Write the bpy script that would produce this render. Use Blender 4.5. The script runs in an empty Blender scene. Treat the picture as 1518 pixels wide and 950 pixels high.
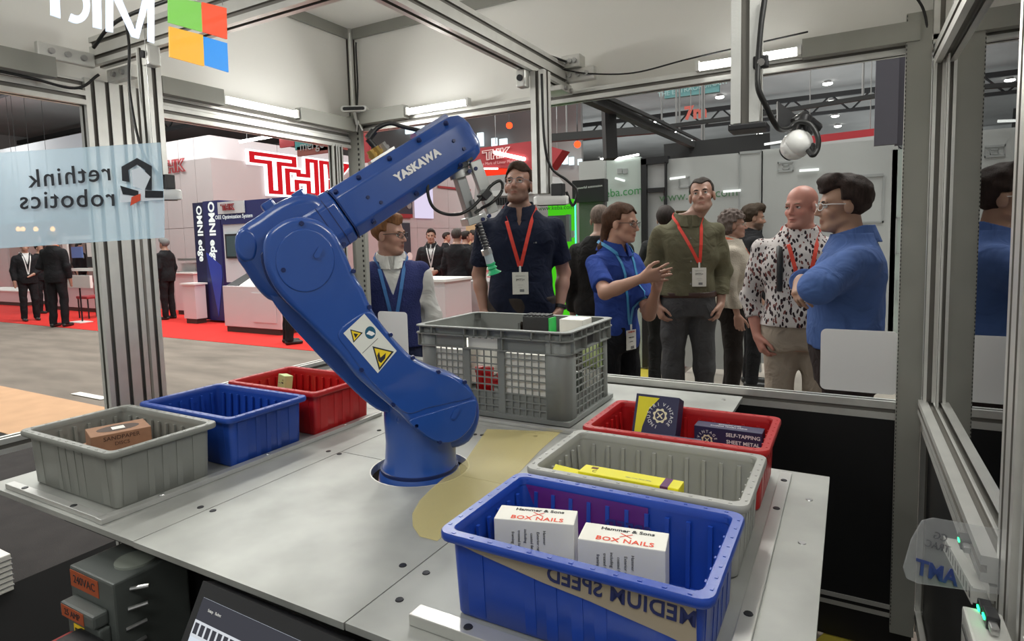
import bpy, bmesh, math, random
import numpy as np
from mathutils import Vector, Matrix

# ------------------------------------------------------------------ camera, world, light, exposure
scene = bpy.context.scene
COL = scene.collection
T = 0.85                                   # height of the table top above the hall floor
F_PX, YAW, PITCH, ROLL = 897.82, math.radians(-29.2), math.radians(4.851), math.radians(-1.474)
CAM = Vector((0.28515, 0.05869, 0.58987 + T))
_fwd = Vector((math.sin(YAW) * math.cos(PITCH), math.cos(YAW) * math.cos(PITCH), -math.sin(PITCH)))
_rt = Vector((math.cos(YAW), -math.sin(YAW), 0))
_up = _rt.cross(_fwd)
RT = _rt * math.cos(ROLL) + _up * math.sin(ROLL)
UP = -_rt * math.sin(ROLL) + _up * math.cos(ROLL)
cam_d = bpy.data.cameras.new('camera')
cam_d.sensor_width = 36; cam_d.lens = F_PX / 1518 * 36
cam_d.shift_y = -(475 - 432) / 1518
cam_d.clip_start = 0.02; cam_d.clip_end = 200
cam = bpy.data.objects.new('camera', cam_d); COL.objects.link(cam)
M = Matrix((RT, UP, -_fwd)).transposed().to_4x4(); M.translation = CAM
cam.matrix_world = M
scene.camera = cam

world = bpy.data.worlds.new('hall_light'); scene.world = world; world.use_nodes = True
bg = world.node_tree.nodes['Background']
bg.inputs[0].default_value = (1.0, 0.97, 0.94, 1); bg.inputs[1].default_value = 0.50
scene.view_settings.view_transform = 'Standard'; scene.view_settings.look = 'None'
scene.view_settings.exposure = 0.18; scene.view_settings.gamma = 1.0
scene.view_settings.use_curve_mapping = False
scene.cycles.max_bounces = 8; scene.cycles.transparent_max_bounces = 24
scene.cycles.use_denoising = True

def area_light(name, loc, rot, sx, sy, power, col=(1, 0.97, 0.93)):
    d = bpy.data.lights.new(name, 'AREA'); d.shape = 'RECTANGLE'; d.size = sx; d.size_y = sy
    d.energy = power; d.color = col
    o = bpy.data.objects.new(name, d); COL.objects.link(o); o.location = loc; o.rotation_euler = rot
    return o
# hall roof lamps as area lights; last three added to brighten far walls
for hx, hy, pw in ((-9, 7, 330), (-3.5, 6, 250), (1.5, 6, 310), (-7, 2.5, 180), (-5, 11, 340), (0.3, -3.5, 240), (-13, 7, 300), (-27, 9, 520), (-28, 1, 520), (-8, 20, 420)):
    area_light('hall_lamp_or_fill', (hx, hy, 6.4), (0, 0, 0), 3.0, 3.0, pw)
for hx, hy in ((-12, 10), (-3, 12), (-10, 3), (2, 5), (-21, 9), (-22, 2), (2, 24), (-12, 32), (6, 38), (-4, 50)):
    area_light('roof_fill', (hx, hy, 3.4), (math.pi, 0, 0), 12.0, 12.0, 620, (.92, .97, 1))  # upward lights added to brighten the hall roof, not fittings of the hall
# strips inside the cell sit in their own builder (led bars)

def ray_px(x, y):
    return _fwd + RT * ((x - 759) / F_PX) - UP * ((y - 432.0) / F_PX)
def at_z(x, y, z):
    d = ray_px(x, y); return CAM + d * ((z - CAM.z) / d.z)
def at_y(x, y, Y):
    d = ray_px(x, y); return CAM + d * ((Y - CAM.y) / d.y)
def at_x(x, y, X):
    d = ray_px(x, y); return CAM + d * ((X - CAM.x) / d.x)
def at_d(x, y, depth):
    return CAM + ray_px(x, y) * depth
R = math.radians

# ------------------------------------------------------------------ object helpers
def link(o, parent=None):
    COL.objects.link(o)
    if parent is not None: o.parent = parent
    return o
def mesh_obj(name, me, mats, parent=None, smooth=None):
    o = bpy.data.objects.new(name, me)
    for m in (mats if isinstance(mats, (list, tuple)) else [mats]):
        me.materials.append(m)
    if smooth is not None:
        me.polygons.foreach_set('use_smooth', [True] * len(me.polygons))
        try: me.set_sharp_from_angle(angle=R(smooth))
        except Exception: pass
    return link(o, parent)
def bm_obj(name, bm, mats, parent=None, smooth=None):
    me = bpy.data.meshes.new(name); bm.normal_update(); bm.to_mesh(me); bm.free()
    return mesh_obj(name, me, mats, parent, smooth)
def thing(name, label, cat, loc=(0, 0, 0), rz=0, group=None):
    o = bpy.data.objects.new(name, None); COL.objects.link(o)
    o.location = loc; o.rotation_euler = (0, 0, rz); o.empty_display_size = .05
    o['label'] = label; o['category'] = cat
    if group: o['group'] = group
    return o
def tag(o, label, cat, group=None):
    o['label'] = label; o['category'] = cat
    if group: o['group'] = group
    return o
def struct(o):
    o['kind'] = 'structure'; return o
def copy_tree(o, parent=None):
    c = o.copy(); COL.objects.link(c); c.parent = parent
    for ch in list(o.children): copy_tree(ch, c)
    return c

def add_box(bm, c, s, rot=None, mi=0, bev=0):
    g = bmesh.ops.create_cube(bm, size=1)
    vs = g['verts']
    for v in vs:
        v.co = Vector((v.co.x * s[0], v.co.y * s[1], v.co.z * s[2]))
    if bev:
        es = list({e for v in vs for e in v.link_edges})
        r = bmesh.ops.bevel(bm, geom=es, offset=bev, segments=2, affect='EDGES', profile=.6)
        vs = list({v for f in r['faces'] for v in f.verts} | {v for v in vs if v.is_valid})
    if rot is not None:
        for v in vs: v.co = rot @ v.co
    for v in vs: v.co += Vector(c)
    if mi:
        for f in {f for v in vs for f in v.link_faces}: f.material_index = mi
    return vs
def box2(bm, a, b, mi=0, bev=0):
    a, b = Vector(a), Vector(b)
    return add_box(bm, (a + b) / 2, [abs(x) for x in (b - a)], None, mi, bev)
def boxobj(name, a, b, mat, parent=None, bev=0):
    bm = bmesh.new(); box2(bm, a, b, 0, bev); return bm_obj(name, bm, mat, parent)
def add_cyl(bm, a, b, r, r2=None, n=12, mi=0, caps=True):
    a, b = Vector(a), Vector(b); r2 = r if r2 is None else r2
    d = (b - a); L = d.length; q = d.to_track_quat('Z', 'Y').to_matrix()
    A = []; B = []
    for i in range(n):
        t = 2 * math.pi * i / n; e = Vector((math.cos(t), math.sin(t), 0))
        A.append(bm.verts.new(a + q @ (e * r))); B.append(bm.verts.new(b + q @ (e * r2)))
    fs = [bm.faces.new((A[i], A[(i + 1) % n], B[(i + 1) % n], B[i])) for i in range(n)]
    if caps: fs += [bm.faces.new(A[::-1]), bm.faces.new(B)]
    for f in fs: f.material_index = mi
def cylobj(name, a, b, r, mat, parent=None, r2=None, n=16):
    bm = bmesh.new(); add_cyl(bm, a, b, r, r2, n); return bm_obj(name, bm, mat, parent, 40)
def add_tube(bm, pts, r, n=8, mi=0):
    pts = [Vector(p) for p in pts]; rings = []
    ref = Vector((0.13, 0.21, 1)).normalized()
    for i, p in enumerate(pts):
        d = (pts[min(i + 1, len(pts) - 1)] - pts[max(i - 1, 0)]).normalized()
        s = d.cross(ref)
        if s.length < .05: s = d.cross(Vector((1, 0, 0)))
        s.normalize(); t = s.cross(d)
        rr = r[i] if isinstance(r, (list, tuple)) else r
        rings.append([bm.verts.new(p + (s * math.cos(2 * math.pi * k / n) + t * math.sin(2 * math.pi * k / n)) * rr) for k in range(n)])
    for A, B in zip(rings, rings[1:]):
        for k in range(n):
            bm.faces.new((A[k], A[(k + 1) % n], B[(k + 1) % n], B[k])).material_index = mi
    bm.faces.new(rings[0][::-1]).material_index = mi; bm.faces.new(rings[-1]).material_index = mi
def spline(pts, m=8):
    pts = [Vector(p) for p in pts]; out = []
    P = [pts[0] * 2 - pts[1]] + pts + [pts[-1] * 2 - pts[-2]]
    for i in range(1, len(P) - 2):
        for k in range(m):
            t = k / m; a, b, c, d = P[i - 1:i + 3]
            out.append(.5 * ((2 * b) + (c - a) * t + (2 * a - 5 * b + 4 * c - d) * t * t + (3 * b - a - 3 * c + d) * t ** 3))
    return out + [pts[-1]]
def tubeobj(name, pts, r, mat, parent=None, m=8, n=8):
    bm = bmesh.new(); add_tube(bm, spline(pts, m), r, n); return bm_obj(name, bm, mat, parent, 60)
def add_prism(bm, poly, off, mi=0):
    """closed polygon (3-D points) swept by the vector off"""
    off = Vector(off); A = [bm.verts.new(Vector(p)) for p in poly]; B = [bm.verts.new(Vector(p) + off) for p in poly]
    n = len(A); fs = [bm.faces.new(A), bm.faces.new(B[::-1])]
    fs += [bm.faces.new((A[(i + 1) % n], A[i], B[i], B[(i + 1) % n])) for i in range(n)]
    for f in fs: f.material_index = mi
    return fs
def prismobj(name, poly, off, mat, parent=None, bevel=0, seg=3, smooth=None):
    bm = bmesh.new(); add_prism(bm, poly, off); bmesh.ops.recalc_face_normals(bm, faces=bm.faces[:])
    o = bm_obj(name, bm, mat, parent, smooth)
    if bevel:
        md = o.modifiers.new('edge_round', 'BEVEL'); md.width = bevel; md.segments = seg; md.limit_method = 'ANGLE'; md.angle_limit = R(35)
        md.harden_normals = True
        o.data.polygons.foreach_set('use_smooth', [True] * len(o.data.polygons))
    return o
def loft(bm, rings, mi=0, closed=True, cap=True):
    V = [[bm.verts.new(Vector(p)) for p in r] for r in rings]; n = len(V[0])
    for A, B in zip(V, V[1:]):
        for k in range(n if closed else n - 1):
            bm.faces.new((A[k], A[(k + 1) % n], B[(k + 1) % n], B[k])).material_index = mi
    if cap:
        bm.faces.new(V[0][::-1]).material_index = mi; bm.faces.new(V[-1]).material_index = mi
    return V
def rrect(w, d, r, z, n=4, cx=0, cy=0):
    out = []
    for qx, qy, a0 in ((1, 1, 0), (-1, 1, 90), (-1, -1, 180), (1, -1, 270)):
        for i in range(n + 1):
            a = R(a0 + 90 * i / n)
            out.append(Vector((cx + qx * (w / 2 - r) + r * math.cos(a), cy + qy * (d / 2 - r) + r * math.sin(a), z)))
    return out

def hang_up(o, pts, top=7.19, r=.006):
    """thin wires from points of a hanging thing up to the hall roof"""
    m = bpy.data.materials.get('thin_wire') or mat('thin_wire', (.3, .3, .3), .4, .6)
    for p in pts:
        a = Vector(p) - Vector(o.location); cylobj('suspension_wire', a, (a.x, a.y, top - o.location.z), r, m, o, n=5)
# ------------------------------------------------------------------ materials
def mat(name, col, rough=.5, metal=0, noise=0, nscale=8, bump=0, bscale=60, spec=.5, emit=None, estr=0, coat=0, stretch=None):
    m = bpy.data.materials.new(name); m.use_nodes = True; nt = m.node_tree; b = nt.nodes['Principled BSDF']
    col = tuple(col) + (1,)
    b.inputs['Base Color'].default_value = col; b.inputs['Roughness'].default_value = rough
    b.inputs['Metallic'].default_value = metal; b.inputs['Specular IOR Level'].default_value = spec
    if coat: b.inputs['Coat Weight'].default_value = coat; b.inputs['Coat Roughness'].default_value = .08
    if emit: b.inputs['Emission Color'].default_value = tuple(emit) + (1,); b.inputs['Emission Strength'].default_value = estr
    if noise or bump:
        tc = nt.nodes.new('ShaderNodeTexCoord'); vec = tc.outputs['Object']
        if stretch:
            mp = nt.nodes.new('ShaderNodeMapping'); mp.inputs['Scale'].default_value = stretch
            nt.links.new(vec, mp.inputs[0]); vec = mp.outputs[0]
        if noise:
            n = nt.nodes.new('ShaderNodeTexNoise'); n.inputs['Scale'].default_value = nscale; n.inputs['Detail'].default_value = 5
            nt.links.new(vec, n.inputs['Vector'])
            mr = nt.nodes.new('ShaderNodeMapRange'); mr.inputs['From Min'].default_value = .3; mr.inputs['From Max'].default_value = .7
            mr.inputs['To Min'].default_value = 1 - noise; mr.inputs['To Max'].default_value = 1 + noise
            nt.links.new(n.outputs['Fac'], mr.inputs['Value'])
            mx = nt.nodes.new('ShaderNodeVectorMath'); mx.operation = 'SCALE'; mx.inputs[0].default_value = col[:3]
            nt.links.new(mr.outputs[0], mx.inputs['Scale']); nt.links.new(mx.outputs[0], b.inputs['Base Color'])
        if bump:
            n2 = nt.nodes.new('ShaderNodeTexNoise'); n2.inputs['Scale'].default_value = bscale; n2.inputs['Detail'].default_value = 3
            nt.links.new(vec, n2.inputs['Vector'])
            bp = nt.nodes.new('ShaderNodeBump'); bp.inputs['Strength'].default_value = bump; bp.inputs['Distance'].default_value = .01
            nt.links.new(n2.outputs['Fac'], bp.inputs['Height']); nt.links.new(bp.outputs[0], b.inputs['Normal'])
    return m
def emat(name, col, s):
    m = bpy.data.materials.new(name); m.use_nodes = True; nt = m.node_tree; nt.nodes.clear()
    e = nt.nodes.new('ShaderNodeEmission'); e.inputs[0].default_value = tuple(col) + (1,); e.inputs[1].default_value = s
    o = nt.nodes.new('ShaderNodeOutputMaterial'); nt.links.new(e.outputs[0], o.inputs[0]); return m
def clear_mat(name, col=(.95, .96, .955)):
    m = bpy.data.materials.new(name); m.use_nodes = True; nt = m.node_tree; nt.nodes.clear()
    e = nt.nodes.new('ShaderNodeBsdfTransparent'); e.inputs[0].default_value = tuple(col) + (1,)
    o = nt.nodes.new('ShaderNodeOutputMaterial'); nt.links.new(e.outputs[0], o.inputs[0]); return m
def film_mat(name, col, cover, emit=0, rough=.4):
    """part clear, part scattering: vinyl stickers and built-in reflections"""
    m = bpy.data.materials.new(name); m.use_nodes = True; nt = m.node_tree; nt.nodes.clear()
    t = nt.nodes.new('ShaderNodeBsdfTransparent'); d = nt.nodes.new('ShaderNodeBsdfPrincipled')
    d.inputs['Base Color'].default_value = tuple(col) + (1,); d.inputs['Roughness'].default_value = rough
    if emit: d.inputs['Emission Color'].default_value = tuple(col) + (1,); d.inputs['Emission Strength'].default_value = emit
    x = nt.nodes.new('ShaderNodeMixShader'); x.inputs[0].default_value = cover
    nt.links.new(t.outputs[0], x.inputs[1]); nt.links.new(d.outputs[0], x.inputs[2])
    o = nt.nodes.new('ShaderNodeOutputMaterial'); nt.links.new(x.outputs[0], o.inputs[0]); return m
def reflective_glass(name):
    m = bpy.data.materials.new(name); m.use_nodes = True; nt = m.node_tree; nt.nodes.clear()
    t = nt.nodes.new('ShaderNodeBsdfTransparent'); t.inputs[0].default_value = (.9, .92, .91, 1)
    g = nt.nodes.new('ShaderNodeBsdfGlossy'); g.inputs['Roughness'].default_value = 0.0
    f = nt.nodes.new('ShaderNodeFresnel'); f.inputs[0].default_value = 1.55
    mr = nt.nodes.new('ShaderNodeMath'); mr.operation = 'MULTIPLY'; mr.inputs[1].default_value = 1.8; mr.use_clamp = True
    nt.links.new(f.outputs[0], mr.inputs[0])
    x = nt.nodes.new('ShaderNodeMixShader'); nt.links.new(mr.outputs[0], x.inputs[0])
    nt.links.new(t.outputs[0], x.inputs[1]); nt.links.new(g.outputs[0], x.inputs[2])
    o = nt.nodes.new('ShaderNodeOutputMaterial'); nt.links.new(x.outputs[0], o.inputs[0]); return m

ALU = mat('brushed_aluminium', (.70, .70, .67), .36, .55, .06, 20, .05, 200, stretch=(1, 1, 1))
ALU_D = mat('aluminium_slot', (.20, .19, .17), .5, .4)
PLATE = mat('milled_aluminium_plate', (.375, .38, .36), .5, .40, .24, 4.5, .06, 26)
GREY_CH = mat('grey_painted_channel', (.30, .30, .27), .5, 0, .05, 10)
PANEL_W = mat('white_ceiling_panel', (.87, .86, .82), .55, 0, .02, 2)
BLACK = mat('black_sheet', (.008, .008, .009), .45)
BLACKP = mat('black_plastic', (.015, .015, .017), .4)
RUBBER = mat('black_cable', (.012, .012, .012), .45)
STEEL = mat('bolt_steel', (.5, .5, .5), .3, .9)
DSTEEL = mat('dark_bolt', (.03, .03, .035), .35, .5)
WHITE = mat('white_plastic', (.80, .80, .78), .35)
WPAPER = mat('white_card', (.80, .78, .72), .7, 0, .02, 30)
CLEAR = clear_mat('clear_polycarbonate')
INK = mat('black_ink', (.02, .02, .025), .6)
WINK = mat('white_ink', (.85, .85, .85), .6)
RINK = mat('red_ink', (.75, .07, .03), .6)
YINK = mat('yellow_ink', (.85, .62, .02), .6)
GINK = mat('grey_ink', (.22, .22, .22), .6)

def text_mesh(s, size, depth=0.0006, bold=0.0, align='CENTER', space=1.0, mirror=False, shear=0):
    cu = bpy.data.curves.new('lettering', 'FONT'); cu.body = s; cu.size = size; cu.extrude = depth; cu.offset = bold
    cu.align_x = align; cu.align_y = 'CENTER'; cu.space_character = space; cu.resolution_u = 3; cu.shear = shear
    o = bpy.data.objects.new('tmp', cu); COL.objects.link(o)
    dg = bpy.context.evaluated_depsgraph_get()
    me = bpy.data.meshes.new_from_object(o.evaluated_get(dg))
    bpy.data.objects.remove(o); bpy.data.curves.remove(cu)
    if mirror:
        for v in me.vertices: v.co.x = -v.co.x
        me.flip_normals()
    return me
def frame(o, ex, ey, ez):
    m = Matrix((Vector(ex).normalized(), Vector(ey).normalized(), Vector(ez).normalized())).transposed().to_4x4()
    m.translation = Vector(o); return m
def lettering(s, size, o, ex, ez, material, parent=None, name='lettering', **kw):
    """flat print: origin o, reading direction ex, facing ez (world or parent space)"""
    ex = Vector(ex).normalized(); ez = Vector(ez).normalized(); ez = (ez - ex * ez.dot(ex)).normalized()
    me = text_mesh(s, size, **kw); me.materials.clear()
    me.transform(frame(o, ex, ez.cross(ex), ez))
    return mesh_obj(name, me, material, parent)
# ------------------------------------------------------------------ the hall: floors, roof
FLOOR_AISLE = mat('grey_brown_carpet', (.20, .168, .142), .95, 0, .22, 2.2, .3, 300, stretch=(.5, 1.6, 1))
FLOOR_RED = mat('red_carpet', (.62, .018, .012), .95, 0, .08, 4, .3, 300)
FLOOR_TAN = mat('tan_carpet', (.56, .34, .20), .95, 0, .08, 5, .3, 300)
FLOOR_DARK = mat('charcoal_carpet', (.022, .019, .018), .95, 0, .25, 8, .3, 300)
FLOOR_GREY = mat('pale_grey_vinyl', (.42, .38, .33), .5, 0, .12, 3)
HALL_GREY = mat('hall_roof_grey', (.27, .262, .255), .9, 0, .12, .6)
HALL_DARK = mat('dark_steelwork', (.025, .025, .026), .7)
def ground(name, x0, y0, x1, y1, z, m):
    return struct(boxobj(name, (x0, y0, z - .02), (x1, y1, z), m))
ground('floor', -36, -8, 30, 70, 0, FLOOR_AISLE)
ground('floor_red_carpet', -30, 5.86, -3.2, 19, .006, FLOOR_RED)
bm = bmesh.new(); add_prism(bm, [(-16, 2.2, .004), (-1.95, 2.2, .004), (-1.95, 2.99, .004), (-16, 2.99, .004)], (0, 0, .004)); struct(bm_obj('floor_tan_carpet', bm, FLOOR_TAN))
ground('floor_charcoal', -6.5, -.6, -2.88, 2.2, .003, FLOOR_DARK); ground('floor_black', -2.878, -.6, 1.2, 2.2, .003, mat('black_vinyl', (.006, .006, .006), .95, spec=.08))
ground('floor_pale', -1.2, 4.4, 6, 9.5, .005, FLOOR_GREY)
struct(boxobj('ceiling', (-36, -9, 7.2), (30, 70, 7.3), HALL_GREY))
struct(boxobj('wall_back', (-36, 24, 0), (-9.6, 24.2, 7.2), HALL_GREY)); struct(boxobj('wall_far', (-36, 70, 0), (30, 70.2, 7.2), HALL_GREY))
struct(boxobj('wall_left', (-36.2, -9, 0), (-36, 26, 7.2), HALL_GREY))
# yellow and red floor patches seen past the crate
YEL_FLOOR = mat('yellow_floor_patch', (.42, .34, .035), .6, 0, .05, 6)
RED_FLOOR = mat('red_floor_film', (.30, .04, .045), .6)
bm = bmesh.new(); p = [at_z(x, y, .012) for x, y in ((922, 566), (925, 522), (955, 517), (1012, 511), (1004, 540), (980, 552), (940, 566))]
add_prism(bm, p, (0, 0, .002)); bmesh.ops.recalc_face_normals(bm, faces=bm.faces[:])
tag(bm_obj('floor_patch', bm, YEL_FLOOR), 'yellow patch on the aisle floor behind the ponytailed man', 'decal')
bm = bmesh.new(); p = [at_z(x, y, .012) for x, y in ((988, 542), (1012, 524), (1018, 516), (1030, 530), (1015, 545), (1003, 560))]
add_prism(bm, p, (0, 0, .002)); bmesh.ops.recalc_face_normals(bm, faces=bm.faces[:])
tag(bm_obj('floor_patch', bm, RED_FLOOR), 'small dark red floor decal at the feet of the olive shirted man', 'decal')
bm = bmesh.new(); p = [at_z(x, y, .006) for x, y in ((1196, 962), (1222, 938), (1262, 921), (1306, 912), (1312, 962))]
add_prism(bm, p, (0, 0, .002)); bmesh.ops.recalc_face_normals(bm, faces=bm.faces[:])  # yellow reflection, painted as a patch on the floor
tag(bm_obj('floor_patch', bm, YEL_FLOOR), 'yellow reflection laid on the floor at the foot of the right corner channel', 'decal')
# roof steelwork
for i, Y in enumerate((9.0, 15.0, 28.0, 44.0)):
    t = thing('roof_truss', 'dark steel roof truss high in the hall, number %s from the cell' % ('first', 'second', 'third', 'fourth')[i], 'truss', (0, Y, 6.2))
    boxobj('top_chord', (-36, -.08, .6), (20, .08, .78), HALL_DARK, t); boxobj('bottom_chord', (-36, -.07, -.05), (20, .07, .08), HALL_DARK, t)
    bm = bmesh.new()
    for k in range(36): add_cyl(bm, (-32 + k * 1.4, 0, 0), (-31.3 + k * 1.4, 0, .7), .04, n=6); add_cyl(bm, (-31.3 + k * 1.4, 0, .7), (-30.6 + k * 1.4, 0, 0), .04, n=6)
    w = bm_obj('web_bar', bm, HALL_DARK, t); w['kind'] = 'stuff'
SPOT = emat('spot_lamp_glow', (1, .98, .95), 9)
spots = [(930, 162), (968, 181), (998, 196), (1022, 209), (1067, 144), (1090, 167), (1227, 124), (1234, 150), (1238, 172), (1242, 187), (1126, 199), (893, 235), (1460, 148), (1452, 170)]
SPOT_AT = ('first along the dark receding beam', 'second along the dark receding beam', 'third along the dark receding beam', 'last along the dark receding beam', 'nearest the right of the teal banner', 'left of the right hanging pole, upper', 'topmost of the row right of the hanging pole', 'second of the row right of the hanging pole',
           'third of the row right of the hanging pole', 'lowest of the row right of the hanging pole', 'just under the right hanging pole', 'just over the left lit strip', 'upper one seen past the right corner', 'lower one seen past the right corner')
for i, (x, y) in enumerate(spots):
    P = at_z(x, y, 7.10)
    o = thing('hall_spotlight', 'small bright spotlight under the hall roof, ' + SPOT_AT[i], 'lamp', P, 0, 'spotlights under the hall roof')
    bm = bmesh.new(); add_cyl(bm, (0, 0, .02), (0, 0, .099), .15, .13, 12); bm_obj('housing', bm, HALL_GREY, o)
    bm = bmesh.new(); bmesh.ops.create_icosphere(bm, subdivisions=2, radius=.14, matrix=Matrix.Diagonal((1.3, 1, .5, 1))); bm_obj('bulb', bm, SPOT, o, 60)
for k, (x, y) in enumerate(((755, 186), (856, 214))):
    o = tag(bm_obj('beacon_lamp', (lambda b: (bmesh.ops.create_icosphere(b, subdivisions=2, radius=.06), b)[1])(bmesh.new()), emat('red_beacon', (1, .04, .01), 5), None, 60),
            ('red beacon lamp above the middle camera pole, left one' if k == 0 else 'red beacon lamp above the middle camera pole, right one'), 'lamp')
    o.location = at_y(x, y, 10); cylobj('rod', (0, 0, .05), (0, 0, 7.19 - o.location.z), .012, HALL_DARK, o, n=5)

# ------------------------------------------------------------------ the machine cell
LX, RX, BY, FY = -1.91, 0.52, 2.40, 0.32          # outer planes of the enclosure
cell = thing('robot_cell', 'aluminium framed clear walled robot cell around the work table', 'enclosure', (0, 0, 0))
def profile(name, a, b, w=.045, grooves=1, parent=None, d=None, mats=(ALU, ALU_D)):
    """slotted aluminium extrusion from a to b (axis aligned): silver bar with sunk slots on all four faces"""
    a, b = Vector(a), Vector(b); ax = max(range(3), key=lambda i: abs((b - a)[i])); d = d or w
    o1, o2 = [i for i in range(3) if i != ax]; bm = bmesh.new()
    # cross-section with slots
    def side(n, W):
        pts = []; s = .013; dp = .009
        cell_w = W / n
        for k in range(n):
            c = -W / 2 + cell_w * (k + .5)
            pts += [(c - s / 2, 0), (c - s / 2, dp), (c + s / 2, dp), (c + s / 2, 0)]
        return pts
    nw = max(1, round(w / .045)); nd = max(1, round(d / .045))
    sec = [(-w / 2, -d / 2)] + [(x, -d / 2 + y) for x, y in side(nw, w)] + [(w / 2, -d / 2)] + [(w / 2 - y, x) for x, y in side(nd, d)] + [(w / 2, d / 2)]
    sec += [(-x, d / 2 - y) for x, y in side(nw, w)] + [(-w / 2, d / 2)] + [(-w / 2 + y, -x) for x, y in side(nd, d)]
    def ring(p):
        out = []
        for x, y in sec:
            v = Vector(p); v[o1] += x; v[o2] += y; out.append(v)
        return out
    V = loft(bm, [ring(a), ring(b)]); bmesh.ops.recalc_face_normals(bm, faces=bm.faces[:])
    for f in bm.faces:
        c = f.calc_center_median() - (a + b) / 2
        if abs(c[o1]) < w / 2 - .002 and abs(c[o2]) < d / 2 - .002 and len(f.verts) == 4: f.material_index = 1
    return bm_obj(name, bm, list(mats), parent if parent is not None else cell)
# corner and wall posts
zt = 1.66 + T
profile('post', (LX - .02, BY + .02, .10), (LX - .02, BY + .02, zt), .045, d=.045)
profile('post', (RX, BY + .0, .10), (RX, BY + .0, zt), .045, d=.045)
for Y in (1.172, 1.217, 1.262, 1.318): profile('post', (LX, Y, .10), (LX, Y, T + 1.15))
profile('post', (LX, FY, .10), (LX, FY, zt)); profile('post', (RX, FY, .10), (RX, FY, zt))
for Y in (1.10, 1.24): profile('post', (RX + .01, Y, .10), (RX + .01, Y, zt), .045, d=.09)
# grey slotted angle channel at both back corners
HOLE = mat('channel_hole', (.02, .02, .02), .8)
def channel(x0, x1, y, z0, z1, hx, hw_=.009, hstep=.025, hh=.012):
    boxobj('corner_channel', (x0, y - .012, z0), (x1, y + .012, z1), GREY_CH, cell)
    bm = bmesh.new(); z = z0 + .03
    while z < z1: add_box(bm, (hx, y - .012, z), (hw_, .003, hh)); z += hstep
    o = bm_obj('channel_hole', bm, HOLE, cell); o['kind'] = 'stuff'
channel(LX - .0, LX + .085, BY - .04, T - .05, T + 1.22, LX + .07)
channel(RX - .095, RX - .028, BY - .05, .10, T + 1.25, RX - .0935, .0022, .0125, .006)
for Y in (2.235, 2.272): profile('sash_rail', (LX + .01, Y, T + .04), (LX + .01, Y, T + 1.07), .03, d=.03)
# rails left wall
for z in (T + 1.085, T + .02):
    profile('rail', (LX, FY, z), (LX, 1.15, z)); profile('rail', (LX, 1.34, z), (LX, BY, z))
profile('rail', (LX, FY, T + 1.13), (LX, 1.15, T + 1.13), .03, d=.03)
profile('rail', (LX, 1.34, T + 1.125), (LX, BY, T + 1.125), .03, d=.03)
profile('rail', (LX, FY, .15), (LX, BY, .15))
# rails back wall
profile('rail', (LX, BY, T + 1.165), (RX, BY, T + 1.165), .045); profile('rail', (LX, BY, T - .006), (RX, BY, T - .006), .045, d=.06)
profile('rail', (LX, BY, .15), (RX, BY, .15), .045)
# rails right wall
for z in (T + 1.115,): profile('rail', (RX, 1.24, z), (RX, BY, z), .045, d=.06)
profile('rail', (RX - .006, 1.27, T + .028), (RX - .006, BY - .02, T + .028), .06, d=.045); profile('rail', (RX, 1.27, T - .03), (RX, BY - .02, T - .03), .045, d=.06)
profile('rail', (RX, FY, T + .02), (RX, 1.06, T + .02)); profile('rail', (RX, FY, .15), (RX, BY, .15))
profile('sash_rail', (RX - .01, 2.33, T + .05), (RX - .01, 2.33, T + 1.10), .03, d=.035); profile('sash_rail', (RX + .012, 2.25, T + .05), (RX + .012, 2.25, T + 1.09), .02, d=.045)
# front frame, just outside the picture
for z in (.15, T + 1.7): profile('rail', (LX, FY, z), (RX, FY, z))
# clear panes
def pane(a, b, m=CLEAR, name='glass_pane'): return boxobj(name, a, b, m, cell)
pane((LX - .003, FY + .02, T + .04), (LX + .003, 1.15, T + 1.07)); pane((LX - .003, 1.34, T + .04), (LX + .003, BY - .03, T + 1.07))
pane((LX + .02, BY - .003, T + .02), (RX - .02, BY + .003, T + 1.15)); pane((LX + .03, FY - .003, .17), (RX - .03, FY + .003, T + 1.67))
pane((RX + .004, 1.29, T + .05), (RX + .010, BY - .15, T + 1.09), reflective_glass('tinted_side_glass'), 'side_glass_pane')
# black lower panels
boxobj('kick_panel', (LX + .03, BY - .02, .012), (RX - .03, BY - .01, T - .035), BLACK, cell)
boxobj('kick_panel', (RX - .002, 1.30, .012), (RX + .004, BY - .03, T - .06), BLACK, cell)
# white upper panels and roof
boxobj('upper_panel', (LX - .035, FY, T + 1.15), (LX - .027, BY + .02, zt), PANEL_W, cell)
boxobj('upper_panel', (LX - .02, BY + .03, T + 1.18), (RX + .03, BY + .038, zt), PANEL_W, cell)
boxobj('upper_panel', (RX + .03, FY, T + 1.15), (RX + .038, BY + .02, zt), PANEL_W, cell)
boxobj('roof_panel', (LX - .03, FY, zt), (RX + .03, BY + .03, zt + .01), PANEL_W, cell)
boxobj('roof_trim', (LX - .025, FY, zt - .05), (LX - .012, BY, zt), GREY_CH, cell); boxobj('roof_trim', (LX, BY + .012, zt - .05), (RX, BY + .028, zt), GREY_CH, cell)
# ceiling beams
zb = T + 1.235
profile('ceiling_beam', (LX + .02, 1.195, zb), (RX - .02, 1.195, zb), .045, d=.09)
profile('ceiling_beam', (-.735, 1.22, zb), (-.735, BY - .02, zb), .045, d=.09)
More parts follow.
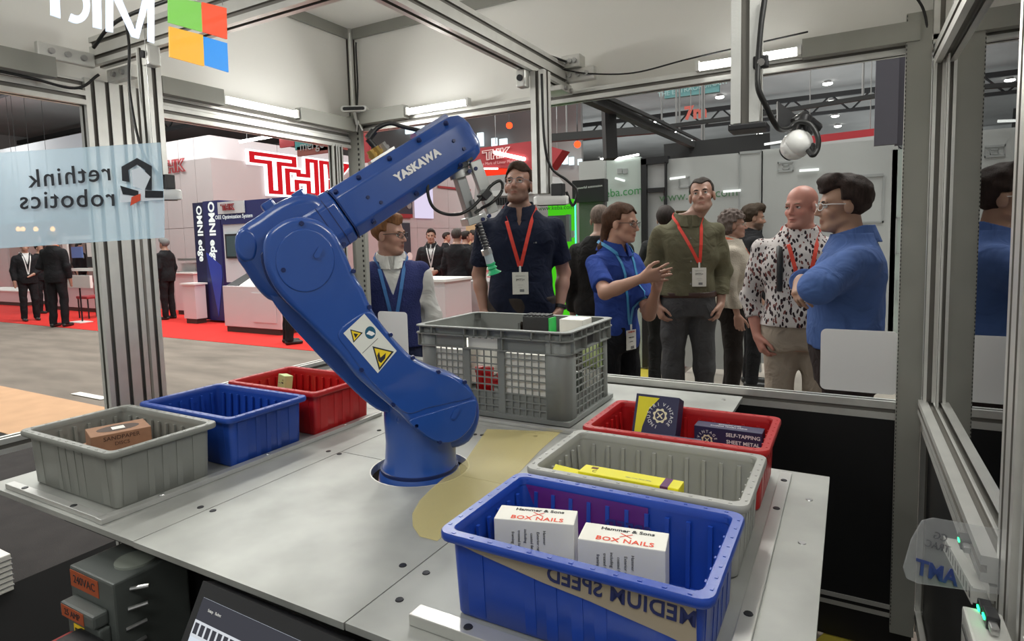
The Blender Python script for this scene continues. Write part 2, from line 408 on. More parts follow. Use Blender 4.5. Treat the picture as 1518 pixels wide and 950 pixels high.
# brackets with bolts at the beam ends
def bracket(c, s, boltdir, along, n=3):
    o = boxobj('bracket', Vector(c) - Vector(s) / 2, Vector(c) + Vector(s) / 2, ALU, cell, .004)
    for k in range(n):
        q = Vector(c) + Vector(along) * ((k - (n - 1) / 2)) + Vector(boltdir) * .5 * abs(Vector(s).dot(Vector(boltdir)))
        cylobj('bolt', q, q + Vector(boltdir) * .010, .009, STEEL, o, n=8)
bracket((-.665, BY - .045, T + 1.235), (.13, .03, .05), (0, -1, 0), (.036, 0, 0))
bracket((-.735, BY - .11, T + 1.17), (.09, .11, .02), (1, 0, 0), (0, .05, 0), 2)
bracket((LX + .045, 1.09, T + 1.20), (.02, .16, .045), (1, 0, 0), (0, .045, 0))
bracket((LX + .10, 1.23, T + 1.165), (.14, .03, .04), (0, -1, 0), (.05, 0, 0), 2)
bracket((-.69, BY - .05, T + 1.285), (.08, .06, .05), (0, -1, 0), (.02, 0, 0), 3)
# LED strips along the walls, grey end covers
LED = emat('led_strip_glow', (1, .98, .95), 14)
def led_bar(label, a, b, out, covers, power):
    a, b, out = Vector(a), Vector(b), Vector(out); t = thing('led_light_bar', label, 'lamp', a)
    d = (b - a).normalized(); L = (b - a).length
    up = Vector((0, 0, 1))
    def blk(nm, s0, s1, h, w, m, off=0):
        p0 = d * s0 + out * off - up * h / 2; p1 = d * s1 + out * (off + w) + up * h / 2
        return boxobj(nm, p0, p1, m, t)
    blk('mounting_strip', 0, L, .03, .012, ALU)
    blk('diffuser', .004, L - .004, .020, .014, LED, .012)
    for s in (-.012, L): blk('end_cap', s, s + .012, .034, .03, WHITE)
    for s0, s1 in covers: blk('end_cover', s0, s1, .06, .04, GREY_CH)
    ld = bpy.data.lights.new('led_bar_light', 'AREA'); ld.shape = 'RECTANGLE'; ld.size = L; ld.size_y = .05; ld.energy = power; ld.color = (1, .97, .92)
    lo = bpy.data.objects.new('led_bar_light', ld); COL.objects.link(lo); lo.parent = t
    lo.location = d * L / 2 + out * .05
    z = -(out - up * .55).normalized() * -1
    lo.rotation_euler = (-(out - up * .55)).to_track_quat('Z', 'X').to_euler() if abs(d.x) > .5 else (-(out - up * .55)).to_track_quat('Z', 'Y').to_euler()
    return t
led_bar('lit LED bar on the left wall between two grey covers', (LX + .03, 1.635, T + 1.168), (LX + .03, 1.985, T + 1.168), (1, 0, 0), ((-.255, -.014), (.365, .70)), 5)
led_bar('lit LED bar on the back wall above the robot wrist', (-1.525, BY - .03, T + 1.20), (-1.20, BY - .03, T + 1.20), (0, -1, 0), ((-.34, -.014),), 5)
led_bar('lit LED bar at the back wall behind the white ball camera', (-.20, BY - .03, T + 1.195), (.12, BY - .03, T + 1.195), (0, -1, 0), ((.335, .66),), 5)
led_bar('unlit looking grey covered LED bar on the left wall before the beam', (LX + .03, .45, T + 1.15), (LX + .03, .75, T + 1.15), (1, 0, 0), ((.31, .60),), 5)
led_bar('LED bar under the roof along the right wall', (RX - .035, .6, T + 1.22), (RX - .035, 1.2, T + 1.22), (-1, 0, 0), ((.64, 1.15),), 5)
# stickers on the back wall
for (x0, y0, x1, y1) in ((1217, 487, 1330, 586), (560, 461, 607, 560)):
    A = at_y(x0, y0, BY - .006); B = at_y(x1, y1, BY - .006); bm = bmesh.new()
    w, h = abs(B.x - A.x), abs(A.z - B.z)
    pts = [Vector((q.x, 0, q.y)) for q in rrect(w, h, .018, 0)]
    add_prism(bm, [p + Vector(((A.x + B.x) / 2, BY - .006, (A.z + B.z) / 2)) for p in pts], (0, .002, 0)); bmesh.ops.recalc_face_normals(bm, faces=bm.faces[:])
    bm_obj('white_sticker', bm, film_mat('white_vinyl', (.85, .85, .86), .96), cell)
# hanging camera poles
def pole(x, y, z0, w=.045):
    return profile('camera_pole', (x, y, z0), (x, y, zb - .045), w)
pole(-1.57, 1.172, T + .78); pole(.128, 1.172, T + .775); pole(-.70, 2.07, T + .755, .055)
for c in ((-1.57 + .035, 1.16, zb - .075), (-.70 - .045, 2.02, zb - .075)):
    o = boxobj('corner_bracket', Vector(c) - Vector((.018, .02, .03)), Vector(c) + Vector((.018, .02, .03)), ALU, cell, .006)
    cylobj('bolt', Vector(c) + Vector((0, -.021, 0)), Vector(c) + Vector((0, -.027, 0)), .011, DSTEEL, o)
cylobj('corner_cable_pole', (LX + .03, BY - .035, T + 1.25), (LX + .03, BY - .035, T + 1.62), .008, ALU, cell)
# depth cameras
def depth_camera(label, c, ex, tilt=0):
    ex = Vector(ex).normalized(); t = thing('depth_camera', label, 'camera', c); ey = Vector((0, 0, 1)); ez = ex.cross(ey) * -1
    ez = ex.cross(ey)
    bm = bmesh.new(); pts = rrect(.125, .028, .0135, 0, 5)
    add_prism(bm, [ex * p.x + ey * p.y - ez * .013 for p in pts], ez * .026); bmesh.ops.recalc_face_normals(bm, faces=bm.faces[:])
    bm_obj('body', bm, WHITE, t, 40)
    pts = rrect(.105, .016, .0075, 0, 5); bm = bmesh.new()
    add_prism(bm, [ex * p.x + ey * p.y + ez * .0131 for p in pts], ez * .001); bmesh.ops.recalc_face_normals(bm, faces=bm.faces[:]); f = bm_obj('front_window', bm, BLACKP, t)
    for dx in (-.035, .0, .035): cylobj('lens', ex * dx + ez * .014, ex * dx + ez * .0155, .005, DSTEEL, f)
    return t
dc = depth_camera('depth camera on a short stem in the far roof corner', (LX + .09, BY - .09, T + 1.24), Vector((.874, .486, 0)))
cylobj('stem', (0, 0, -.014), (-.005, .02, -.07), .008, ALU, dc, n=10)
bm = bmesh.new(); add_cyl(bm, (0, .02, -.05), (-.02, .03, -.10), .005, n=8); add_cyl(bm, (0, .02, -.05), (.02, .03, -.10), .005, n=8); bm_obj('clamp_leg', bm, ALU, dc)
tubeobj('cable', [(0, .02, .01), (-.008, .04, .12), (-.018, .05, .28), (-.02, .055, .33)], .004, RUBBER, dc)
def down_camera(label, c, ex):
    ex = Vector(ex).normalized(); t = thing('depth_camera', label, 'camera', c); ey = Vector((0, 0, 1)).cross(ex)
    bm = bmesh.new(); pts = rrect(.13, .036, .0175, 0, 5)
    loft(bm, [[ex * p.x * k + ey * p.y * k + Vector((0, 0, z)) for p in pts] for z, k in ((-.015, .90), (-.012, 1), (.012, 1), (.016, .93))]); bm_obj('body', bm, WHITE, t, 40)
    bm = bmesh.new(); add_prism(bm, [ex * p.x * .8 + ey * p.y * .7 + Vector((0, 0, -.0155)) for p in pts], (0, 0, -.002)); bmesh.ops.recalc_face_normals(bm, faces=bm.faces[:]); bm_obj('front_window', bm, BLACKP, t)
    bm = bmesh.new(); add_box(bm, ex * .025 + Vector((0, 0, .038)), (.045, .03, .045), bev=.004); bm_obj('mount_block', bm, BLACKP, t)
    return t
c = down_camera('white downward depth camera under the middle hanging pole', (-.66, 2.06, T + .728), (.874, .486, 0))
tubeobj('cable', [(.05, .02, .03), (.07, .03, -.02), (.085, .035, .03), (.05, .03, .07), (.0, -.0, .12), (-.01, -.03, .22), (-.012, -.035, .44)], .005, RUBBER, c)
c = down_camera('white downward depth camera under the pole behind the reflected sign', (-1.56, 1.165, T + .755), (.5, .86, 0))
tubeobj('cable', [(.03, .02, .03), (-.0, -.035, .12), (-.035, -.04, .30), (-.03, -.035, .44), (-.05, -.03, .53)], .004, RUBBER, c)
# ------------------------------------------------------------------ ball camera on the right pole
bc = thing('ball_camera', 'white ball shaped camera on black bracket at the right hanging pole', 'camera', (.128, 1.172, T + .775))
def L(px, py, d): return at_d(px, py, d) - Vector(bc.location)
boxobj('clamp_plate', (-.026, -.028, -.012), (.034, .028, -.002), BLACKP, bc, .002)
bm = bmesh.new(); add_prism(bm, [L(1153, 150, 1.12), L(1190, 178, 1.12), L(1190, 200, 1.12), L(1153, 188, 1.12)], _fwd * .006); bmesh.ops.recalc_face_normals(bm, faces=bm.faces[:]); bm_obj('bracket_plate', bm, BLACKP, bc)
bm = bmesh.new(); add_tube(bm, [L(1178, 182, 1.10), L(1190, 172, 1.10), L(1212, 190, 1.12)], .010); add_tube(bm, [L(1195, 172, 1.08), L(1185, 205, 1.08)], .010); add_cyl(bm, L(1187, 192, 1.10), L(1183, 208, 1.09), .022, .016); bm_obj('swivel_arm', bm, BLACKP, bc, 50)
q0, q1 = L(1193, 204, 1.07), L(1170, 224, 1.10)
ax = (q1 - q0).normalized(); bm = bmesh.new(); sx = ax.cross(Vector((0, 0, 1))).normalized(); sy = sx.cross(ax)
prof = ((-.005, .012), (0, .019), (.009, .0238), (.019, .0248), (.021, .0238), (.023, .0248), (.033, .0226), (.040, .0182), (.043, .015))
loft(bm, [[q0 + ax * s + (sx * math.cos(2 * math.pi * k / 20) + sy * math.sin(2 * math.pi * k / 20)) * r for k in range(20)] for s, r in prof])
bm_obj('ball_housing', bm, WHITE, bc, 50)
cylobj('lens_ring', q0 + ax * .0425, q0 + ax * .046, .0145, BLACKP, bc, n=20)
cylobj('joystick_stub', L(1203, 215, 1.07), L(1206, 228, 1.06), .006, BLACKP, bc, n=10)
tubeobj('cable', [L(1134, -4, .97), L(1128, 40, .975), L(1124, 92, .98), L(1124, 130, .98), L(1136, 158, .99), L(1148, 182, 1.01), L(1157, 192, 1.04), L(1170, 190, 1.07), L(1182, 181, 1.07), L(1200, 184, 1.06), L(1212, 202, 1.05), L(1212, 220, 1.05), L(1205, 230, 1.05), L(1198, 223, 1.06)], .0046, RUBBER, bc)
bm = bmesh.new(); add_box(bm, L(1128, 92, .988), (.024, .012, .020), bev=.003); k_ = bm_obj('cable_clip', bm, BLACKP, bc)
cylobj('clip_screw', L(1128, 92, .982), L(1128, 92, .974), .006, STEEL, k_, n=8)
# cables lying along the beams
def cable(label, pts, r=.006):
    o = tubeobj('cable', pts, r * .62, RUBBER); tag(o, label, 'cable'); return o
b_ = BY - .035
cable('black cable clipped along the top of the back wall', [(-.72, b_ - .06, zb + .02), (-.62, b_ - .03, zb - .005), (-.45, b_, zb - .022), (-.25, b_, zb - .005), (-.05, b_ - .01, zb + .005), (.15, b_, zb + .02)], .005)
cable('black cable hanging down by the right back corner', [at_y(1355, -8, 2.33), at_y(1368, 12, 2.33), at_y(1374, 38, 2.34), at_y(1372, 60, 2.35)], .006)
cable('black cable bundle running along the beam above the left pole', [(-1.80, 1.14, zb - .01), (-1.70, 1.14, zb + .035), (-1.55, 1.14, zb + .05), (-1.2, 1.15, zb + .055), (-.8, 1.15, zb + .055)], .009)
cable('flat black cable on top of the beam towards the back wall', [(-.76, 1.3, zb + .052), (-.755, 1.7, zb + .052), (-.75, 2.1, zb + .053), (-.70, 2.3, zb + .045)], .008)
cable('black cable under the grey cover at the left wall', [(LX + .04, .6, T + 1.115), (LX + .05, .95, T + 1.11), (LX + .06, 1.1, T + 1.10), (LX + .09, 1.16, T + 1.15)], .007)
# sensor duct and green indicator lights on the right wall
du = thing('cable_duct', 'slotted grey cable duct on the lower rail of the right wall', 'cable duct', at_x(1425, 830, .478))
dl = Vector(du.location); p0 = at_x(1400, 806, .478) - dl; p1 = at_x(1442, 884, .478) - dl
dv = (p1 - p0)
def dbox(nm, s0, s1, h0, h1, w0, w1, m, par=du):
    bm = bmesh.new(); e = dv.normalized(); n = Vector((-1, 0, 0)); n = (n - e * n.dot(e)).normalized(); u = e.cross(n)
    if u.z < 0: u = -u
    P = lambda s, h, w: p0 + e * s + u * h + n * w
    A = [P(s0, h0, w0), P(s0, h1, w0), P(s0, h1, w1), P(s0, h0, w1)]; add_prism(bm, A, e * (s1 - s0)); bmesh.ops.recalc_face_normals(bm, faces=bm.faces[:])
    return bm_obj(nm, bm, m, par)
DUCT = mat('duct_grey', (.55, .55, .52), .5); SLOT = mat('duct_slot', (.10, .10, .095), .7); Ld = dv.length
dbox('duct_body', 0, Ld, -.010, .014, -.03, 0, DUCT); dbox('duct_lip', 0, Ld, -.013, .017, .0, .002, DUCT)
for k in range(11):
    dbox('slot', Ld * (k + .3) / 11, Ld * (k + .62) / 11, -.007, .011, .0021, .0025, SLOT)
GLED = emat('green_indicator_glow', (.02, 1, .25), 5)
for nm, (x, y) in (('upper', (1421, 800)), ('middle', (1450, 901)), ('lower', (1458, 913))):
    P = at_x(x, y, .470); o = thing('sensor_head', 'small sensor with green light on the right lower rail, %s one' % nm, 'sensor', P)
    boxobj('body', (.001, -.014, -.012), (.018, .018, .008), BLACKP, o, .002); boxobj('indicator', (-.001, -.007, -.002), (.003, .007, .002), GLED, o)
    boxobj('connector', (.003, -.034, -.008), (.014, -.014, .003), STEEL, o, .002)
o = thing('junction_box', 'pale grey junction box at the foot of the right wall', 'box', at_x(1458, 940, .47)); boxobj('body', (-.02, -.05, -.06), (.03, .05, .012), DUCT, o, .004); boxobj('slot', (-.022, -.03, -.014), (-.0205, .03, -.008), SLOT, o)
# reflection of a badge, built as a clear plate by the right rail
o = thing('badge_reflection', 'reflected rounded badge with mirrored blue letters at the right rail', 'sign')
P = [at_d(x, y, .98) for x, y in ((1340, 842), (1352, 800), (1368, 772), (1385, 768), (1510, 790), (1540, 812), (1540, 890), (1500, 884), (1362, 865), (1345, 858))]
o.location = P[0]; bm = bmesh.new(); add_prism(bm, [p - P[0] for p in P], _fwd * .003); bmesh.ops.recalc_face_normals(bm, faces=bm.faces[:])
bm_obj('plate', bm, film_mat('reflected_badge_grey', (.55, .56, .58), .22), o)
exb = (at_d(1405, 852, .98) - at_d(1360, 838, .98)); zb_ = -_fwd
lettering('AMT', .034, at_d(1390, 850, .977) - P[0], exb, zb_, film_mat('blue_print', (.03, .05, .22), .75), o, mirror=True, shear=.2, bold=.001)  # reflected letters of the badge, not a print
lettering('CG\nTRAC', .016, at_d(1392, 803, .977) - P[0], exb, zb_, film_mat('reflected_dark_print', (.06, .06, .08), .4), o, mirror=True)
# sign reflections of the front glass, built as translucent sheets inside the cell
sg = thing('hung_or_reflected_sign', 'reflected pale blue sign with mirrored robot lettering over the left posts', 'sign', at_d(120, 280, 1.5))
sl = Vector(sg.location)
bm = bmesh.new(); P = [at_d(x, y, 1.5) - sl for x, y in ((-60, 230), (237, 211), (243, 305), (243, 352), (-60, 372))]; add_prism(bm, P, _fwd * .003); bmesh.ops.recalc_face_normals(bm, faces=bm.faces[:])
bm_obj('plate', bm, film_mat('reflected_pale_blue', (.66, .86, 1.0), .46, rough=.6), sg)
exs = at_d(175, 250, 1.49) - at_d(45, 262, 1.49); SINK = film_mat('reflected_black_print', (.01, .012, .02), .85)
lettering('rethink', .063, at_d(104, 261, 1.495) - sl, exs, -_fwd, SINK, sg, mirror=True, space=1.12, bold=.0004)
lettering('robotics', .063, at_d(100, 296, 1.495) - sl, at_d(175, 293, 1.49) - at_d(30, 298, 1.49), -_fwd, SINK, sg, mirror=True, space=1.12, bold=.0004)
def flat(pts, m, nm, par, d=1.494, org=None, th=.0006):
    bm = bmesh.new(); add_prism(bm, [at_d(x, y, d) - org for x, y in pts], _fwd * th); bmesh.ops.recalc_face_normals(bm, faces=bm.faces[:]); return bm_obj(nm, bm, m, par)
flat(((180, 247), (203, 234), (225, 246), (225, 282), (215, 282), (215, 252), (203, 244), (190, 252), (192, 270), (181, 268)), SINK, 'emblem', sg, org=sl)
SW = film_mat('reflected_white_print', (.80, .86, .95), .85)
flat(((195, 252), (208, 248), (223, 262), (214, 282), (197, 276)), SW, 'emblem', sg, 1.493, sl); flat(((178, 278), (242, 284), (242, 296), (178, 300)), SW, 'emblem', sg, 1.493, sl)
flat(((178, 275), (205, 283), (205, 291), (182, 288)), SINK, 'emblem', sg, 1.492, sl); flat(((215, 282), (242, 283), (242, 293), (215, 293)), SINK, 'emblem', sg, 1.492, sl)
flat(((195, 292), (208, 287), (208, 297), (193, 305)), film_mat('reflected_red_print', (.75, .08, .03), .9), 'emblem', sg, 1.491, sl)
added_wire = mat('thin_wire', (.3, .3, .3), .4, .6)  # wires added to carry the reflected sheets
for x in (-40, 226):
    a = at_d(x, 212 if x > 0 else 228, 1.501) - sl; cylobj('suspension_wire', a, Vector((a.x, a.y, zt - sl.z - .002)), .0008, added_wire, sg, n=6)
# reflected lit logo built as glowing sheets: four coloured squares and mirrored white letters, parallel to the left wall
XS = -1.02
ms = thing('logo_reflection', 'reflection of four coloured squares and mirrored glowing white letters under the roof', 'sign', at_x(290, 50, XS)); ml = Vector(ms.location)
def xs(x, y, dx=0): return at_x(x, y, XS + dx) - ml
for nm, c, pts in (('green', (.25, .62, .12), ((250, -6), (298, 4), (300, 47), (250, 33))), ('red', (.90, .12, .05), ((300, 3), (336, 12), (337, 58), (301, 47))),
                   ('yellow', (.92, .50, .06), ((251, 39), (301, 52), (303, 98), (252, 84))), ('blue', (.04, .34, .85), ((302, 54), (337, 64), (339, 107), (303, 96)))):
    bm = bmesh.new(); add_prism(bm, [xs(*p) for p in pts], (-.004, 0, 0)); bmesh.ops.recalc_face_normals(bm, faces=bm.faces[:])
    o = bm_obj('reflected_logo_square', bm, film_mat('reflected_square_' + nm, c, .80, .45), ms); o['label'] = nm + ' reflected square'
REFL_LETTER = film_mat('reflected_letter_white', (.80, .88, 1.0), .82, .6)
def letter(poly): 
    bm = bmesh.new(); add_prism(bm, [xs(*p) for p in poly], (-.004, 0, 0)); bmesh.ops.recalc_face_normals(bm, faces=bm.faces[:]); bmesh.ops.triangulate(bm, faces=bm.faces[:]); bm_obj('letter', bm, REFL_LETTER, ms)
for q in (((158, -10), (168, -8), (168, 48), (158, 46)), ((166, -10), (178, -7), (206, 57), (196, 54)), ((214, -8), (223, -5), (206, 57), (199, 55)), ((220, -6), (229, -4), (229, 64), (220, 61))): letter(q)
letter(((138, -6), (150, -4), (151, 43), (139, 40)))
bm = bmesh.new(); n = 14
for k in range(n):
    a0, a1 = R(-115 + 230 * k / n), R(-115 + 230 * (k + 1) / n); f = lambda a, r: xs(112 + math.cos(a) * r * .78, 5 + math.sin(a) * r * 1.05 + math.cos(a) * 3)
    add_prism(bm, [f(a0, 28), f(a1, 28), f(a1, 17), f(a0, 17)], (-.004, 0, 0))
bmesh.ops.recalc_face_normals(bm, faces=bm.faces[:]); bm_obj('letter', bm, REFL_LETTER, ms)
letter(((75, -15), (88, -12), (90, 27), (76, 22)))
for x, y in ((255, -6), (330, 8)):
    a = xs(x, y, -.002); cylobj('suspension_wire', a, Vector((a.x, a.y, zt - ml.z - .002)), .0008, added_wire, ms, n=6)

# ------------------------------------------------------------------ the work table
tb = thing('work_table', 'pale machined aluminium work table with a round hole around the robot', 'table', (-.69, 1.4, T))
O = Vector((-.69, 1.4, T))
TH = .012
def plate(poly, nm='top_plate', z=0, th=TH, m=PLATE, par=tb, hole=None):
    bm = bmesh.new(); g = .0012
    cx = sum(p[0] for p in poly) / len(poly); cy = sum(p[1] for p in poly) / len(poly)
    pts = [Vector((p[0] + (g if p[0] < cx else -g) - O.x, p[1] + (g if p[1] < cy else -g) - O.y, z)) for p in poly]
    add_prism(bm, pts, (0, 0, -th)); bmesh.ops.recalc_face_normals(bm, faces=bm.faces[:])
    return bm_obj(nm, bm, m, par)
x0, x1, xa, xb = -1.634, .254, -.975, -.395
y0, y1, ym, yb = .71, 1.668, 1.275, 2.355
plate(((x0, y0), (xa, y0), (xa, y1), (x0, y1))); plate(((xb, y0), (x1, y0), (x1, y1), (xb, y1)))
HX, HY, HR = -.692, 1.288, .127
# two middle plates meeting at the hole
def half(s):
    bm = bmesh.new(); n = 24; g = .0012
    arc = [(HX + HR * math.cos(a), HY + s * .0012 + s * HR * abs(math.sin(a))) for a in [math.pi * k / n for k in range(n + 1)]]
    yo = y0 if s < 0 else y1
    poly = [(xb - g, HY + s * g), ] + [(xb - g, yo), (xa + g, yo), (xa + g, HY + s * g)] + arc[::-1]
    add_prism(bm, [Vector((p[0] - O.x, p[1] - O.y, 0)) for p in poly], (0, 0, -TH)); bmesh.ops.recalc_face_normals(bm, faces=bm.faces[:]); bmesh.ops.triangulate(bm, faces=[f for f in bm.faces if len(f.verts) > 4])
    bm_obj('top_plate', bm, PLATE, tb)
half(-1); half(1)
plate(((-1.335, y1), (-.045, y1), (-.045, yb), (-1.335, yb)))
bm = bmesh.new()
for k in range(32):
    a0, a1 = 2 * math.pi * k / 32, 2 * math.pi * (k + 1) / 32
    P = lambda a, r, z: Vector((HX - O.x + r * math.cos(a), HY - O.y + r * math.sin(a), z))
    add_prism(bm, [P(a0, HR, .0006), P(a1, HR, .0006), P(a1, HR + .003, .0006), P(a0, HR + .003, .0006)], (0, 0, -.02))
bm_obj('hole_rim', bm, ALU, tb)
YREFL = film_mat('yellow_table_reflection', (.68, .58, .24), .36, rough=.45)  # yellow reflection in the front glass, painted onto the table top
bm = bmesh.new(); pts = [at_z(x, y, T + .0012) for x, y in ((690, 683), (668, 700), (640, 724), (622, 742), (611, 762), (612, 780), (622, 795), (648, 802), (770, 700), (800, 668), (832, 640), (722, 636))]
add_prism(bm, [p - O for p in pts], (0, 0, .0006)); bmesh.ops.recalc_face_normals(bm, faces=bm.faces[:]); o = bm_obj('yellow_reflection', bm, YREFL, tb); o['label'] = 'yellow reflection laid over the table beside the robot'
# raised locating strips around the bins and screws
def strip(a, b, h=.012): return boxobj('locating_strip', Vector(a) - O, Vector(b) - O + Vector((0, 0, h)), ALU_L, tb, .0015)
ALU_L = mat('aluminium_bar', (.58, .58, .56), .35, .65, .08, 12)
strip((-.30, .752, T + .0005), (.16, .782, T + .0005), .018); strip((.146, .752, T + .0005), (.172, 1.64, T + .0005), .006)
strip((-1.135, .72, T + .0005), (-1.112, 1.62, T + .0005), .012); strip((-1.56, .722, T + .0005), (-1.13, .742, T + .0005), .012)
strip((-1.10, 1.700, T + .0005), (-.42, 1.722, T + .0005), .010)
def screw(x, y, z=0, dark=True):
    bm = bmesh.new(); add_cyl(bm, (x - O.x, y - O.y, z), (x - O.x, y - O.y, z + .0016), .0075, .0065, 10); 
    o = bm_obj('screw', bm, DSTEEL if dark else STEEL, tb)
for x, y in ((-.421, .885), (-.367, .884), (-.357, .798), (-.965, 1.271), (-1.0, .874), (-.957, .875), (-1.007, 1.485), (-1.01, 1.274), (-.707, 1.578), (-.683, 1.582), (-.53, 1.64), (-.43, 1.20), (-.36, 1.36)): screw(x, y)
for x, y in ((.216, 1.291), (.217, 1.505), (-.10, 2.28)): screw(x, y, 0, False)
for x, y in ((.159, 1.414), (.159, 1.005), (.159, 1.58)): screw(x, y, .0066)
for x, y in ((-1.124, .86), (-1.124, 1.16), (-1.124, 1.46)): screw(x, y, .0126, False)
for x, y in ((-1.48, .732), (-1.25, .732)): screw(x, y, .0126)
screw(-.20, .767, .0186); screw(.08, .767, .0186)
# dark frame below the table
for c in ((-1.08, .80), (.17, .80), (-1.25, 2.25), (-.10, 2.25), (.17, 1.6), (-1.55, 1.6)):
    boxobj('leg', (c[0] - O.x - .025, c[1] - O.y - .025, -.82), (c[0] - O.x + .025, c[1] - O.y + .025, -.05), BLACKP, tb)
boxobj('apron', (-1.33 - O.x, .745 - O.y, -.045), (.20 - O.x, .76 - O.y, -TH - .001), BLACK, tb); boxobj('apron', (.20 - O.x, .76 - O.y, -.06), (.215 - O.x, 1.66 - O.y, -TH - .001), BLACK, tb)
boxobj('skirt_panel', (-1.16 - O.x, .842 - O.y, -.83), (.20 - O.x, .854 - O.y, -.02), BLACK, tb); boxobj('skirt_panel', (-1.05 - O.x, 1.64 - O.y, -.83), (.20 - O.x, 1.652 - O.y, -.06), BLACK, tb)
boxobj('skirt_panel', (.20 - O.x, .83 - O.y, -.83), (.212 - O.x, 1.6 - O.y, -.06), BLACK, tb)
# ------------------------------------------------------------------ switch box and monitor below the table edge
SWG = mat('switchgear_grey', (.085, .095, .09), .45, 0, .06, 20)
LABO = mat('orange_label', (.36, .07, .02), .6)
eb = thing('switch_box', 'grey electrical switch box with orange voltage labels under the table edge', 'electrical box', (-1.033, .70, .452)); eb.scale = (.72, .72, .72); el = Vector(eb.location)
ex_, ey_ = Vector((1, 0, 0)), Vector((0, 1, 0))
boxobj('housing', (-.155, -.045, 0), (.075, .17, .455), SWG, eb, .006)
boxobj('support_post', (-.07, .02, -.62), (-.01, .08, 0), BLACKP, eb)
boxobj('lower_cover', (-.12, -.075, .02), (.05, -.045, .33), SWG, eb, .006)
boxobj('ledge', (-.13, -.088, .335), (.045, -.045, .375), SWG, eb, .008)
cylobj('knock_out', (.0, .06, .455), (.0, .06, .462), .055, mat('grey_green_cap', (.22, .24, .21), .5), eb, n=24)
boxobj('voltage_label', (-.150, -.0465, .395), (.0, -.0452, .445), LABO, eb); lettering('240VAC', .034, (-.075, -.0468, .42), (1, 0, 0), (0, -1, 0), INK, eb)
boxobj('current_label', (-.118, -.0895, .338), (.0, -.0882, .372), LABO, eb); lettering('25 AMP', .026, (-.06, -.0898, .355), (1, 0, 0), (0, -1, 0), INK, eb)
boxobj('warning_label', (-.085, -.0765, .20), (-.03, -.0752, .315), YINK, eb); boxobj('warning_print', (-.078, -.0775, .21), (-.037, -.0766, .305), BLACKP, eb)
o = boxobj('switch_lever', (-.05, -.14, .255), (.10, -.075, .315), BLACKP, eb, .008); boxobj('lever_grip', (-.085, -.15, .245), (-.025, -.08, .30), mat('red_switch', (.35, .02, .02), .4), o, .01)
for k in range(4): cylobj('metal_stud', (.076, .0 - k * .01, .42 - k * .055), (.115 - k * .012, .03, .425 - k * .055), .006, STEEL, eb, n=8)
mn = thing('monitor', 'black monitor showing a robot program, tilted below the table front', 'monitor', (-.548, .640, .745)); mo = Vector(mn.location)
SCR = emat('screen_glow', (.75, .80, .90), .9); SCRD = emat('screen_dark_bar', (.09, .09, .11), .6)
a = R(58)       # screen leans back
exm = Vector((1, -.02, 0)).normalized(); upm = Vector((0, math.cos(a) * .9, math.sin(a))).normalized(); nm_ = exm.cross(upm)
def mb(nm, u0, u1, v0, v1, w0, w1, m):
    P = [exm * u0 + upm * v0, exm * u1 + upm * v0, exm * u1 + upm * v1, exm * u0 + upm * v1]
    bm = bmesh.new(); add_prism(bm, [p + nm_ * w0 for p in P], nm_ * (w1 - w0)); bmesh.ops.recalc_face_normals(bm, faces=bm.faces[:]); return bm_obj(nm, bm, m, mn)
mb('casing', -.18, .32, -.36, .108, -.03, 0, BLACKP)
mb('display', -.162, .30, -.33, .085, .0002, .001, SCR); mb('title_bar', -.162, .30, .050, .085, .0011, .0016, SCRD)
mb('tool_bar', -.162, .30, .024, .050, .0011, .0016, emat('screen_tool_bar', (.80, .82, .88), .8))
for k in range(11): mb('tool_icon', -.158 + k * .016, -.147 + k * .016, .029, .046, .0017, .002, SCRD)
mb('screen_image', -.15, -.09, -.16, .018, .0011, .0016, emat('screen_grey', (.25, .28, .33), .6)); mb('screen_image', -.06, -.035, -.12, .020, .0011, .0016, emat('screen_blue', (.03, .18, .65), .7)); mb('screen_image', -.03, -.005, -.05, .015, .0011, .0016, emat('screen_red', (.6, .05, .1), .6)); mb('screen_image', .03, .20, -.14, .012, .0011, .0016, emat('screen_pale', (.5, .55, .62), .7))
lettering('Setup   Robot', .0065, exm * -.12 + upm * .070 + nm_ * .0018, exm, nm_, WINK, mn); lettering('Depth view 30', .012, exm * .16 + upm * .067 + nm_ * .0018, exm, nm_, WINK, mn)
cylobj('stand_post', -nm_ * .03 + exm * .07 + upm * -.1, exm * .07 + Vector((0, .12, -.25)), .02, BLACKP, mn); boxobj('stand_arm', (.05, .10, -.27), (.09, .135, -.23), BLACKP, mn)
# white carton far left on the dark carpet
o = thing('floor_duct', 'white ribbed box standing on the dark carpet at the left edge', 'box', tuple(at_z(-8, 878, .003)))
boxobj('body', (-.20, -.05, 0), (.05, .05, .16), WPAPER, o, .004)
for k in range(6): boxobj('rib', (-.202, -.053, .02 + k * .023), (.052, .053, .024 + k * .023), GINK, o)
o = tag(boxobj('floor_label', tuple(at_z(105, 584, .006)), tuple(at_z(140, 588, .009) + Vector((.18, .05, 0))), WPAPER), 'small white paper label lying on the aisle carpet at the left', 'paper')
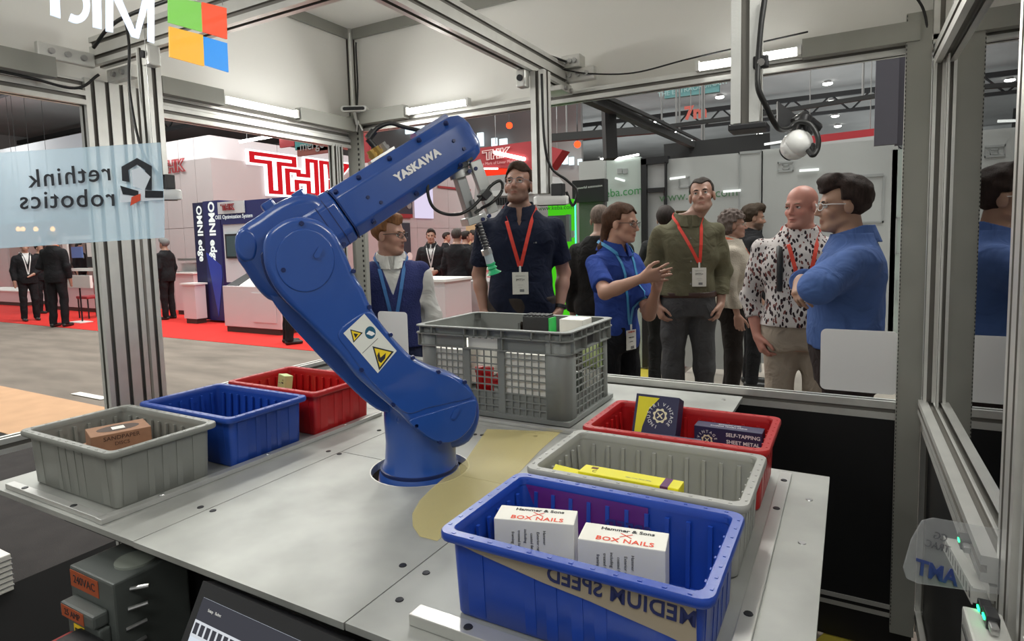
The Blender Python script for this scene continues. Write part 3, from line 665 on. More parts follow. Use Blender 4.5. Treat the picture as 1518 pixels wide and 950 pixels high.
# ------------------------------------------------------------------ dividable bins
BW_, BD_, BH_ = .42, .272, .140
def make_bin(name, label, m, x, y, ridge=10, dirt=None):
    """tapered plastic bin: x,y the left front corner of the rim"""
    t = thing(name, label, 'bin', (x + BW_ / 2, y + BD_ / 2, T + .0008), 0, 'plastic bins in two rows on the table')
    bm = bmesh.new(); w, d = BW_ - .032, BD_ - .032; g = .026
    prof_o = [(w - .016, d - .016, .012, 0), (w - .010, d - .010, .014, .004), (w, d, .016, BH_ - .012)]
    prof_i = [(w - .006, d - .006, .014, BH_ - .004), (w - .018, d - .018, .010, .0045)]
    rings = [rrect(a, b, r, z) for a, b, r, z in prof_o + prof_i]
    loft(bm, rings); bmesh.ops.recalc_face_normals(bm, faces=bm.faces[:])
    bm_obj('body', bm, m, t, 35)
    bm = bmesh.new()                                    # rolled rim
    rr = [(w - .008, d - .008, .014, BH_ - .014), (BW_ - .004, BD_ - .004, .020, BH_ - .014), (BW_, BD_, .022, BH_ - .011), (BW_, BD_, .022, BH_ - .003), (BW_ - .004, BD_ - .004, .020, BH_), (w - .002, d - .002, .015, BH_), (w - .006, d - .006, .013, BH_ - .003), (w - .008, d - .008, .012, BH_ - .014)]
    V = loft(bm, [rrect(*q) for q in rr], cap=False); 
    n = len(V[0])
    for k in range(n): bm.faces.new((V[-1][k], V[-1][(k + 1) % n], V[0][(k + 1) % n], V[0][k]))
    bmesh.ops.recalc_face_normals(bm, faces=bm.faces[:]); bm_obj('rim', bm, m, t, 40)
    bm = bmesh.new(); zr = BH_ - .022                   # divider ribs inside
    for k in range(ridge):
        xx = -w / 2 + .036 + (w - .072) * k / (ridge - 1)
        for s in (-1, 1): add_prism(bm, [(xx - .0035, s * (d / 2 - .014), .006), (xx + .0035, s * (d / 2 - .014), .006), (xx + .0035, s * (d / 2 - .007), zr), (xx - .0035, s * (d / 2 - .007), zr)], (0, -s * .005, 0))
    for k in range(6):
        yy = -d / 2 + .034 + (d - .068) * k / 5
        for s in (-1, 1): add_prism(bm, [(s * (w / 2 - .014), yy - .0035, .006), (s * (w / 2 - .014), yy + .0035, .006), (s * (w / 2 - .007), yy + .0035, zr), (s * (w / 2 - .007), yy - .0035, zr)], (-s * .005, 0, 0))
    bmesh.ops.recalc_face_normals(bm, faces=bm.faces[:]); o = bm_obj('inner_rib', bm, m, t); o['kind'] = 'stuff'
    bm = bmesh.new()                                    # pads moulded on the outside, marks on the rim
    for xx, ww in ((-w / 2 + .045, .03), (-.055, .018), (-.02, .018), (.02, .018), (.055, .018), (w / 2 - .045, .03)):
        for s in (-1, 1): add_prism(bm, [(xx - ww / 2, s * (d / 2 - .0075), .006), (xx + ww / 2, s * (d / 2 - .0075), .006), (xx + ww / 2, s * (d / 2 - .0015), BH_ - .02), (xx - ww / 2, s * (d / 2 - .0015), BH_ - .02)], (0, s * .003, 0))
    for yy, ww in ((-d / 2 + .035, .03), (-.035, .014), (0, .014), (.035, .014), (d / 2 - .035, .03)):
        for s in (-1, 1): add_prism(bm, [(s * (w / 2 - .0075), yy - ww / 2, .006), (s * (w / 2 - .0075), yy + ww / 2, .006), (s * (w / 2 - .0015), yy + ww / 2, BH_ - .02), (s * (w / 2 - .0015), yy - ww / 2, BH_ - .02)], (s * .003, 0, 0))
    for k in range(12):
        xx = -BW_ / 2 + .03 + (BW_ - .06) * k / 11
        for s in (-1, 1): add_box(bm, (xx, s * (BD_ / 2 - .008), BH_), (.006, .004, .0016))
    for k in range(8):
        yy = -BD_ / 2 + .03 + (BD_ - .06) * k / 7
        for s in (-1, 1): add_box(bm, (s * (BW_ / 2 - .008), yy, BH_), (.004, .006, .0016))
    bmesh.ops.recalc_face_normals(bm, faces=bm.faces[:]); o = bm_obj('outer_rib', bm, m, t); o['kind'] = 'stuff'
    return t
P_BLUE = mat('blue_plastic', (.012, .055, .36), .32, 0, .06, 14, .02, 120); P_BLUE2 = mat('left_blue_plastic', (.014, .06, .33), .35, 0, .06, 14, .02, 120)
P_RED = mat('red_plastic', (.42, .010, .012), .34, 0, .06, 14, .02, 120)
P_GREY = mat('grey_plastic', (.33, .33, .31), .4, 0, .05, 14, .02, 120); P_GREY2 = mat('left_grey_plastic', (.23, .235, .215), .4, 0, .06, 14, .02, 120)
bR = [make_bin('plastic_bin', 'blue plastic bin holding two white nail boxes, nearest the camera', P_BLUE, -.272, .790),
      make_bin('plastic_bin', 'pale grey plastic bin holding yellow cartons with a purple band', P_GREY, -.272, 1.082),
      make_bin('plastic_bin', 'red plastic bin holding navy screw cartons', P_RED, -.272, 1.372)]
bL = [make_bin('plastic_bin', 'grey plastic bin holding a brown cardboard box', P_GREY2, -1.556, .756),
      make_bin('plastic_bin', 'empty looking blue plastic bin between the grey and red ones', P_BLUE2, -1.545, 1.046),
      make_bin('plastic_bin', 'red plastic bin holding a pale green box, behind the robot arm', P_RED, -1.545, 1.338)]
# reflected speed lettering and tints, painted onto the near blue bin
BEIGE_REFL = film_mat('beige_reflection', (.50, .42, .30), .62, rough=.35)
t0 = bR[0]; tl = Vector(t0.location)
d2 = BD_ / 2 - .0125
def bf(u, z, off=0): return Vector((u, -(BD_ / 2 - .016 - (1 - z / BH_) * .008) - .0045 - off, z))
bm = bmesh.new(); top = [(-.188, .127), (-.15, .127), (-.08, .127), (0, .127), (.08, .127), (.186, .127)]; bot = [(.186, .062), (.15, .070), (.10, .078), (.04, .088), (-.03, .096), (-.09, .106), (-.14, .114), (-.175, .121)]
add_prism(bm, [bf(*p) for p in top + bot], (0, -.0006, 0)); bmesh.ops.recalc_face_normals(bm, faces=bm.faces[:]); bmesh.ops.triangulate(bm, faces=bm.faces[:]); bm_obj('front_reflection', bm, BEIGE_REFL, t0)
lettering('MEDIUM SPEED', .030, bf(.082, .108, .0012), (1, 0, -.04), (0, -1, .05), mat('navy_reflection', (.012, .02, .10), .5), t0, mirror=True, space=1.05, bold=.0006)
lettering('SPEED', .030, Vector((.02, BD_ / 2 - .0305, .085)), (1, 0, 0), (0, -1, .05), mat('navy_reflection_inside', (.015, .02, .16), .5), t0, mirror=True, space=1.05, bold=.0006)
bm = bmesh.new(); add_prism(bm, [(-.18, BD_ / 2 - .0245, .128), (.055, BD_ / 2 - .0245, .128), (.055, BD_ / 2 - .0287, .045), (-.10, BD_ / 2 - .0287, .045), (-.16, BD_ / 2 - .027, .085)], (0, -.0006, 0)); bmesh.ops.recalc_face_normals(bm, faces=bm.faces[:]); bm_obj('inside_reflection', bm, film_mat('purple_reflection', (.13, .02, .22), .7, rough=.35), t0)

# ------------------------------------------------------------------ cartons
def carton(name, label, c, size, rz, mats, rx=0, ry=0, group=None, seam=True, flap=None):
    """c: centre of the box; size along its own x, y, z"""
    t = thing(name, label, 'box', c, 0, group); t.rotation_euler = (rx, ry, rz)
    sx, sy, sz = [s / 2 for s in size]
    boxobj('carton_body', (-sx, -sy, -sz), (sx, sy, sz), mats, t, .0015)
    return t
def print_on(t, size, face, s, h, u, v, m, **kw):
    sx, sy, sz = [q / 2 for q in size]; e = .0005
    ex, ez, o = {'top': (Vector((1, 0, 0)), Vector((0, 0, 1)), Vector((0, 0, sz + e))), 'front': (Vector((1, 0, 0)), Vector((0, -1, 0)), Vector((0, -sy - e, 0)))}[face]
    ey = ez.cross(ex); rot = kw.pop('rot', 0)
    ex2 = ex * math.cos(rot) + ey * math.sin(rot)
    return lettering(s, h, o + ex * u + ey * v, ex2, ez, m, t, depth=.0001, **kw)
def patch(t, size, face, u0, u1, v0, v1, m, nm='printed_panel', e=.0003, poly=None):
    sx, sy, sz = [q / 2 for q in size]
    ex, ez, o = {'top': (Vector((1, 0, 0)), Vector((0, 0, 1)), Vector((0, 0, sz))), 'front': (Vector((1, 0, 0)), Vector((0, -1, 0)), Vector((0, -sy, 0))), 'right': (Vector((0, 1, 0)), Vector((1, 0, 0)), Vector((sx, 0, 0)))}[face]
    ey = ez.cross(ex); pts = poly or ((u0, v0), (u1, v0), (u1, v1), (u0, v1))
    bm = bmesh.new(); add_prism(bm, [o + ex * a + ey * b + ez * .0001 for a, b in pts], ez * e); bmesh.ops.recalc_face_normals(bm, faces=bm.faces[:]); return bm_obj(nm, bm, m, t)
def gear(t, size, face, u, v, r, m, txt=None, tm=None):
    pts = []
    for k in range(32):
        rr = r if (k // 2) % 2 else r * .84; pts.append((u + rr * math.cos(2 * math.pi * k / 32), v + rr * math.sin(2 * math.pi * k / 32)))
    patch(t, size, face, 0, 0, 0, 0, m, 'gear_emblem', .0004, pts)
    patch(t, size, face, 0, 0, 0, 0, NAVY, 'gear_emblem', .0007, [(u + r * .66 * math.cos(2 * math.pi * k / 24), v + r * .66 * math.sin(2 * math.pi * k / 24)) for k in range(24)])
    for a in (45, 135):
        c, s = math.cos(R(a)), math.sin(R(a)); q = r * .5; w = r * .08
        patch(t, size, face, 0, 0, 0, 0, m, 'gear_emblem', .0010, [(u - c * q - s * w, v - s * q + c * w), (u - c * q + s * w, v - s * q - c * w), (u + c * q + s * w, v + s * q - c * w), (u + c * q - s * w, v + s * q + c * w)])
def ring_text(t, size, face, s, u, v, r, h, m, a0, a1):
    """letters set around a circle, clockwise"""
    n = len(s)
    for k, ch in enumerate(s):
        if ch == ' ': continue
        a = R(a0 + (a1 - a0) * k / (n - 1))
        print_on(t, size, face, ch, h, u + r * math.cos(a), v + r * math.sin(a), m, rot=a - math.pi / 2)
# white nail boxes: front faces lean back a little
NB = (.110, .052, .105)
def nail_box(label, fl, fr, bl, z):
    A, B, Cc = at_z(*fl, z), at_z(*fr, z), at_z(*bl, z); ex = (B - A).normalized(); w = (B - A).length; dpt = max(.04, (Cc - A).length * .98)
    size = (w, dpt, z - T - .008); rz = math.atan2(ex.y, ex.x); ey = Vector((-ex.y, ex.x, 0))
    c = A + ex * w / 2 + ey * dpt / 2; c.z = T + .007 + size[2] / 2
    t = carton('nail_box', label, c, size, rz, WPAPER, group=None)
    hw, hd = size[0] / 2, size[1] / 2
    print_on(t, size, 'top', 'Hammer & Sons', .0125, .004, hd * .52, INK, bold=.0003); print_on(t, size, 'top', 'BOX NAILS', .0165, .004, -hd * .62, RINK, bold=.0003, space=1.08)
    for a in (35, -35):
        bm = bmesh.new(); c_, s_ = math.cos(R(a)), math.sin(R(a)); add_prism(bm, [Vector((.004 + x * c_ - y * s_, x * s_ + y * c_, size[2] / 2 + .0002)) for x, y in ((-.011, -.0008), (.011, -.0008), (.011, .0008), (-.011, .0008))], (0, 0, .0003)); bm_obj('hammer_emblem', bm, RINK, t)
    for k, s in enumerate(('Hammer', 'Exterior rated', 'coated finish', 'including', 'treated lumber', 'framing')):
        print_on(t, size, 'front', s, .0068, .018 - k * .0105, size[2] / 2 - .014 - .003 * (k % 3), INK, rot=-math.pi / 2, align='LEFT')
    return t
nail_box('white nail box with red lettering, the one by the blue bin centre left', (732, 767), (850.6, 777), (746, 747), T + .133)
nail_box('white nail box with red lettering, the one at the lower right', (856.2, 797), (986.6, 816), (869.3, 772.2), T + .133)
# yellow cartons in the grey bin
YEL = mat('yellow_card', (.72, .66, .015), .45, 0, .02, 30); PURP = mat('purple_print', (.10, .015, .10), .5); BRN = mat('brown_print', (.10, .02, .01), .5)
A, B = at_z(857, 698, T + .124), at_z(1006, 725, T + .124); w = (B - A).length; rz = math.atan2(B.y - A.y, B.x - A.x)
S = (w, .042, .040); c = (A + B) / 2 + Vector((-math.sin(rz), math.cos(rz), 0)) * .020; c.z = T + .104
t = carton('glue_carton', 'long yellow carton with purple end band, topmost in the grey bin', c, S, rz, YEL)
patch(t, S, 'top', w / 2 - .035, w / 2 - .020, -.021, .021, PURP, 'purple_band'); patch(t, S, 'front', w / 2 - .035, w / 2 - .020, -.020, .020, PURP, 'purple_band')
patch(t, S, 'front', .022, .052, -.018, .010, BRN, 'logo_patch'); print_on(t, S, 'front', 'STICK', .009, .037, -.004, WINK)
print_on(t, S, 'front', 'ADHESIVE & SOLVENT', .011, -.03, -.008, INK, rot=math.pi); print_on(t, S, 'front', 'fast drying, clear finish', .006, -.02, .008, GINK, rot=math.pi)
print_on(t, S, 'top', 'keep away from heat', .006, .02, -.008, GINK, rot=math.pi); patch(t, S, 'top', -w / 2 + .018, -w / 2 + .032, .004, .014, BRN, 'hazard_print'); print_on(t, S, 'top', 'C', .014, -w / 2 + .03, -.008, INK)
t = carton('glue_carton', 'yellow carton lying low at the left end of the grey bin', at_z(850, 714, T + .100), (.09, .05, .035), rz + .25, YEL, ry=R(10))
S = (.15, .05, .03); t = carton('glue_carton', 'yellow carton showing as a thin strip at the right of the grey bin', Vector((.035, 1.135, T + .095)), S, rz - .02, YEL)
# navy cartons in the red bin
NAVY = mat('navy_card', (.022, .022, .075), .5); CREAM = mat('cream_ink', (.80, .74, .50), .6)
A, B = at_z(934, 643, T + .108), at_z(1000, 651, T + .108)
def navy(label, fl, fr, z, size_yz, txt, lean=0, extra=None):
    A, B = at_z(*fl, z), at_z(*fr, z); w = (B - A).length; rz = math.atan2(B.y - A.y, B.x - A.x); S = (w,) + size_yz
    c = (A + B) / 2 + Vector((-math.sin(rz), math.cos(rz), 0)) * size_yz[0] / 2; c.z = z - size_yz[1] / 2
    return carton('screw_carton', label, c, S, rz, NAVY, rx=lean), S
t, S = navy('navy screw carton with white lettering at the right of the red bin', (1029, 630), (1130, 643), T + .118, (.045, .110), 0)
print_on(t, S, 'front', 'SELF-TAPPING', .0125, .036, .041, WINK, bold=.0002); print_on(t, S, 'front', 'SHEET METAL', .0125, .036, .024, WINK, bold=.0002)
gear(t, S, 'front', -.048, .022, .014, CREAM); ring_text(t, S, 'front', 'VINTAGE', -.048, .022, .021, .0095, WINK, 165, 15)
print_on(t, S, 'top', 'SHEET METAL SCREWS', .0085, .0, -.005, WINK, rot=math.pi); print_on(t, S, 'top', 'SELF-TAPPING', .0085, .0, .009, WINK, rot=math.pi)
S = (.112, .046, .125); c = at_y(972, 622, 1.545); 
t = carton('screw_carton', 'tilted navy and yellow carton with gear emblem leaning in the red bin', Vector((c.x, 1.560, T + .118)), S, R(-2), NAVY, rx=R(-24))
patch(t, S, 'front', 0, 0, 0, 0, YEL, 'yellow_corner', .0003, [(-.049, -.056), (-.033, -.056), (-.030, -.02), (-.018, .025), (.006, .056), (-.049, .056)])
gear(t, S, 'front', .012, .012, .019, CREAM); ring_text(t, S, 'front', 'VINTAGE', .012, .012, .029, .0125, WINK, 75, -40); ring_text(t, S, 'front', 'INDUSTRI', .012, .012, .029, .0125, WINK, 255, 105)
t, S = navy('navy screw carton lying behind the red bin front rim, mid left', (932, 648), (1035, 661), T + .122, (.05, .06), 0)
print_on(t, S, 'top', 'SHEET METAL SCREWS', .0085, .0, -.005, WINK, rot=math.pi); print_on(t, S, 'top', 'SELF-TAPPING', .0085, .0, .009, WINK, rot=math.pi)
# brown box in the left grey bin, pale box in the left red bin
CARD = mat('brown_card', (.30, .16, .095), .8, 0, .08, 40)
A, B = at_z(136, 648, T + .118), at_z(211, 634, T + .118)
t = thing('cardboard_box', 'brown cardboard box with oval window in the grey left bin', 'box', (0, 0, 0))
P = [at_z(*p, T + .135) for p in ((101, 642), (134, 649), (211, 634), (176, 627))]
A0, A1, A2 = P[0], P[1], P[2]; w = (A2 - A1).length; dd = (A1 - A0).length; exc = (A2 - A1).normalized(); rzc = math.atan2(exc.y, exc.x)
S = (max(w, .13), max(dd, .10), .05); eyc = Vector((-exc.y, exc.x, 0)); cc = A1 + exc * S[0] / 2 + eyc * S[1] / 2; t.location = (cc.x, cc.y, T + .135 - .025); t.rotation_euler = (0, 0, rzc)
boxobj('carton_body', (-S[0] / 2, -S[1] / 2, -.025), (S[0] / 2, S[1] / 2, .025), CARD, t, .002)
patch(t, S, 'top', 0, 0, 0, 0, mat('dark_brown_print', (.07, .045, .035), .7), 'oval_print', .0004, [(.0 + S[0] * .36 * math.cos(2 * math.pi * k / 24), S[1] * .30 * math.sin(2 * math.pi * k / 24)) for k in range(24)])
patch(t, S, 'top', -.014, .014, -.014, .014, WPAPER, 'label_patch', .0008); print_on(t, S, 'front', 'SANDPAPER', .0145, .0, .013, mat('dark_print_brown', (.06, .03, .02), .7)); print_on(t, S, 'front', 'DISCS', .0125, .0, -.002, mat('dark_print_brown2', (.06, .03, .02), .7))
o = tag(boxobj('cardboard_box', (-1.475, .80, T + .007), (-1.22, .965, T + .084), CARD, None, .002), 'lower brown cardboard box under the one with an oval window', 'box')
PG = mat('pale_green_card', (.50, .60, .26), .5)
A = at_z(416, 576, T + .10); t = carton('green_box', 'pale green box standing in the red bin left of the robot', Vector((-1.455, 1.505, T + .093)), (.060, .03, .085), R(-20), PG, rx=R(-8))
S = (.060, .03, .085); print_on(t, S, 'front', 'v10', .008, .016, .026, INK); patch(t, S, 'front', -.022, .0, .012, .0145, GINK); patch(t, S, 'front', .006, .022, .014, .019, INK)

# ------------------------------------------------------------------ grey mesh crate
CR = mat('crate_grey', (.19, .20, .19), .5, 0, .05, 12)
cr = thing('mesh_crate', 'large grey mesh sided crate behind the robot', 'crate', (-.76, 1.945, T + .0008))
CW, CD, CH = .60, .41, .300
def cb(nm, boxes, m=CR, stuff=False):
    bm = bmesh.new()
    for a, b in boxes: box2(bm, a, b)
    o = bm_obj(nm, bm, m, cr)
    if stuff: o['kind'] = 'stuff'
    return o
hw, hd = CW / 2, CD / 2
cb('base', [((-hw + .02, -hd + .02, 0), (hw - .02, hd - .02, .006)), ((-hw + .006, -hd + .006, .004), (hw - .006, -hd + .02, .018)), ((-hw + .006, hd - .02, .004), (hw - .006, hd - .006, .018)), ((-hw + .006, -hd + .02, .004), (-hw + .02, hd - .02, .018)), ((hw - .02, -hd + .02, .004), (hw - .006, hd - .02, .018))])
def rim(z0, z1, out, thick):
    bm = bmesh.new(); V = loft(bm, [rrect(CW - 2 * out, CD - 2 * out, .03, z) for z in (z0, z1)] + [rrect(CW - 2 * out - 2 * thick, CD - 2 * out - 2 * thick, .025, z) for z in (z1, z0)], cap=False)
    n = len(V[0])
    for k in range(n): bm.faces.new((V[-1][k], V[-1][(k + 1) % n], V[0][(k + 1) % n], V[0][k]))
    bmesh.ops.recalc_face_normals(bm, faces=bm.faces[:]); return bm_obj('rim', bm, CR, cr, 40)
rim(CH - .004, CH, 0, .022); rim(CH - .030, CH - .026, 0, .018); rim(CH - .072, CH - .068, .004, .014)
# wall between the rims, with a hand opening in the front and back
wl = []
for sy in (-1, 1):
    y0_, y1_ = sy * (hd - .018), sy * (hd - .021)
    for x0_, x1_ in ((-hw + .04, -.088), (.035, hw - .04)): wl.append(((x0_, min(y0_, y1_), CH - .072), (x1_, max(y0_, y1_), CH - .003)))
    wl.append(((-.088, min(y0_, y1_), CH - .030), (.035, max(y0_, y1_), CH - .003)))
    for k in range(5): wl.append(((-.088 + k * .0246, min(y0_, y1_), CH - .036), (-.078 + k * .0246, max(y0_, y1_), CH - .030)))
for sx in (-1, 1): wl.append(((min(sx * (hw - .018), sx * (hw - .021)), -hd + .04, CH - .072), (max(sx * (hw - .018), sx * (hw - .021)), hd - .04, CH - .003)))
cb('rim_wall', wl)
web = []
for x in (-.27, -.22, -.085, -.045, .005, .06, .17, .235, .27):
    for s in (-1, 1): web.append(((x - .0015, s * hd, CH - .03), (x + .0015, s * (hd - .018), CH - .003)))
for x in (-.28, -.09, .06, .235):
    for s in (-1, 1): web.append(((x - .0015, s * (hd - .003), CH - .07), (x + .0015, s * (hd - .018), CH - .028)))
for y in (-.165, -.10, -.06, 0, .06, .10, .165):
    for s in (-1, 1): web.append(((s * hw, y - .0015, CH - .07 if abs(y) in (.165, .06) else CH - .03), (s * (hw - .018), y + .0015, CH - .003)))
cb('rim_web', web, stuff=True)
for sx in (-1, 1):
    for sy in (-1, 1):
        bm = bmesh.new(); pts = [Vector((sx * (hw - .014), sy * (hd - .075), 0)), Vector((sx * (hw - .014), sy * (hd - .04), 0)), Vector((sx * (hw - .022), sy * (hd - .022), 0)), Vector((sx * (hw - .04), sy * (hd - .014), 0)), Vector((sx * (hw - .085), sy * (hd - .014), 0))]
        A = [p + Vector((0, 0, .004)) for p in pts]; B_ = [p + Vector((0, 0, CH - .004)) for p in pts]
        loft(bm, [A, B_], closed=False, cap=False); o = bm_obj('corner_column', bm, CR, cr, 30); q = o.modifiers.new('wall', 'SOLIDIFY'); q.thickness = .004
def lattice(axis, s, lo, hi, nc, z0, z1, nr):
    bx = []; y = s * ((hd if axis == 'x' else hw) - .016)
    def q(u0, u1, za, zb__, t=.003):
        return ((u0, y - t / 2, za), (u1, y + t / 2, zb__)) if axis == 'x' else ((y - t / 2, u0, za), (y + t / 2, u1, zb__))
    for k in range(nc + 1):
        u = lo + (hi - lo) * k / nc; bx.append(q(u - .0021, u + .0021, z0, z1))
    for k in range(nr + 1):
        z = z0 + (z1 - z0) * k / nr; bx.append(q(lo, hi, z - .0021, z + .0021, .0034))
    cb('side_mesh', bx, stuff=True)
    a, b = q(lo, hi, z0, z0 + (z1 - z0) * 3 / nr, .0012); a = list(a); b = list(b)
    i = 1 if axis == 'x' else 0; a[i] -= s * .004; b[i] -= s * .004; cb('mesh_backing', [(a, b)])
for s in (-1, 1):
    lattice('x', s, -.215, -.10, 5, .018, CH - .072, 9); lattice('x', s, -.072, .038, 4, .018, CH - .072, 9); lattice('x', s, .062, .212, 6, .018, CH - .072, 9)
    cb('pillar', [((-.10, s * (hd - .012), .004), (-.072, s * (hd - .020), CH - .07)), ((.038, s * (hd - .012), .004), (.062, s * (hd - .020), CH - .07))])
    lattice('y', s, -.13, .13, 8, .018, CH - .072, 9)
cb('handle_slot', [((hw - .017, -.03, CH - .062), (hw - .0165 + .002, .03, CH - .036))], BLACKP)
# goods in the crate
def good(name, label, a, b, m, bev=.003): return tag(boxobj(name, a, b, m, None, bev), label, 'box')
zc = T + .0075
good('white_carton', 'tall white carton in the crate behind the wide mesh', (-.700, 1.763, zc + .06), (-.545, 1.98, T + .222), WPAPER)
good('white_carton', 'white carton at the left end of the crate', (-1.0, 1.763, zc + .08), (-.87, 2.0, T + .22), WPAPER)
good('white_carton', 'white box top showing in the crate front handle opening', (-.846, 1.766, T + .222), (-.727, 1.90, T + .268), WPAPER)
good('white_carton', 'small white box with lid seam lying on top at the right of the crate', (-.625, 2.03, T + .236), (-.535, 2.12, T + .302), WPAPER)
o = thing('black_case', 'black case with green side and ridged top in the crate', 'box', (-.72, 2.06, zc)); boxobj('body', (-.055, -.03, 0), (.05, .03, .30), BLACKP, o, .004); boxobj('green_side', (.0505, -.028, .02), (.056, .028, .295), mat('green_plastic', (.03, .42, .08), .4), o)
for k in range(6): boxobj('ridge', (-.05 + k * .017, -.03, .3005), (-.041 + k * .017, .03, .306), BLACKP, o)
RG = mat('red_tool_plastic', (.55, .012, .015), .3)
o = thing('red_clamp_set', 'red plastic jars lying behind the middle mesh of the crate', 'tool', (-.795, 1.79, T + .07))
for k in range(2):
    bm = bmesh.new(); loft(bm, [[Vector((-.02 + k * .034 + r * math.cos(2 * math.pi * i / 14), r * math.sin(2 * math.pi * i / 14), z)) for i in range(14)] for z, r in ((0, .014), (.004, .016), (.07, .016), (.072, .018), (.09, .018), (.092, .014))]); bm_obj('jar', bm, RG, o, 40)
boxobj('arm', (.03, -.015, .035), (.10, .015, .06), RG, o, .005); cylobj('knob', (.07, 0, .06), (.07, 0, .075), .022, RG, o); boxobj('stand', (-.04, -.02, -.06), (.10, .02, -.001), WPAPER, o)
cylobj('white_rod', (-.715, 1.775, zc), (-.715, 1.775, T + .22), .005, WHITE); tag(bpy.data.objects['white_rod'], 'thin white rod upright behind the crate mesh', 'rod')
o = thing('tape_roll', 'pale yellow green roll behind the side mesh of the crate', 'roll', (-.515, 2.065, zc))
bm = bmesh.new(); add_cyl(bm, (-.02, 0, .17), (.035, 0, .17), .05, .05, 20); bm_obj('roll', bm, PG, o, 40); boxobj('holder', (-.02, -.03, 0), (.03, .03, .118), WPAPER, o)
good('black_bag', 'dark pointed pouch at the right corner of the crate', (-.512, 1.775, T + .10), (-.495, 1.86, T + .185), BLACKP)
# ------------------------------------------------------------------ the robot arm
RB = mat('robot_blue', (.012, .065, .30), .30, 0, .03, 10, .02, 250, coat=.5)
RBD = mat('robot_blue_groove', (.004, .015, .09), .4)
rob = thing('industrial_robot', 'blue six axis robot arm reaching over the bins, standing in the table hole', 'robot', (-.69, 1.283, T))
RO = Vector(rob.location); AZ = R(52)
RU = Vector((math.cos(AZ), math.sin(AZ), 0)); RN = Vector((math.sin(AZ), -math.cos(AZ), 0)); RV = Vector((0, 0, 1))
def rp(x, y, w):
    """point of the arm plane (offset w towards the viewer side), relative to the robot base"""
    d = ray_px(x, y); n0 = RO + RN * w; return CAM + d * ((n0 - CAM).dot(RN) / d.dot(RN)) - RO
def outline(pts, w): return [rp(x, y, w) for x, y in pts]
def smooth_poly(P, m=5):
    """closed Catmull-Rom through the points"""
    n = len(P); out = []
    for i in range(n):
        a, b, c, d = P[i - 1], P[i], P[(i + 1) % n], P[(i + 2) % n]
        for k in range(m):
            t = k / m; out.append(.5 * ((2 * b) + (c - a) * t + (2 * a - 5 * b + 4 * c - d) * t * t + (3 * b - a - 3 * c + d) * t ** 3))
    return out
# base column
bm = bmesh.new(); rings = []
for z, r, fx in ((-.22, .108, 0), (-.03, .108, 0), (-.002, .104, 0), (.006, .098, 0), (.03, .092, .004), (.08, .090, .006), (.14, .092, .006), (.19, .088, .004), (.215, .07, 0), (.222, .04, 0)):
    rings.append([RU * (fx + r * math.cos(2 * math.pi * k / 40)) + RN * (r * math.sin(2 * math.pi * k / 40) * 1.0) + RV * z for k in range(40)])
loft(bm, rings); bm_obj('base_column', bm, RB, rob, 40)
bm = bmesh.new(); loft(bm, [[RU * r * math.cos(2 * math.pi * k / 40) + RN * r * math.sin(2 * math.pi * k / 40) + RV * z for k in range(40)] for z, r in ((.004, .1005), (.012, .1005), (.012, .094), (.004, .094))], cap=False); bm_obj('base_seam', bm, RBD, rob, 40)
bm = bmesh.new(); P = outline(((585, 600), (672, 655), (674, 668), (640, 685), (600, 690), (580, 688)), .088); 
add_prism(bm, P, RN * .01); bmesh.ops.recalc_face_normals(bm, faces=bm.faces[:]); bm.free()
# shoulder body behind the lower arm
WA0, WA1 = .035, .115
prismobj('shoulder_body', smooth_poly(outline(((600, 590), (640, 560), (690, 575), (700, 610), (685, 645), (650, 655), (605, 640), (580, 615)), 0), 4), RN * (WA0 + .03) - RN * .0, RB, rob, .012)
# lower arm
la = [(404, 338), (425, 325), (448, 321), (474, 327), (494, 342), (506, 360), (519, 390), (529, 412), (539, 428), (550, 454), (562, 474), (576, 492), (592, 510), (609, 527), (630, 540), (650, 549), (670, 555), (687, 563), (700, 577), (708, 596), (707, 616), (698, 636), (684, 650), (666, 658), (648, 657), (630, 648), (612, 634), (596, 617), (576, 600), (552, 580), (528, 558), (505, 530), (484, 508), (455, 478), (428, 452), (408, 428), (394, 400), (390, 370), (394, 350)]
LA = outline(la, WA1)
arm = prismobj('lower_arm', smooth_poly(LA, 3), -RN * (WA1 - WA0), RB, rob, .014, 4)
# back shell of the lower arm, a little proud to the left (its dark recessed channel lies between)
sh = [(384, 400), (400, 440), (425, 475), (452, 505), (480, 535), (510, 565), (548, 600), (575, 612), (600, 600), (560, 560), (500, 500), (440, 440), (405, 395)]
prismobj('arm_back_shell', smooth_poly(outline(sh, .03), 3), RN * -.055, RB, rob, .012)
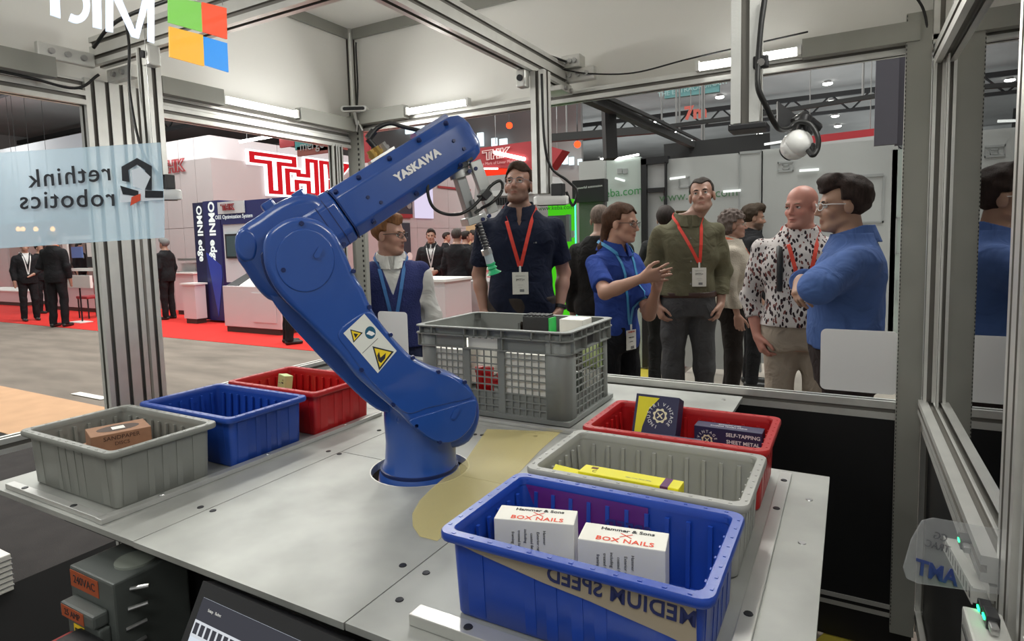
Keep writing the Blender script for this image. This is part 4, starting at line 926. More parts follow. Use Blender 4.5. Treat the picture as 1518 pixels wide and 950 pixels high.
# raised covers on the arm face
def disc_poly(pts, w0, h, nm, bev=.006): return prismobj(nm, smooth_poly(outline(pts, w0), 4), RN * h, RB, rob, bev)
disc_poly([(452 + 44 * math.cos(2 * math.pi * k / 16), 386 + 47 * math.sin(2 * math.pi * k / 16)) for k in range(16)], WA1 - .004, .007, 'elbow_cover', .004)
disc_poly([(640, 610), (672, 600), (702, 592), (705, 604), (702, 622), (692, 638), (678, 650), (660, 655), (640, 650), (620, 636), (606, 622)], WA1 - .004, .009, 'shoulder_cover')
disc_poly([(520, 474), (548, 462), (572, 492), (604, 528), (640, 548), (672, 560), (700, 586), (670, 596), (634, 604), (602, 612), (570, 585), (545, 560), (515, 520), (500, 495)], WA1 - .005, .008, 'arm_face_plate', .005)
def slot_on(px, w, L_, nm='slot_cap'):
    p = rp(*px, w); bm = bmesh.new(); d = (RU * .5 + RV * .85).normalized(); s = d.cross(RN)
    pts = [p + d * (L_ / 2 * (1 if k < 7 else -1)) + (d * math.sin(math.pi * (k % 7) / 6 + (0 if k < 7 else math.pi)) + s * math.cos(math.pi * (k % 7) / 6 + (0 if k < 7 else math.pi))) * .006 for k in range(14)]
    add_prism(bm, pts, RN * .006); bmesh.ops.recalc_face_normals(bm, faces=bm.faces[:]); bm_obj(nm, bm, RB, rob)
slot_on((674, 612), WA1 + .004, .018); slot_on((472, 374), WA1 + .004, .016)
# bolts
bolt_me = None
def rbolt(px, w, r=.0058, axis=None, dark=True):
    global bolt_me
    p = rp(*px, w); ax = axis or RN
    if bolt_me is None:
        bm = bmesh.new(); add_cyl(bm, (0, 0, -.003), (0, 0, .004), 1, .85, 8); bolt_me = bpy.data.meshes.new('bolt'); bm.to_mesh(bolt_me); bm.free(); bolt_me.materials.append(RBD)
    o = bpy.data.objects.new('bolt', bolt_me); link(o, rob); o.location = p; o.rotation_mode = 'QUATERNION'; o.rotation_quaternion = ax.to_track_quat('Z', 'Y'); o.scale = (r, r, 1)
for px in ((447, 331), (510, 362), (524, 402), (548, 455), (579, 496), (612, 530), (650, 551), (689, 566), (617, 631), (583, 600), (652, 655), (536, 548), (420, 400)): rbolt(px, WA1 + .001)
# warning label on the arm face
WL = outline(((509, 494), (540, 465), (588, 520), (560, 553)), WA1 + .0036)
bm = bmesh.new(); add_prism(bm, WL, RN * .0006); bmesh.ops.recalc_face_normals(bm, faces=bm.faces[:]); wl_ = bm_obj('warning_label', bm, mat('label_white', (.72, .73, .68), .5), rob)
def lab(pts, m, e, nm): 
    bm = bmesh.new(); add_prism(bm, outline(pts, WA1 + .0042 + e), RN * .0002); bmesh.ops.recalc_face_normals(bm, faces=bm.faces[:]); bm_obj(nm, bm, m, wl_)
lab(((519, 488), (538, 493), (524, 508)), INK, 0, 'warning_triangle'); lab(((521, 490), (535, 494), (525, 505)), YINK, .0003, 'warning_triangle'); lab(((524, 494), (531, 495), (527, 501)), INK, .0006, 'warning_print')
lab(((552, 513), (584, 521), (562, 549)), INK, 0, 'warning_triangle'); lab(((555, 516), (580, 522), (563, 544)), YINK, .0003, 'warning_triangle'); lab(((559, 527), (562, 521), (564, 530), (572, 523), (571, 531), (565, 538), (561, 535)), INK, .0006, 'warning_print')
cx_, cy_ = 549, 493
lab([(cx_ + 8 * math.cos(2 * math.pi * k / 18), cy_ + 9.5 * math.sin(2 * math.pi * k / 18)) for k in range(18)], mat('label_blue', (.01, .10, .18), .5), 0, 'round_sign'); lab(((543, 495), (547, 490), (553, 492), (556, 495), (551, 498), (547, 496)), WINK, .0003, 'round_sign')
lab(((537, 523), (560, 501), (560.5, 502), (537.5, 524)), GINK, 0, 'label_fold')
# small grey plate on the underside of the arm
bm = bmesh.new(); p0 = [rp(474, 529, .05), rp(486, 532, .05), rp(517, 560, .05), rp(508, 561, .05)]
add_prism(bm, [p + Vector((-.004, -.01, 0)) - RN * -.002 for p in p0], -RU * .002 - RV * .002); bm.free()
# elbow housing and forearm
eh = [(350, 348), (360, 334), (381, 320), (414, 298), (447, 286), (478, 292), (505, 330), (512, 356), (506, 380), (480, 420), (450, 450), (420, 450), (398, 445), (378, 425), (362, 400), (350, 380)]
prismobj('elbow_housing', smooth_poly(outline(eh, .034), 3), -RN * .115, RB, rob, .026, 4)
prismobj('elbow_cap', smooth_poly(outline(((349, 350), (362, 338), (378, 345), (384, 366), (378, 386), (362, 388), (350, 376)), .036), 4), RN * -.10, RB, rob, .01)
prismobj('cable_cover', smooth_poly(outline(((386, 378), (398, 372), (412, 392), (432, 425), (446, 452), (436, 456), (412, 436), (394, 410)), .036), 3), RN * .05, mat('robot_dark_blue', (.006, .022, .11), .35), rob, .008)
# forearm: chamfered tube along its axis
q0, q1 = (rp(430, 342, -.02) + rp(447, 382, -.02)) / 2, rp(681, 207, -.02)
fx = (q1 - q0); FLn = fx.length; fx.normalize(); fn = RN.copy(); fy = fn.cross(fx) * -1
if fy.z < 0: fy = -fy
def sect(s, h, w, ch=.42):
    c = q0 + fx * s; a = [(1, -1 + ch), (1, 1 - ch), (1 - ch, 1), (-1 + ch, 1), (-1, 1 - ch), (-1, -1 + ch), (-1 + ch, -1), (1 - ch, -1)]
    return [c + fn * (w * x) + fy * (h * y) for x, y in a]
H0 = (rp(498, 262, .03) - rp(536, 326, .03)).length / 2 * 1.15
bm = bmesh.new(); loft(bm, [sect(s * FLn, H0 * k, .058 * kw) for s, k, kw in ((-.02, 1.02, 1.0), (.10, 1.04, 1.02), (.26, 1.02, 1.02))]); o = prism = bm_obj('forearm_collar', bm, RB, rob, 30)
bv = o.modifiers.new('edge_round', 'BEVEL'); bv.width = .008; bv.segments = 3; bv.limit_method = 'ANGLE'; bv.angle_limit = R(30)
bm = bmesh.new(); loft(bm, [sect(s * FLn, H0 * k, .055 * kw) for s, k, kw in ((.265, .99, .98), (.30, 1.0, 1.0), (.93, .97, .96), (1.0, .94, .93), (1.045, .82, .82), (1.068, .62, .62), (1.075, .4, .4))]); o = bm_obj('forearm', bm, RB, rob, 30)
bv = o.modifiers.new('edge_round', 'BEVEL'); bv.width = .004; bv.segments = 3; bv.limit_method = 'ANGLE'; bv.angle_limit = R(30)
bm = bmesh.new()
for s in (.262, .205, .16):
    loft(bm, [sect(s * FLn, H0 * 1.025, .0597), sect(s * FLn + .002, H0 * 1.025, .0597)])
bm_obj('collar_seam', bm, RBD, rob)
def fpt(s, y, out): return q0 + fx * (s * FLn) + fy * (H0 * y) + fn * out
def fbolt(s, y, out, ax, r=.0055):
    rbolt((600, 300), 0, r, ax); rob.children[-1].location = fpt(s, y, out)
chd = (fn + fy * (H0 / .055) ** -1).normalized()
bl = []
for s in (.29, .42, .60, .78, .95):
    o = bpy.data.objects.new('bolt', bolt_me); link(o, rob); o.location = fpt(s, .80, .0455); o.rotation_mode = 'QUATERNION'; o.rotation_quaternion = (fn + fy).normalized().to_track_quat('Z', 'Y'); o.scale = (.0065, .0065, 1)
for s in (.36, .62, .90):
    o = bpy.data.objects.new('bolt', bolt_me); link(o, rob); o.location = fpt(s, -.80, .0455); o.rotation_mode = 'QUATERNION'; o.rotation_quaternion = (fn - fy).normalized().to_track_quat('Z', 'Y'); o.scale = (.0065, .0065, 1)
for s, y in ((.40, .05), (.44, -.35), (.93, .1), (.955, -.35)):
    o = bpy.data.objects.new('bolt', bolt_me); link(o, rob); o.location = fpt(s, y, .054); o.rotation_mode = 'QUATERNION'; o.rotation_quaternion = fn.to_track_quat('Z', 'Y'); o.scale = (.005, .005, 1)
lettering('YASKAWA', H0 * .40, fpt(.70, .06, .0556), fx, fn, WINK, rob, bold=.0014, space=1.06)
# lugs on the forearm top
for c in (rp(443, 292, -.02), rp(399, 307, -.02)):
    bm = bmesh.new(); add_box(bm, (0, 0, 0), (.030, .07, .026), Matrix((fx, fn, fy)).transposed(), bev=.005); 
    for v in bm.verts: v.co += c
    bm_obj('cover_lug', bm, RB, rob)
# air fittings and hose on the forearm
BRASS = mat('brass', (.55, .38, .12), .3, .9)
bm = bmesh.new(); M3 = Matrix((fx, fn, fy)).transposed()
c = fpt(.60, 1.0, -.01)
for dx, sz, m_ in ((0, (.07, .045, .006), ALU),):
    add_box(bm, (0, 0, 0), sz, M3)
for v in bm.verts: v.co += c + fy * .003
bm_obj('fitting_plate', bm, ALU, rob)
for k, (dx, dn) in enumerate(((-.020, .008), (-.002, .004), (.020, -.004))):
    a = c + fx * dx + fn * dn + fy * .006; o = cylobj('air_fitting', a, a + fy * .022, .0095, BRASS if k < 2 else STEEL, rob, n=6)
    cylobj('hex_nut', a + fy * .004, a + fy * .012, .0125, BRASS if k < 2 else STEEL, o, n=6)
a = c - fx * .002 + fn * .004 + fy * .028; b = a + fy * .026 - fx * .004
o = cylobj('elbow_connector', a, b, .008, BLACKP, rob, n=12); cylobj('connector_nut', b, b + fx * .024 + fy * .008, .0095, BLACKP, o, n=12)
tubeobj('air_hose', [b + fx * .01, b + fx * .035 + fy * .010, b + fx * .07 + fy * .004, b + fx * .095 - fy * .02, fpt(.88, .9, -.02)], .0055, RUBBER, rob)
bm = bmesh.new(); loft(bm, [sect(s * FLn, H0 * .22, .03) for s in (.80, .86, .97, 1.0)]); 
for v in bm.verts: v.co += fy * H0 * .90 - fn * .012
bm_obj('top_fairing', bm, RB, rob, 40)
# wrist flange and vacuum tool
wd = (rp(728, 400, 0) - rp(684, 244, 0)).normalized(); wn = fn; ws = wd.cross(wn)
if ws.dot(RU) < 0: ws = -ws
w0 = rp(680, 240, -.01)
def tool_box(nm, px0, px1, half_w, n0, n1, m, bev=.002, par=rob):
    a, b = rp(*px0, -.01), rp(*px1, -.01); d = (b - a).normalized(); s = d.cross(fn); bm = bmesh.new()
    add_prism(bm, [a + s * half_w + fn * n0, a - s * half_w + fn * n0, b - s * half_w + fn * n0, b + s * half_w + fn * n0], fn * (n1 - n0)); bmesh.ops.recalc_face_normals(bm, faces=bm.faces[:]); o = bm_obj(nm, bm, m, par)
    if bev: q = o.modifiers.new('edge_round', 'BEVEL'); q.width = bev; q.segments = 2
    return o
TOOLM = mat('tool_aluminium', (.48, .49, .48), .35, .7, .06, 20)
cylobj('wrist_flange', rp(676, 232, -.01), rp(682, 250, -.01), .032, BLACKP, rob, n=20)
cylobj('tool_adapter', rp(678, 247, -.02), rp(683, 263, -.02), .028, TOOLM, rob, n=20)
tl1 = tool_box('tool_plate', (682, 256), (704, 327), .0135, -.035, .0, mat('tool_shadow_plate', (.30, .31, .31), .4, .6))
tl2 = tool_box('tool_plate', (700, 240), (727, 316), .0155, .004, .026, TOOLM)
tool_box('tool_foot', (716, 322), (690, 330), .010, -.04, .024, TOOLM)
for px in ((696, 254), (705, 250), (725, 320), (716, 325)): rbolt(px, .016, .006)
tool_box('robot_plug', (692, 241), (690, 236), .010, .01, .03, BLACKP)
bm = bmesh.new(); a, b = rp(709, 333, 0), rp(723, 372, 0); d = (b - a); e1 = d.normalized().cross(fn); n = 9
add_tube(bm, [a + d * (k / 90) + (e1 * math.cos(2 * math.pi * k / 10) + fn * math.sin(2 * math.pi * k / 10)) * .009 for k in range(91)], .0022, 6); bm_obj('spring', bm, DSTEEL, rob, 60)
cylobj('plunger_rod', rp(700, 296, 0), rp(726, 380, 0), .0055, STEEL, rob, n=10); cylobj('rod_nut', rp(702, 310, 0), rp(706, 322, 0), .010, STEEL, rob, n=6)
cylobj('cup_fitting', rp(722, 371, 0), rp(727, 390, 0), .0115, mat('clear_fitting', (.40, .47, .50), .3), rob, n=14); cylobj('fitting_nut', rp(720, 369, 0), rp(723, 377, 0), .014, STEEL, rob, n=6)
GRC = mat('green_suction_cup', (.02, .40, .16), .4)
a, b = rp(727, 389, 0), rp(732, 405, 0); d = (b - a); e1 = d.normalized().cross(fn); bm = bmesh.new()
loft(bm, [[a + d * s + (e1 * math.cos(2 * math.pi * k / 18) + fn * math.sin(2 * math.pi * k / 18)) * r for k in range(18)] for s, r in ((0, .011), (.15, .013), (.3, .010), (.5, .014), (.62, .010), (.8, .013), (1, .021), (1.04, .020))]); bm_obj('suction_cup', bm, GRC, rob, 60)
hp = [(634, 268), (635, 290), (643, 308), (660, 317), (682, 317), (700, 307), (716, 290), (728, 275), (740, 268), (745, 274), (742, 287), (728, 301), (715, 308), (704, 316)]
tubeobj('tool_hose', [rp(x, y, .02 + (.03 if 3 < i < 12 else 0)) for i, (x, y) in enumerate(hp)], .0042, RUBBER, rob)
tool_box('hose_clamp', (704, 296), (713, 286), .010, .03, .07, BLACKP)
# ------------------------------------------------------------------ booths of the hall
WALLW = mat('booth_white', (.44, .405, .41), .6, 0, .03, 1.5)
WALLS = mat('booth_seam', (.30, .27, .27), .7)
COUNTER = mat('counter_white', (.66, .60, .62), .4)
PLINTH = mat('plinth_brown', (.05, .035, .03), .6)
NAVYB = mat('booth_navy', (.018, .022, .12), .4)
RED_B = mat('banner_red', (.27, .018, .024), .6, 0, .06, 2)
def rectY(nm, x0, y0, x1, y1, Y, th, m, parent=None, org=None):
    """upright panel facing the cell, standing on the plane y=Y, th thick"""
    a, b = at_y(x0, y0, Y), at_y(x1, y1, Y); o_ = Vector(org) if org is not None else Vector()
    lo = Vector((min(a.x, b.x), Y, min(a.z, b.z))) - o_; hi = Vector((max(a.x, b.x), Y + th, max(a.z, b.z))) - o_
    return boxobj(nm, lo, hi, m, parent)
# tall white booth wall with a red outlined lit logo
YW = 8.6
XC = at_y(310, 200, YW).x; zt_ = at_y(310, 200, YW).z; xa_ = at_y(226, 300, YW).x
t = thing('booth_wall', 'tall white panelled booth corner wall carrying lit red outline letters', 'wall panel', (XC, YW, 0))
n = 4
for k in range(n):
    u0, u1 = (xa_ - XC) * (1 - k / n), (xa_ - XC) * (1 - (k + 1) / n)
    for z0, z1 in ((.0, 1.9), (1.91, zt_)): boxobj('wall_panel', (u0 + .006, 0, z0), (u1 - .006, .12, z1), WALLW, t)
n = 7
for k in range(n):
    u0, u1 = 12.5 * k / n, 12.5 * (k + 1) / n
    for z0, z1 in ((.0, 1.9), (1.91, zt_)): boxobj('wall_panel', (-.12, u0 + .006, z0), (0, u1 - .006, z1), WALLW, t)
boxobj('wall_core', (xa_ - XC + .05, .02, 0), (-.13, .11, zt_ - .02), WALLS, t); boxobj('wall_core', (-.11, .03, 0), (-.02, 12.4, zt_ - .02), WALLS, t)
def rectX(nm, x0, y0, x1, y1, X, th, m, parent=None, org=None):
    """upright panel on a plane x=X, facing +x"""
    a, b = at_x(x0, y0, X), at_x(x1, y1, X); o_ = Vector(org) if org is not None else Vector()
    lo = Vector((X - th, min(a.y, b.y), min(a.z, b.z))) - o_; hi = Vector((X, max(a.y, b.y), max(a.z, b.z))) - o_
    return boxobj(nm, lo, hi, m, parent)
GLOW = emat('logo_white_glow', (1, .93, .97), 2.2); LRED = emat('logo_red', (.85, .02, .03), .8)
def logo(par, org, ex, ey, ez, s, glow, red, gw=.05, wide=1.3):
    """three block letters as outlined strokes; s is the letter height"""
    strokes = [  # T, H, K in units of letter height
        [(-.02, 1.0), (1.02, 1.0), (1.02, .78), (.64, .78), (.64, 0), (.38, 0), (.38, .78), (-.02, .78)],
        [(.80, .66), (.80, 0), (1.06, 0), (1.06, .34), (1.34, .34), (1.34, 0), (1.60, 0), (1.60, 1.0), (1.34, 1.0), (1.34, .56), (1.12, .56), (1.12, .66)],
        [(1.72, 1.0), (1.72, 0), (1.98, 0), (1.98, .36), (2.26, 0), (2.60, 0), (2.18, .52), (2.56, 1.0), (2.24, 1.0), (1.98, .66), (1.98, 1.0)]]
    def ring(nm, poly, w_out, w_in, d0, d1, m):
        n = len(poly); bm = bmesh.new()
        P = [Vector((p[0], p[1])) for p in poly]; area = sum(P[i].x * P[(i + 1) % n].y - P[(i + 1) % n].x * P[i].y for i in range(n)); sg_ = 1 if area > 0 else -1
        def off(i, w):
            e0 = (P[i] - P[i - 1]).normalized(); e1 = (P[(i + 1) % n] - P[i]).normalized()
            n0 = Vector((e0.y, -e0.x)) * sg_; n1 = Vector((e1.y, -e1.x)) * sg_; b = (n0 + n1); 
            if b.length < .2: b = n0
            b.normalize(); return P[i] + b * (w / max(.45, b.dot(n0)))
        X = lambda q, d: org + ex * (q.x * s * wide) + ey * (q.y * s) + ez * d
        for i in range(n):
            j = (i + 1) % n; A, B_, C, D = off(i, w_out), off(j, w_out), off(j, w_in), off(i, w_in)
            fs = add_prism(bm, [X(A, d0), X(B_, d0), X(C, d0), X(D, d0)], ez * (d1 - d0))
        bmesh.ops.recalc_face_normals(bm, faces=bm.faces[:]); return bm_obj(nm, bm, m, par)
    for st in strokes:
        if glow: o = ring('glow_letter', st, gw * 1.4, -gw * 1.9, 0, s * .05, glow); ring('red_letter', st, gw * .55, -gw * 1.1, s * .051, s * .09, red).parent = o
        else: ring('letter', st, .03, -.05, 0, .012, red)
a, b = at_x(374, 284, XC + .02), at_x(374, 227, XC + .02)
lg = thing('wall_logo', 'large red outline letters with white glow on the white booth wall', 'sign', a)
wl_p = (at_x(490, 270, XC).y - at_x(374, 270, XC).y) / ((b - a).length * 2.02)
logo(lg, Vector(), Vector((0, 1, 0)), Vector((0, 0, 1)), Vector((1, 0, 0)), (b - a).length, GLOW, LRED, gw=.06, wide=wl_p)
a, b = at_y(238, 258, YW - .02), at_y(238, 240, YW - .02); lg2 = thing('wall_logo', 'small dark red outline letters at the left end of the white booth wall', 'sign', a)
logo(lg2, Vector(), Vector((1, 0, 0)), Vector((0, 0, 1)), Vector((0, -1, 0)), (b - a).length, None, RED_B)
# hanging colour squares beside the letters
o = thing('hanging_banner', 'red teal and maroon hanging banner left of the corner channel', 'banner', at_y(450, 215, 8.0)); ol = o.location
rectY('red_square', 413, 192, 436, 216, 8.0, .05, RED_B, o, ol); rectY('teal_square', 436, 193, 473, 218, 8.0, .05, mat('banner_teal', (.03, .16, .16), .6), o, ol); rectY('maroon_square', 473, 200, 486, 222, 8.0, .05, mat('banner_maroon', (.16, .04, .03), .6), o, ol); rectY('maroon_square', 440, 218, 486, 226, 8.0, .05, mat('banner_maroon2', (.16, .04, .03), .6), o, ol); rectY('red_square', 536, 198, 548, 240, 8.0, .05, RED_B, o, ol)
lettering('merge', .24, at_y(462, 215, 7.99) - ol, (1, 0, 0), (0, -1, 0), GINK, o)
hang_up(o, [at_y(420, 193, 8.03), at_y(470, 194, 8.03), at_y(542, 199, 8.03)])
# blue tower sign with vertical lettering and the kiosk beside it
YT = 7.4
t = thing('tower_sign', 'tall navy tower sign with white vertical lettering', 'sign', (0, YT, 0)); tO = Vector((0, YT, 0))
xl, xm, xr = at_y(289, 380, YT).x, at_y(307, 380, YT).x, at_y(331, 380, YT).x; z1 = at_y(310, 298, YT).z
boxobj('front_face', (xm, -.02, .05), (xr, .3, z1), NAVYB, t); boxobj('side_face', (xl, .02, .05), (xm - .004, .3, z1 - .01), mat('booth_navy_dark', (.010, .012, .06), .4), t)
bm = bmesh.new(); add_prism(bm, [(xm + .02, -.021, 1.35), (xr - .04, -.021, 1.1), (xr - .03, -.021, .9), ((xm + xr) / 2 + .03, -.021, .12)], (0, -.006, 0)); bmesh.ops.recalc_face_normals(bm, faces=bm.faces[:]); bm_obj('blue_wedge', bm, mat('wedge_blue', (.03, .06, .42), .4), t)
SIGNW = emat('sign_white_letters', (1, 1, .97), 1.0)
zc_ = (at_y(320, 302, YT).z + at_y(320, 388, YT).z) / 2; hL = abs(at_y(320, 302, YT).z - at_y(320, 388, YT).z)
lettering('OMNI edge', hL * .225, Vector(((xm + xr) / 2, -.024, zc_)), (0, 0, -1), (0, -1, 0), SIGNW, t, bold=.008); lettering('OMNI edge', hL * .205, Vector(((xl + xm) / 2, .016, zc_)), (0, 0, -1), (0, -1, 0), SIGNW, t, bold=.006)
k_ = thing('demo_kiosk', 'white demo kiosk with navy header and screen right of the tower sign', 'kiosk', (0, YT - .25, 0)); kl = Vector(k_.location); Yk = YT - .25
rectY('header', 326, 300, 440, 327, Yk + .2, .1, NAVYB, k_, kl); rectY('header_plate', 322, 300, 362, 315, Yk + .17, .02, mat('header_silver', (.55, .58, .60), .4), k_, kl)
a, b = at_y(328, 312, Yk + .16), at_y(328, 303, Yk + .16); logo(k_, a - kl, Vector((1, 0, 0)), Vector((0, 0, 1)), Vector((0, -1, 0)), (b - a).length, None, RED_B)
lettering('OEE Optimization System', .10, at_y(346, 321, Yk + .19) - kl, (1, 0, 0), (0, -1, 0), SIGNW, k_)
rectY('back_panel', 330, 327, 440, 420, Yk + .22, .1, mat('kiosk_backlit', (.62, .68, .72), .5), k_, kl); rectY('screen_bezel', 333, 347, 352, 383, Yk + .19, .03, BLACKP, k_, kl); rectY('screen', 335, 350, 351, 380, Yk + .18, .008, mat('kiosk_screen', (.05, .09, .10), .25), k_, kl)
A = at_y(333, 475, Yk - .5); B = at_y(398, 475, Yk - .5); zk = at_y(340, 424, Yk - .5).z
boxobj('cabinet', (A.x, -.5, .1), (B.x + .3, .15, zk), COUNTER, k_, .01); boxobj('plinth', (A.x + .03, -.48, 0), (B.x + .25, .2, .1), PLINTH, k_)
boxobj('cabinet_door', (A.x + .75, -.515, .2), (B.x + .2, -.502, zk - .1), COUNTER, k_, .004)
bm = bmesh.new(); add_prism(bm, [Vector((A.x + .02, -.45, zk)), Vector((A.x + .02, .12, zk)), Vector((A.x + .02, .12, zk + .22)), Vector((A.x + .02, .05, zk + .22))], (.30, 0, 0)); bmesh.ops.recalc_face_normals(bm, faces=bm.faces[:]); bm_obj('console_side', bm, BLACKP, k_)
bm = bmesh.new(); add_prism(bm, [Vector((A.x + .325, -.42, zk + .004)), Vector((A.x + .325, .12, zk + .004)), Vector((A.x + .325, .12, zk + .24)), Vector((A.x + .325, .06, zk + .24))], (1.3, 0, 0)); bmesh.ops.recalc_face_normals(bm, faces=bm.faces[:]); bm_obj('console_top', bm, WHITE, k_)
def counter(name, label, px0, px1, ytop, ybot, Y, dep, grp=None):
    a, b = at_y(px0, ybot, Y), at_y(px1, ybot, Y); zt2 = at_y((px0 + px1) / 2, ytop, Y).z
    o = thing(name, label, 'counter', ((a.x + b.x) / 2, Y, 0)); w = abs(b.x - a.x) / 2
    boxobj('body', (-w, 0, .1), (w, dep, zt2 - .03), COUNTER, o); boxobj('top', (-w - .03, -.03, zt2 - .03), (w + .03, dep + .03, zt2), WHITE, o); boxobj('plinth', (-w + .03, .02, 0), (w - .03, dep, .1), PLINTH, o)
    return o, zt2
counter('counter', 'low pinkish counter left of the tower sign', 274, 292, 420, 478, YT - .30, .22)
c, z_ = counter('counter', 'white counter with door behind the young man in the navy vest', 585, 661, 414, 472, 6.2, .6)
boxobj('door', (-.02, -.015, .16), (.42, -.003, z_ - .1), COUNTER, c, .004); cylobj('knob', (.02, -.03, .55), (.02, -.015, .55), .012, STEEL, c)
counter('counter', 'pink lit counter behind the dark suited group', 686, 724, 398, 448, 10.4, .6)
counter('counter', 'white counter behind the standing suits at the far left', 85, 185, 422, 478, 7.6, .6)
counter('counter', 'low white table at the left edge of the picture', -40, 36, 430, 470, 7.8, .8)
counter('counter', 'pale counter with red front by the seated woman', 262, 290, 404, 460, 8.0, .5)
# poster panels on the white wall behind the vest man
XP = XC + .05
o = thing('poster_board', 'dark poster with red base line above the young man', 'poster', at_x(600, 320, XP)); rectX('poster', 575, 285, 612, 318, XP, .03, mat('poster_dark', (.03, .03, .05), .5), o, o.location); rectX('red_line', 575, 316, 612, 323, XP + .01, .03, RED_B, o, o.location)
for k in range(4):
    q = at_x(588 + 6 * k, 296 + (k % 2) * 8, XP) - o.location; cylobj('gear_print', q, q + Vector((.02, 0, 0)), .12, GINK, o, n=12)
tag(rectX('light_panel', 613, 240, 643, 324, XP, .03, emat('lit_lilac_panel', (.86, .74, .98), .95)), 'lit lilac panel right of the dark poster', 'light panel')
o = thing('poster_board', 'dark poster with two white circles behind the vest man', 'poster', at_x(600, 360, XP)); rectX('poster', 592, 330, 610, 388, XP, .03, mat('poster_dark2', (.03, .035, .05), .5), o, o.location)
for x in (599, 607):
    q = at_x(x, 380, XP) - o.location; cylobj('white_dot', q, q + Vector((.02, 0, 0)), .13, WHITE, o, n=16)
tag(rectX('sign_strip', 650, 275, 698, 283, XP, .03, RED_B), 'narrow red lettered strip on the white wall behind the gripper', 'sign')
tag(rectY('lit_alcove', 690, 318, 730, 452, 10.9, .1, emat('warm_alcove', (1, .62, .35), .55)), 'warm lit alcove behind the dark suited group', 'light panel')
# left background: dark back wall, lamps, display tables
t = thing('back_drop', 'grey booth back wall behind the far left visitors', 'wall panel', (0, 11, 0)); rectY('panel', -40, 336, 232, 480, 11, .15, mat('drop_grey', (.20, .16, .15), .8, 0, .1, 1), t, t.location); rectY('upper_panel', -40, 230, 232, 335, 11.2, .15, mat('drop_pale', (.26, .27, .29), .8), t, t.location)
rectY('red_panel', 238, 335, 300, 400, 11, .1, mat('drop_red', (.28, .02, .02), .7), t, t.location); rectY('pale_strip', 60, 350, 66, 470, 10.9, .05, WALLW, t, t.location); rectY('pale_strip', 98, 345, 104, 470, 10.9, .05, WALLW, t, t.location)
LAMPO = emat('orange_lamp_glow', (1, .50, .16), 3.2)
for k, x in enumerate((27, 34, 53, 78)):
    P = at_y(x, 339, 9.8); o = thing('pendant_lamp', 'small orange glowing pendant lamp, %s of the far left row' % ('first', 'second', 'third', 'fourth')[k], 'lamp', P)
    bm = bmesh.new(); loft(bm, [[Vector((r * math.cos(2 * math.pi * i / 10), r * math.sin(2 * math.pi * i / 10), z)) for i in range(10)] for z, r in ((-.08, .05), (.0, .07), (.07, .03))]); bm_obj('shade', bm, LAMPO, o); cylobj('cord', (0, 0, .07), (0, 0, 7.19 - P.z), .006, RUBBER, o, n=5)
o = thing('display_stand', 'white framed display stand behind the far left visitors', 'display', at_y(120, 400, 8.4)); l_ = o.location
for x in (98, 168): rectY('upright', x, 350, x + 2, 450, 8.4, .04, WHITE, o, l_)
rectY('cross_bar', 98, 350, 170, 353, 8.4, .04, WHITE, o, l_); rectY('blue_print', 105, 366, 122, 382, 8.4, .03, mat('print_blue', (.12, .2, .5), .5), o, l_); rectY('shelf', 98, 398, 170, 402, 8.2, .3, WHITE, o, l_); rectY('black_box', 126, 362, 136, 396, 8.4, .2, BLACKP, o, l_)
o = thing('info_stand', 'white slanted information board on a thin post at the red carpet edge', 'sign', at_z(121, 478, 0)); P = Vector(o.location); Yi = P.y
rectY('board', 97, 408, 134, 427, Yi, .05, WHITE, o, P); rectY('post', 117, 427, 121, 476, Yi + .02, .03, DSTEEL, o, P); boxobj('foot', (-.25, -.12, 0), (.2, .12, .02), WHITE, o)
o = thing('notice_board', 'white notice board on a post seen against the left post', 'sign', at_y(148, 380, 8.0)); rectY('board', 128, 360, 167, 380, 8.0, .03, WHITE, o, o.location); cylobj('post', (0, .05, 0), (0, .05, .006 - o.location.z), .02, DSTEEL, o)
o = thing('red_chair', 'red chair in front of the left posts on the red carpet', 'chair', at_y(138, 470, 7.0)); o.location.z = 0.006
boxobj('seat', (-.22, -.2, .42), (.22, .2, .48), RED_B, o, .02); boxobj('backrest', (-.22, .16, .48), (.22, .22, .85), RED_B, o, .02)
for sx in (-.19, .19):
    for sy in (-.17, .17): cylobj('leg', (sx, sy, 0), (sx, sy, .42), .015, BLACKP, o, n=6)
o = thing('display_case', 'glazed display case on the red fronted counter', 'display', at_y(276, 392, 8.1)); l_ = o.location
rectY('case_frame', 263, 383, 300, 386, 8.1, .4, STEEL, o, l_); rectY('case_frame', 263, 402, 300, 405, 8.1, .4, STEEL, o, l_); rectY('exhibit', 268, 390, 290, 402, 8.2, .2, mat('exhibit_grey', (.4, .38, .38), .5), o, l_)
tag(rectY('display_board', -30, 365, 16, 425, 9, .05, WALLW), 'pale board at the far left edge behind the suits', 'board')
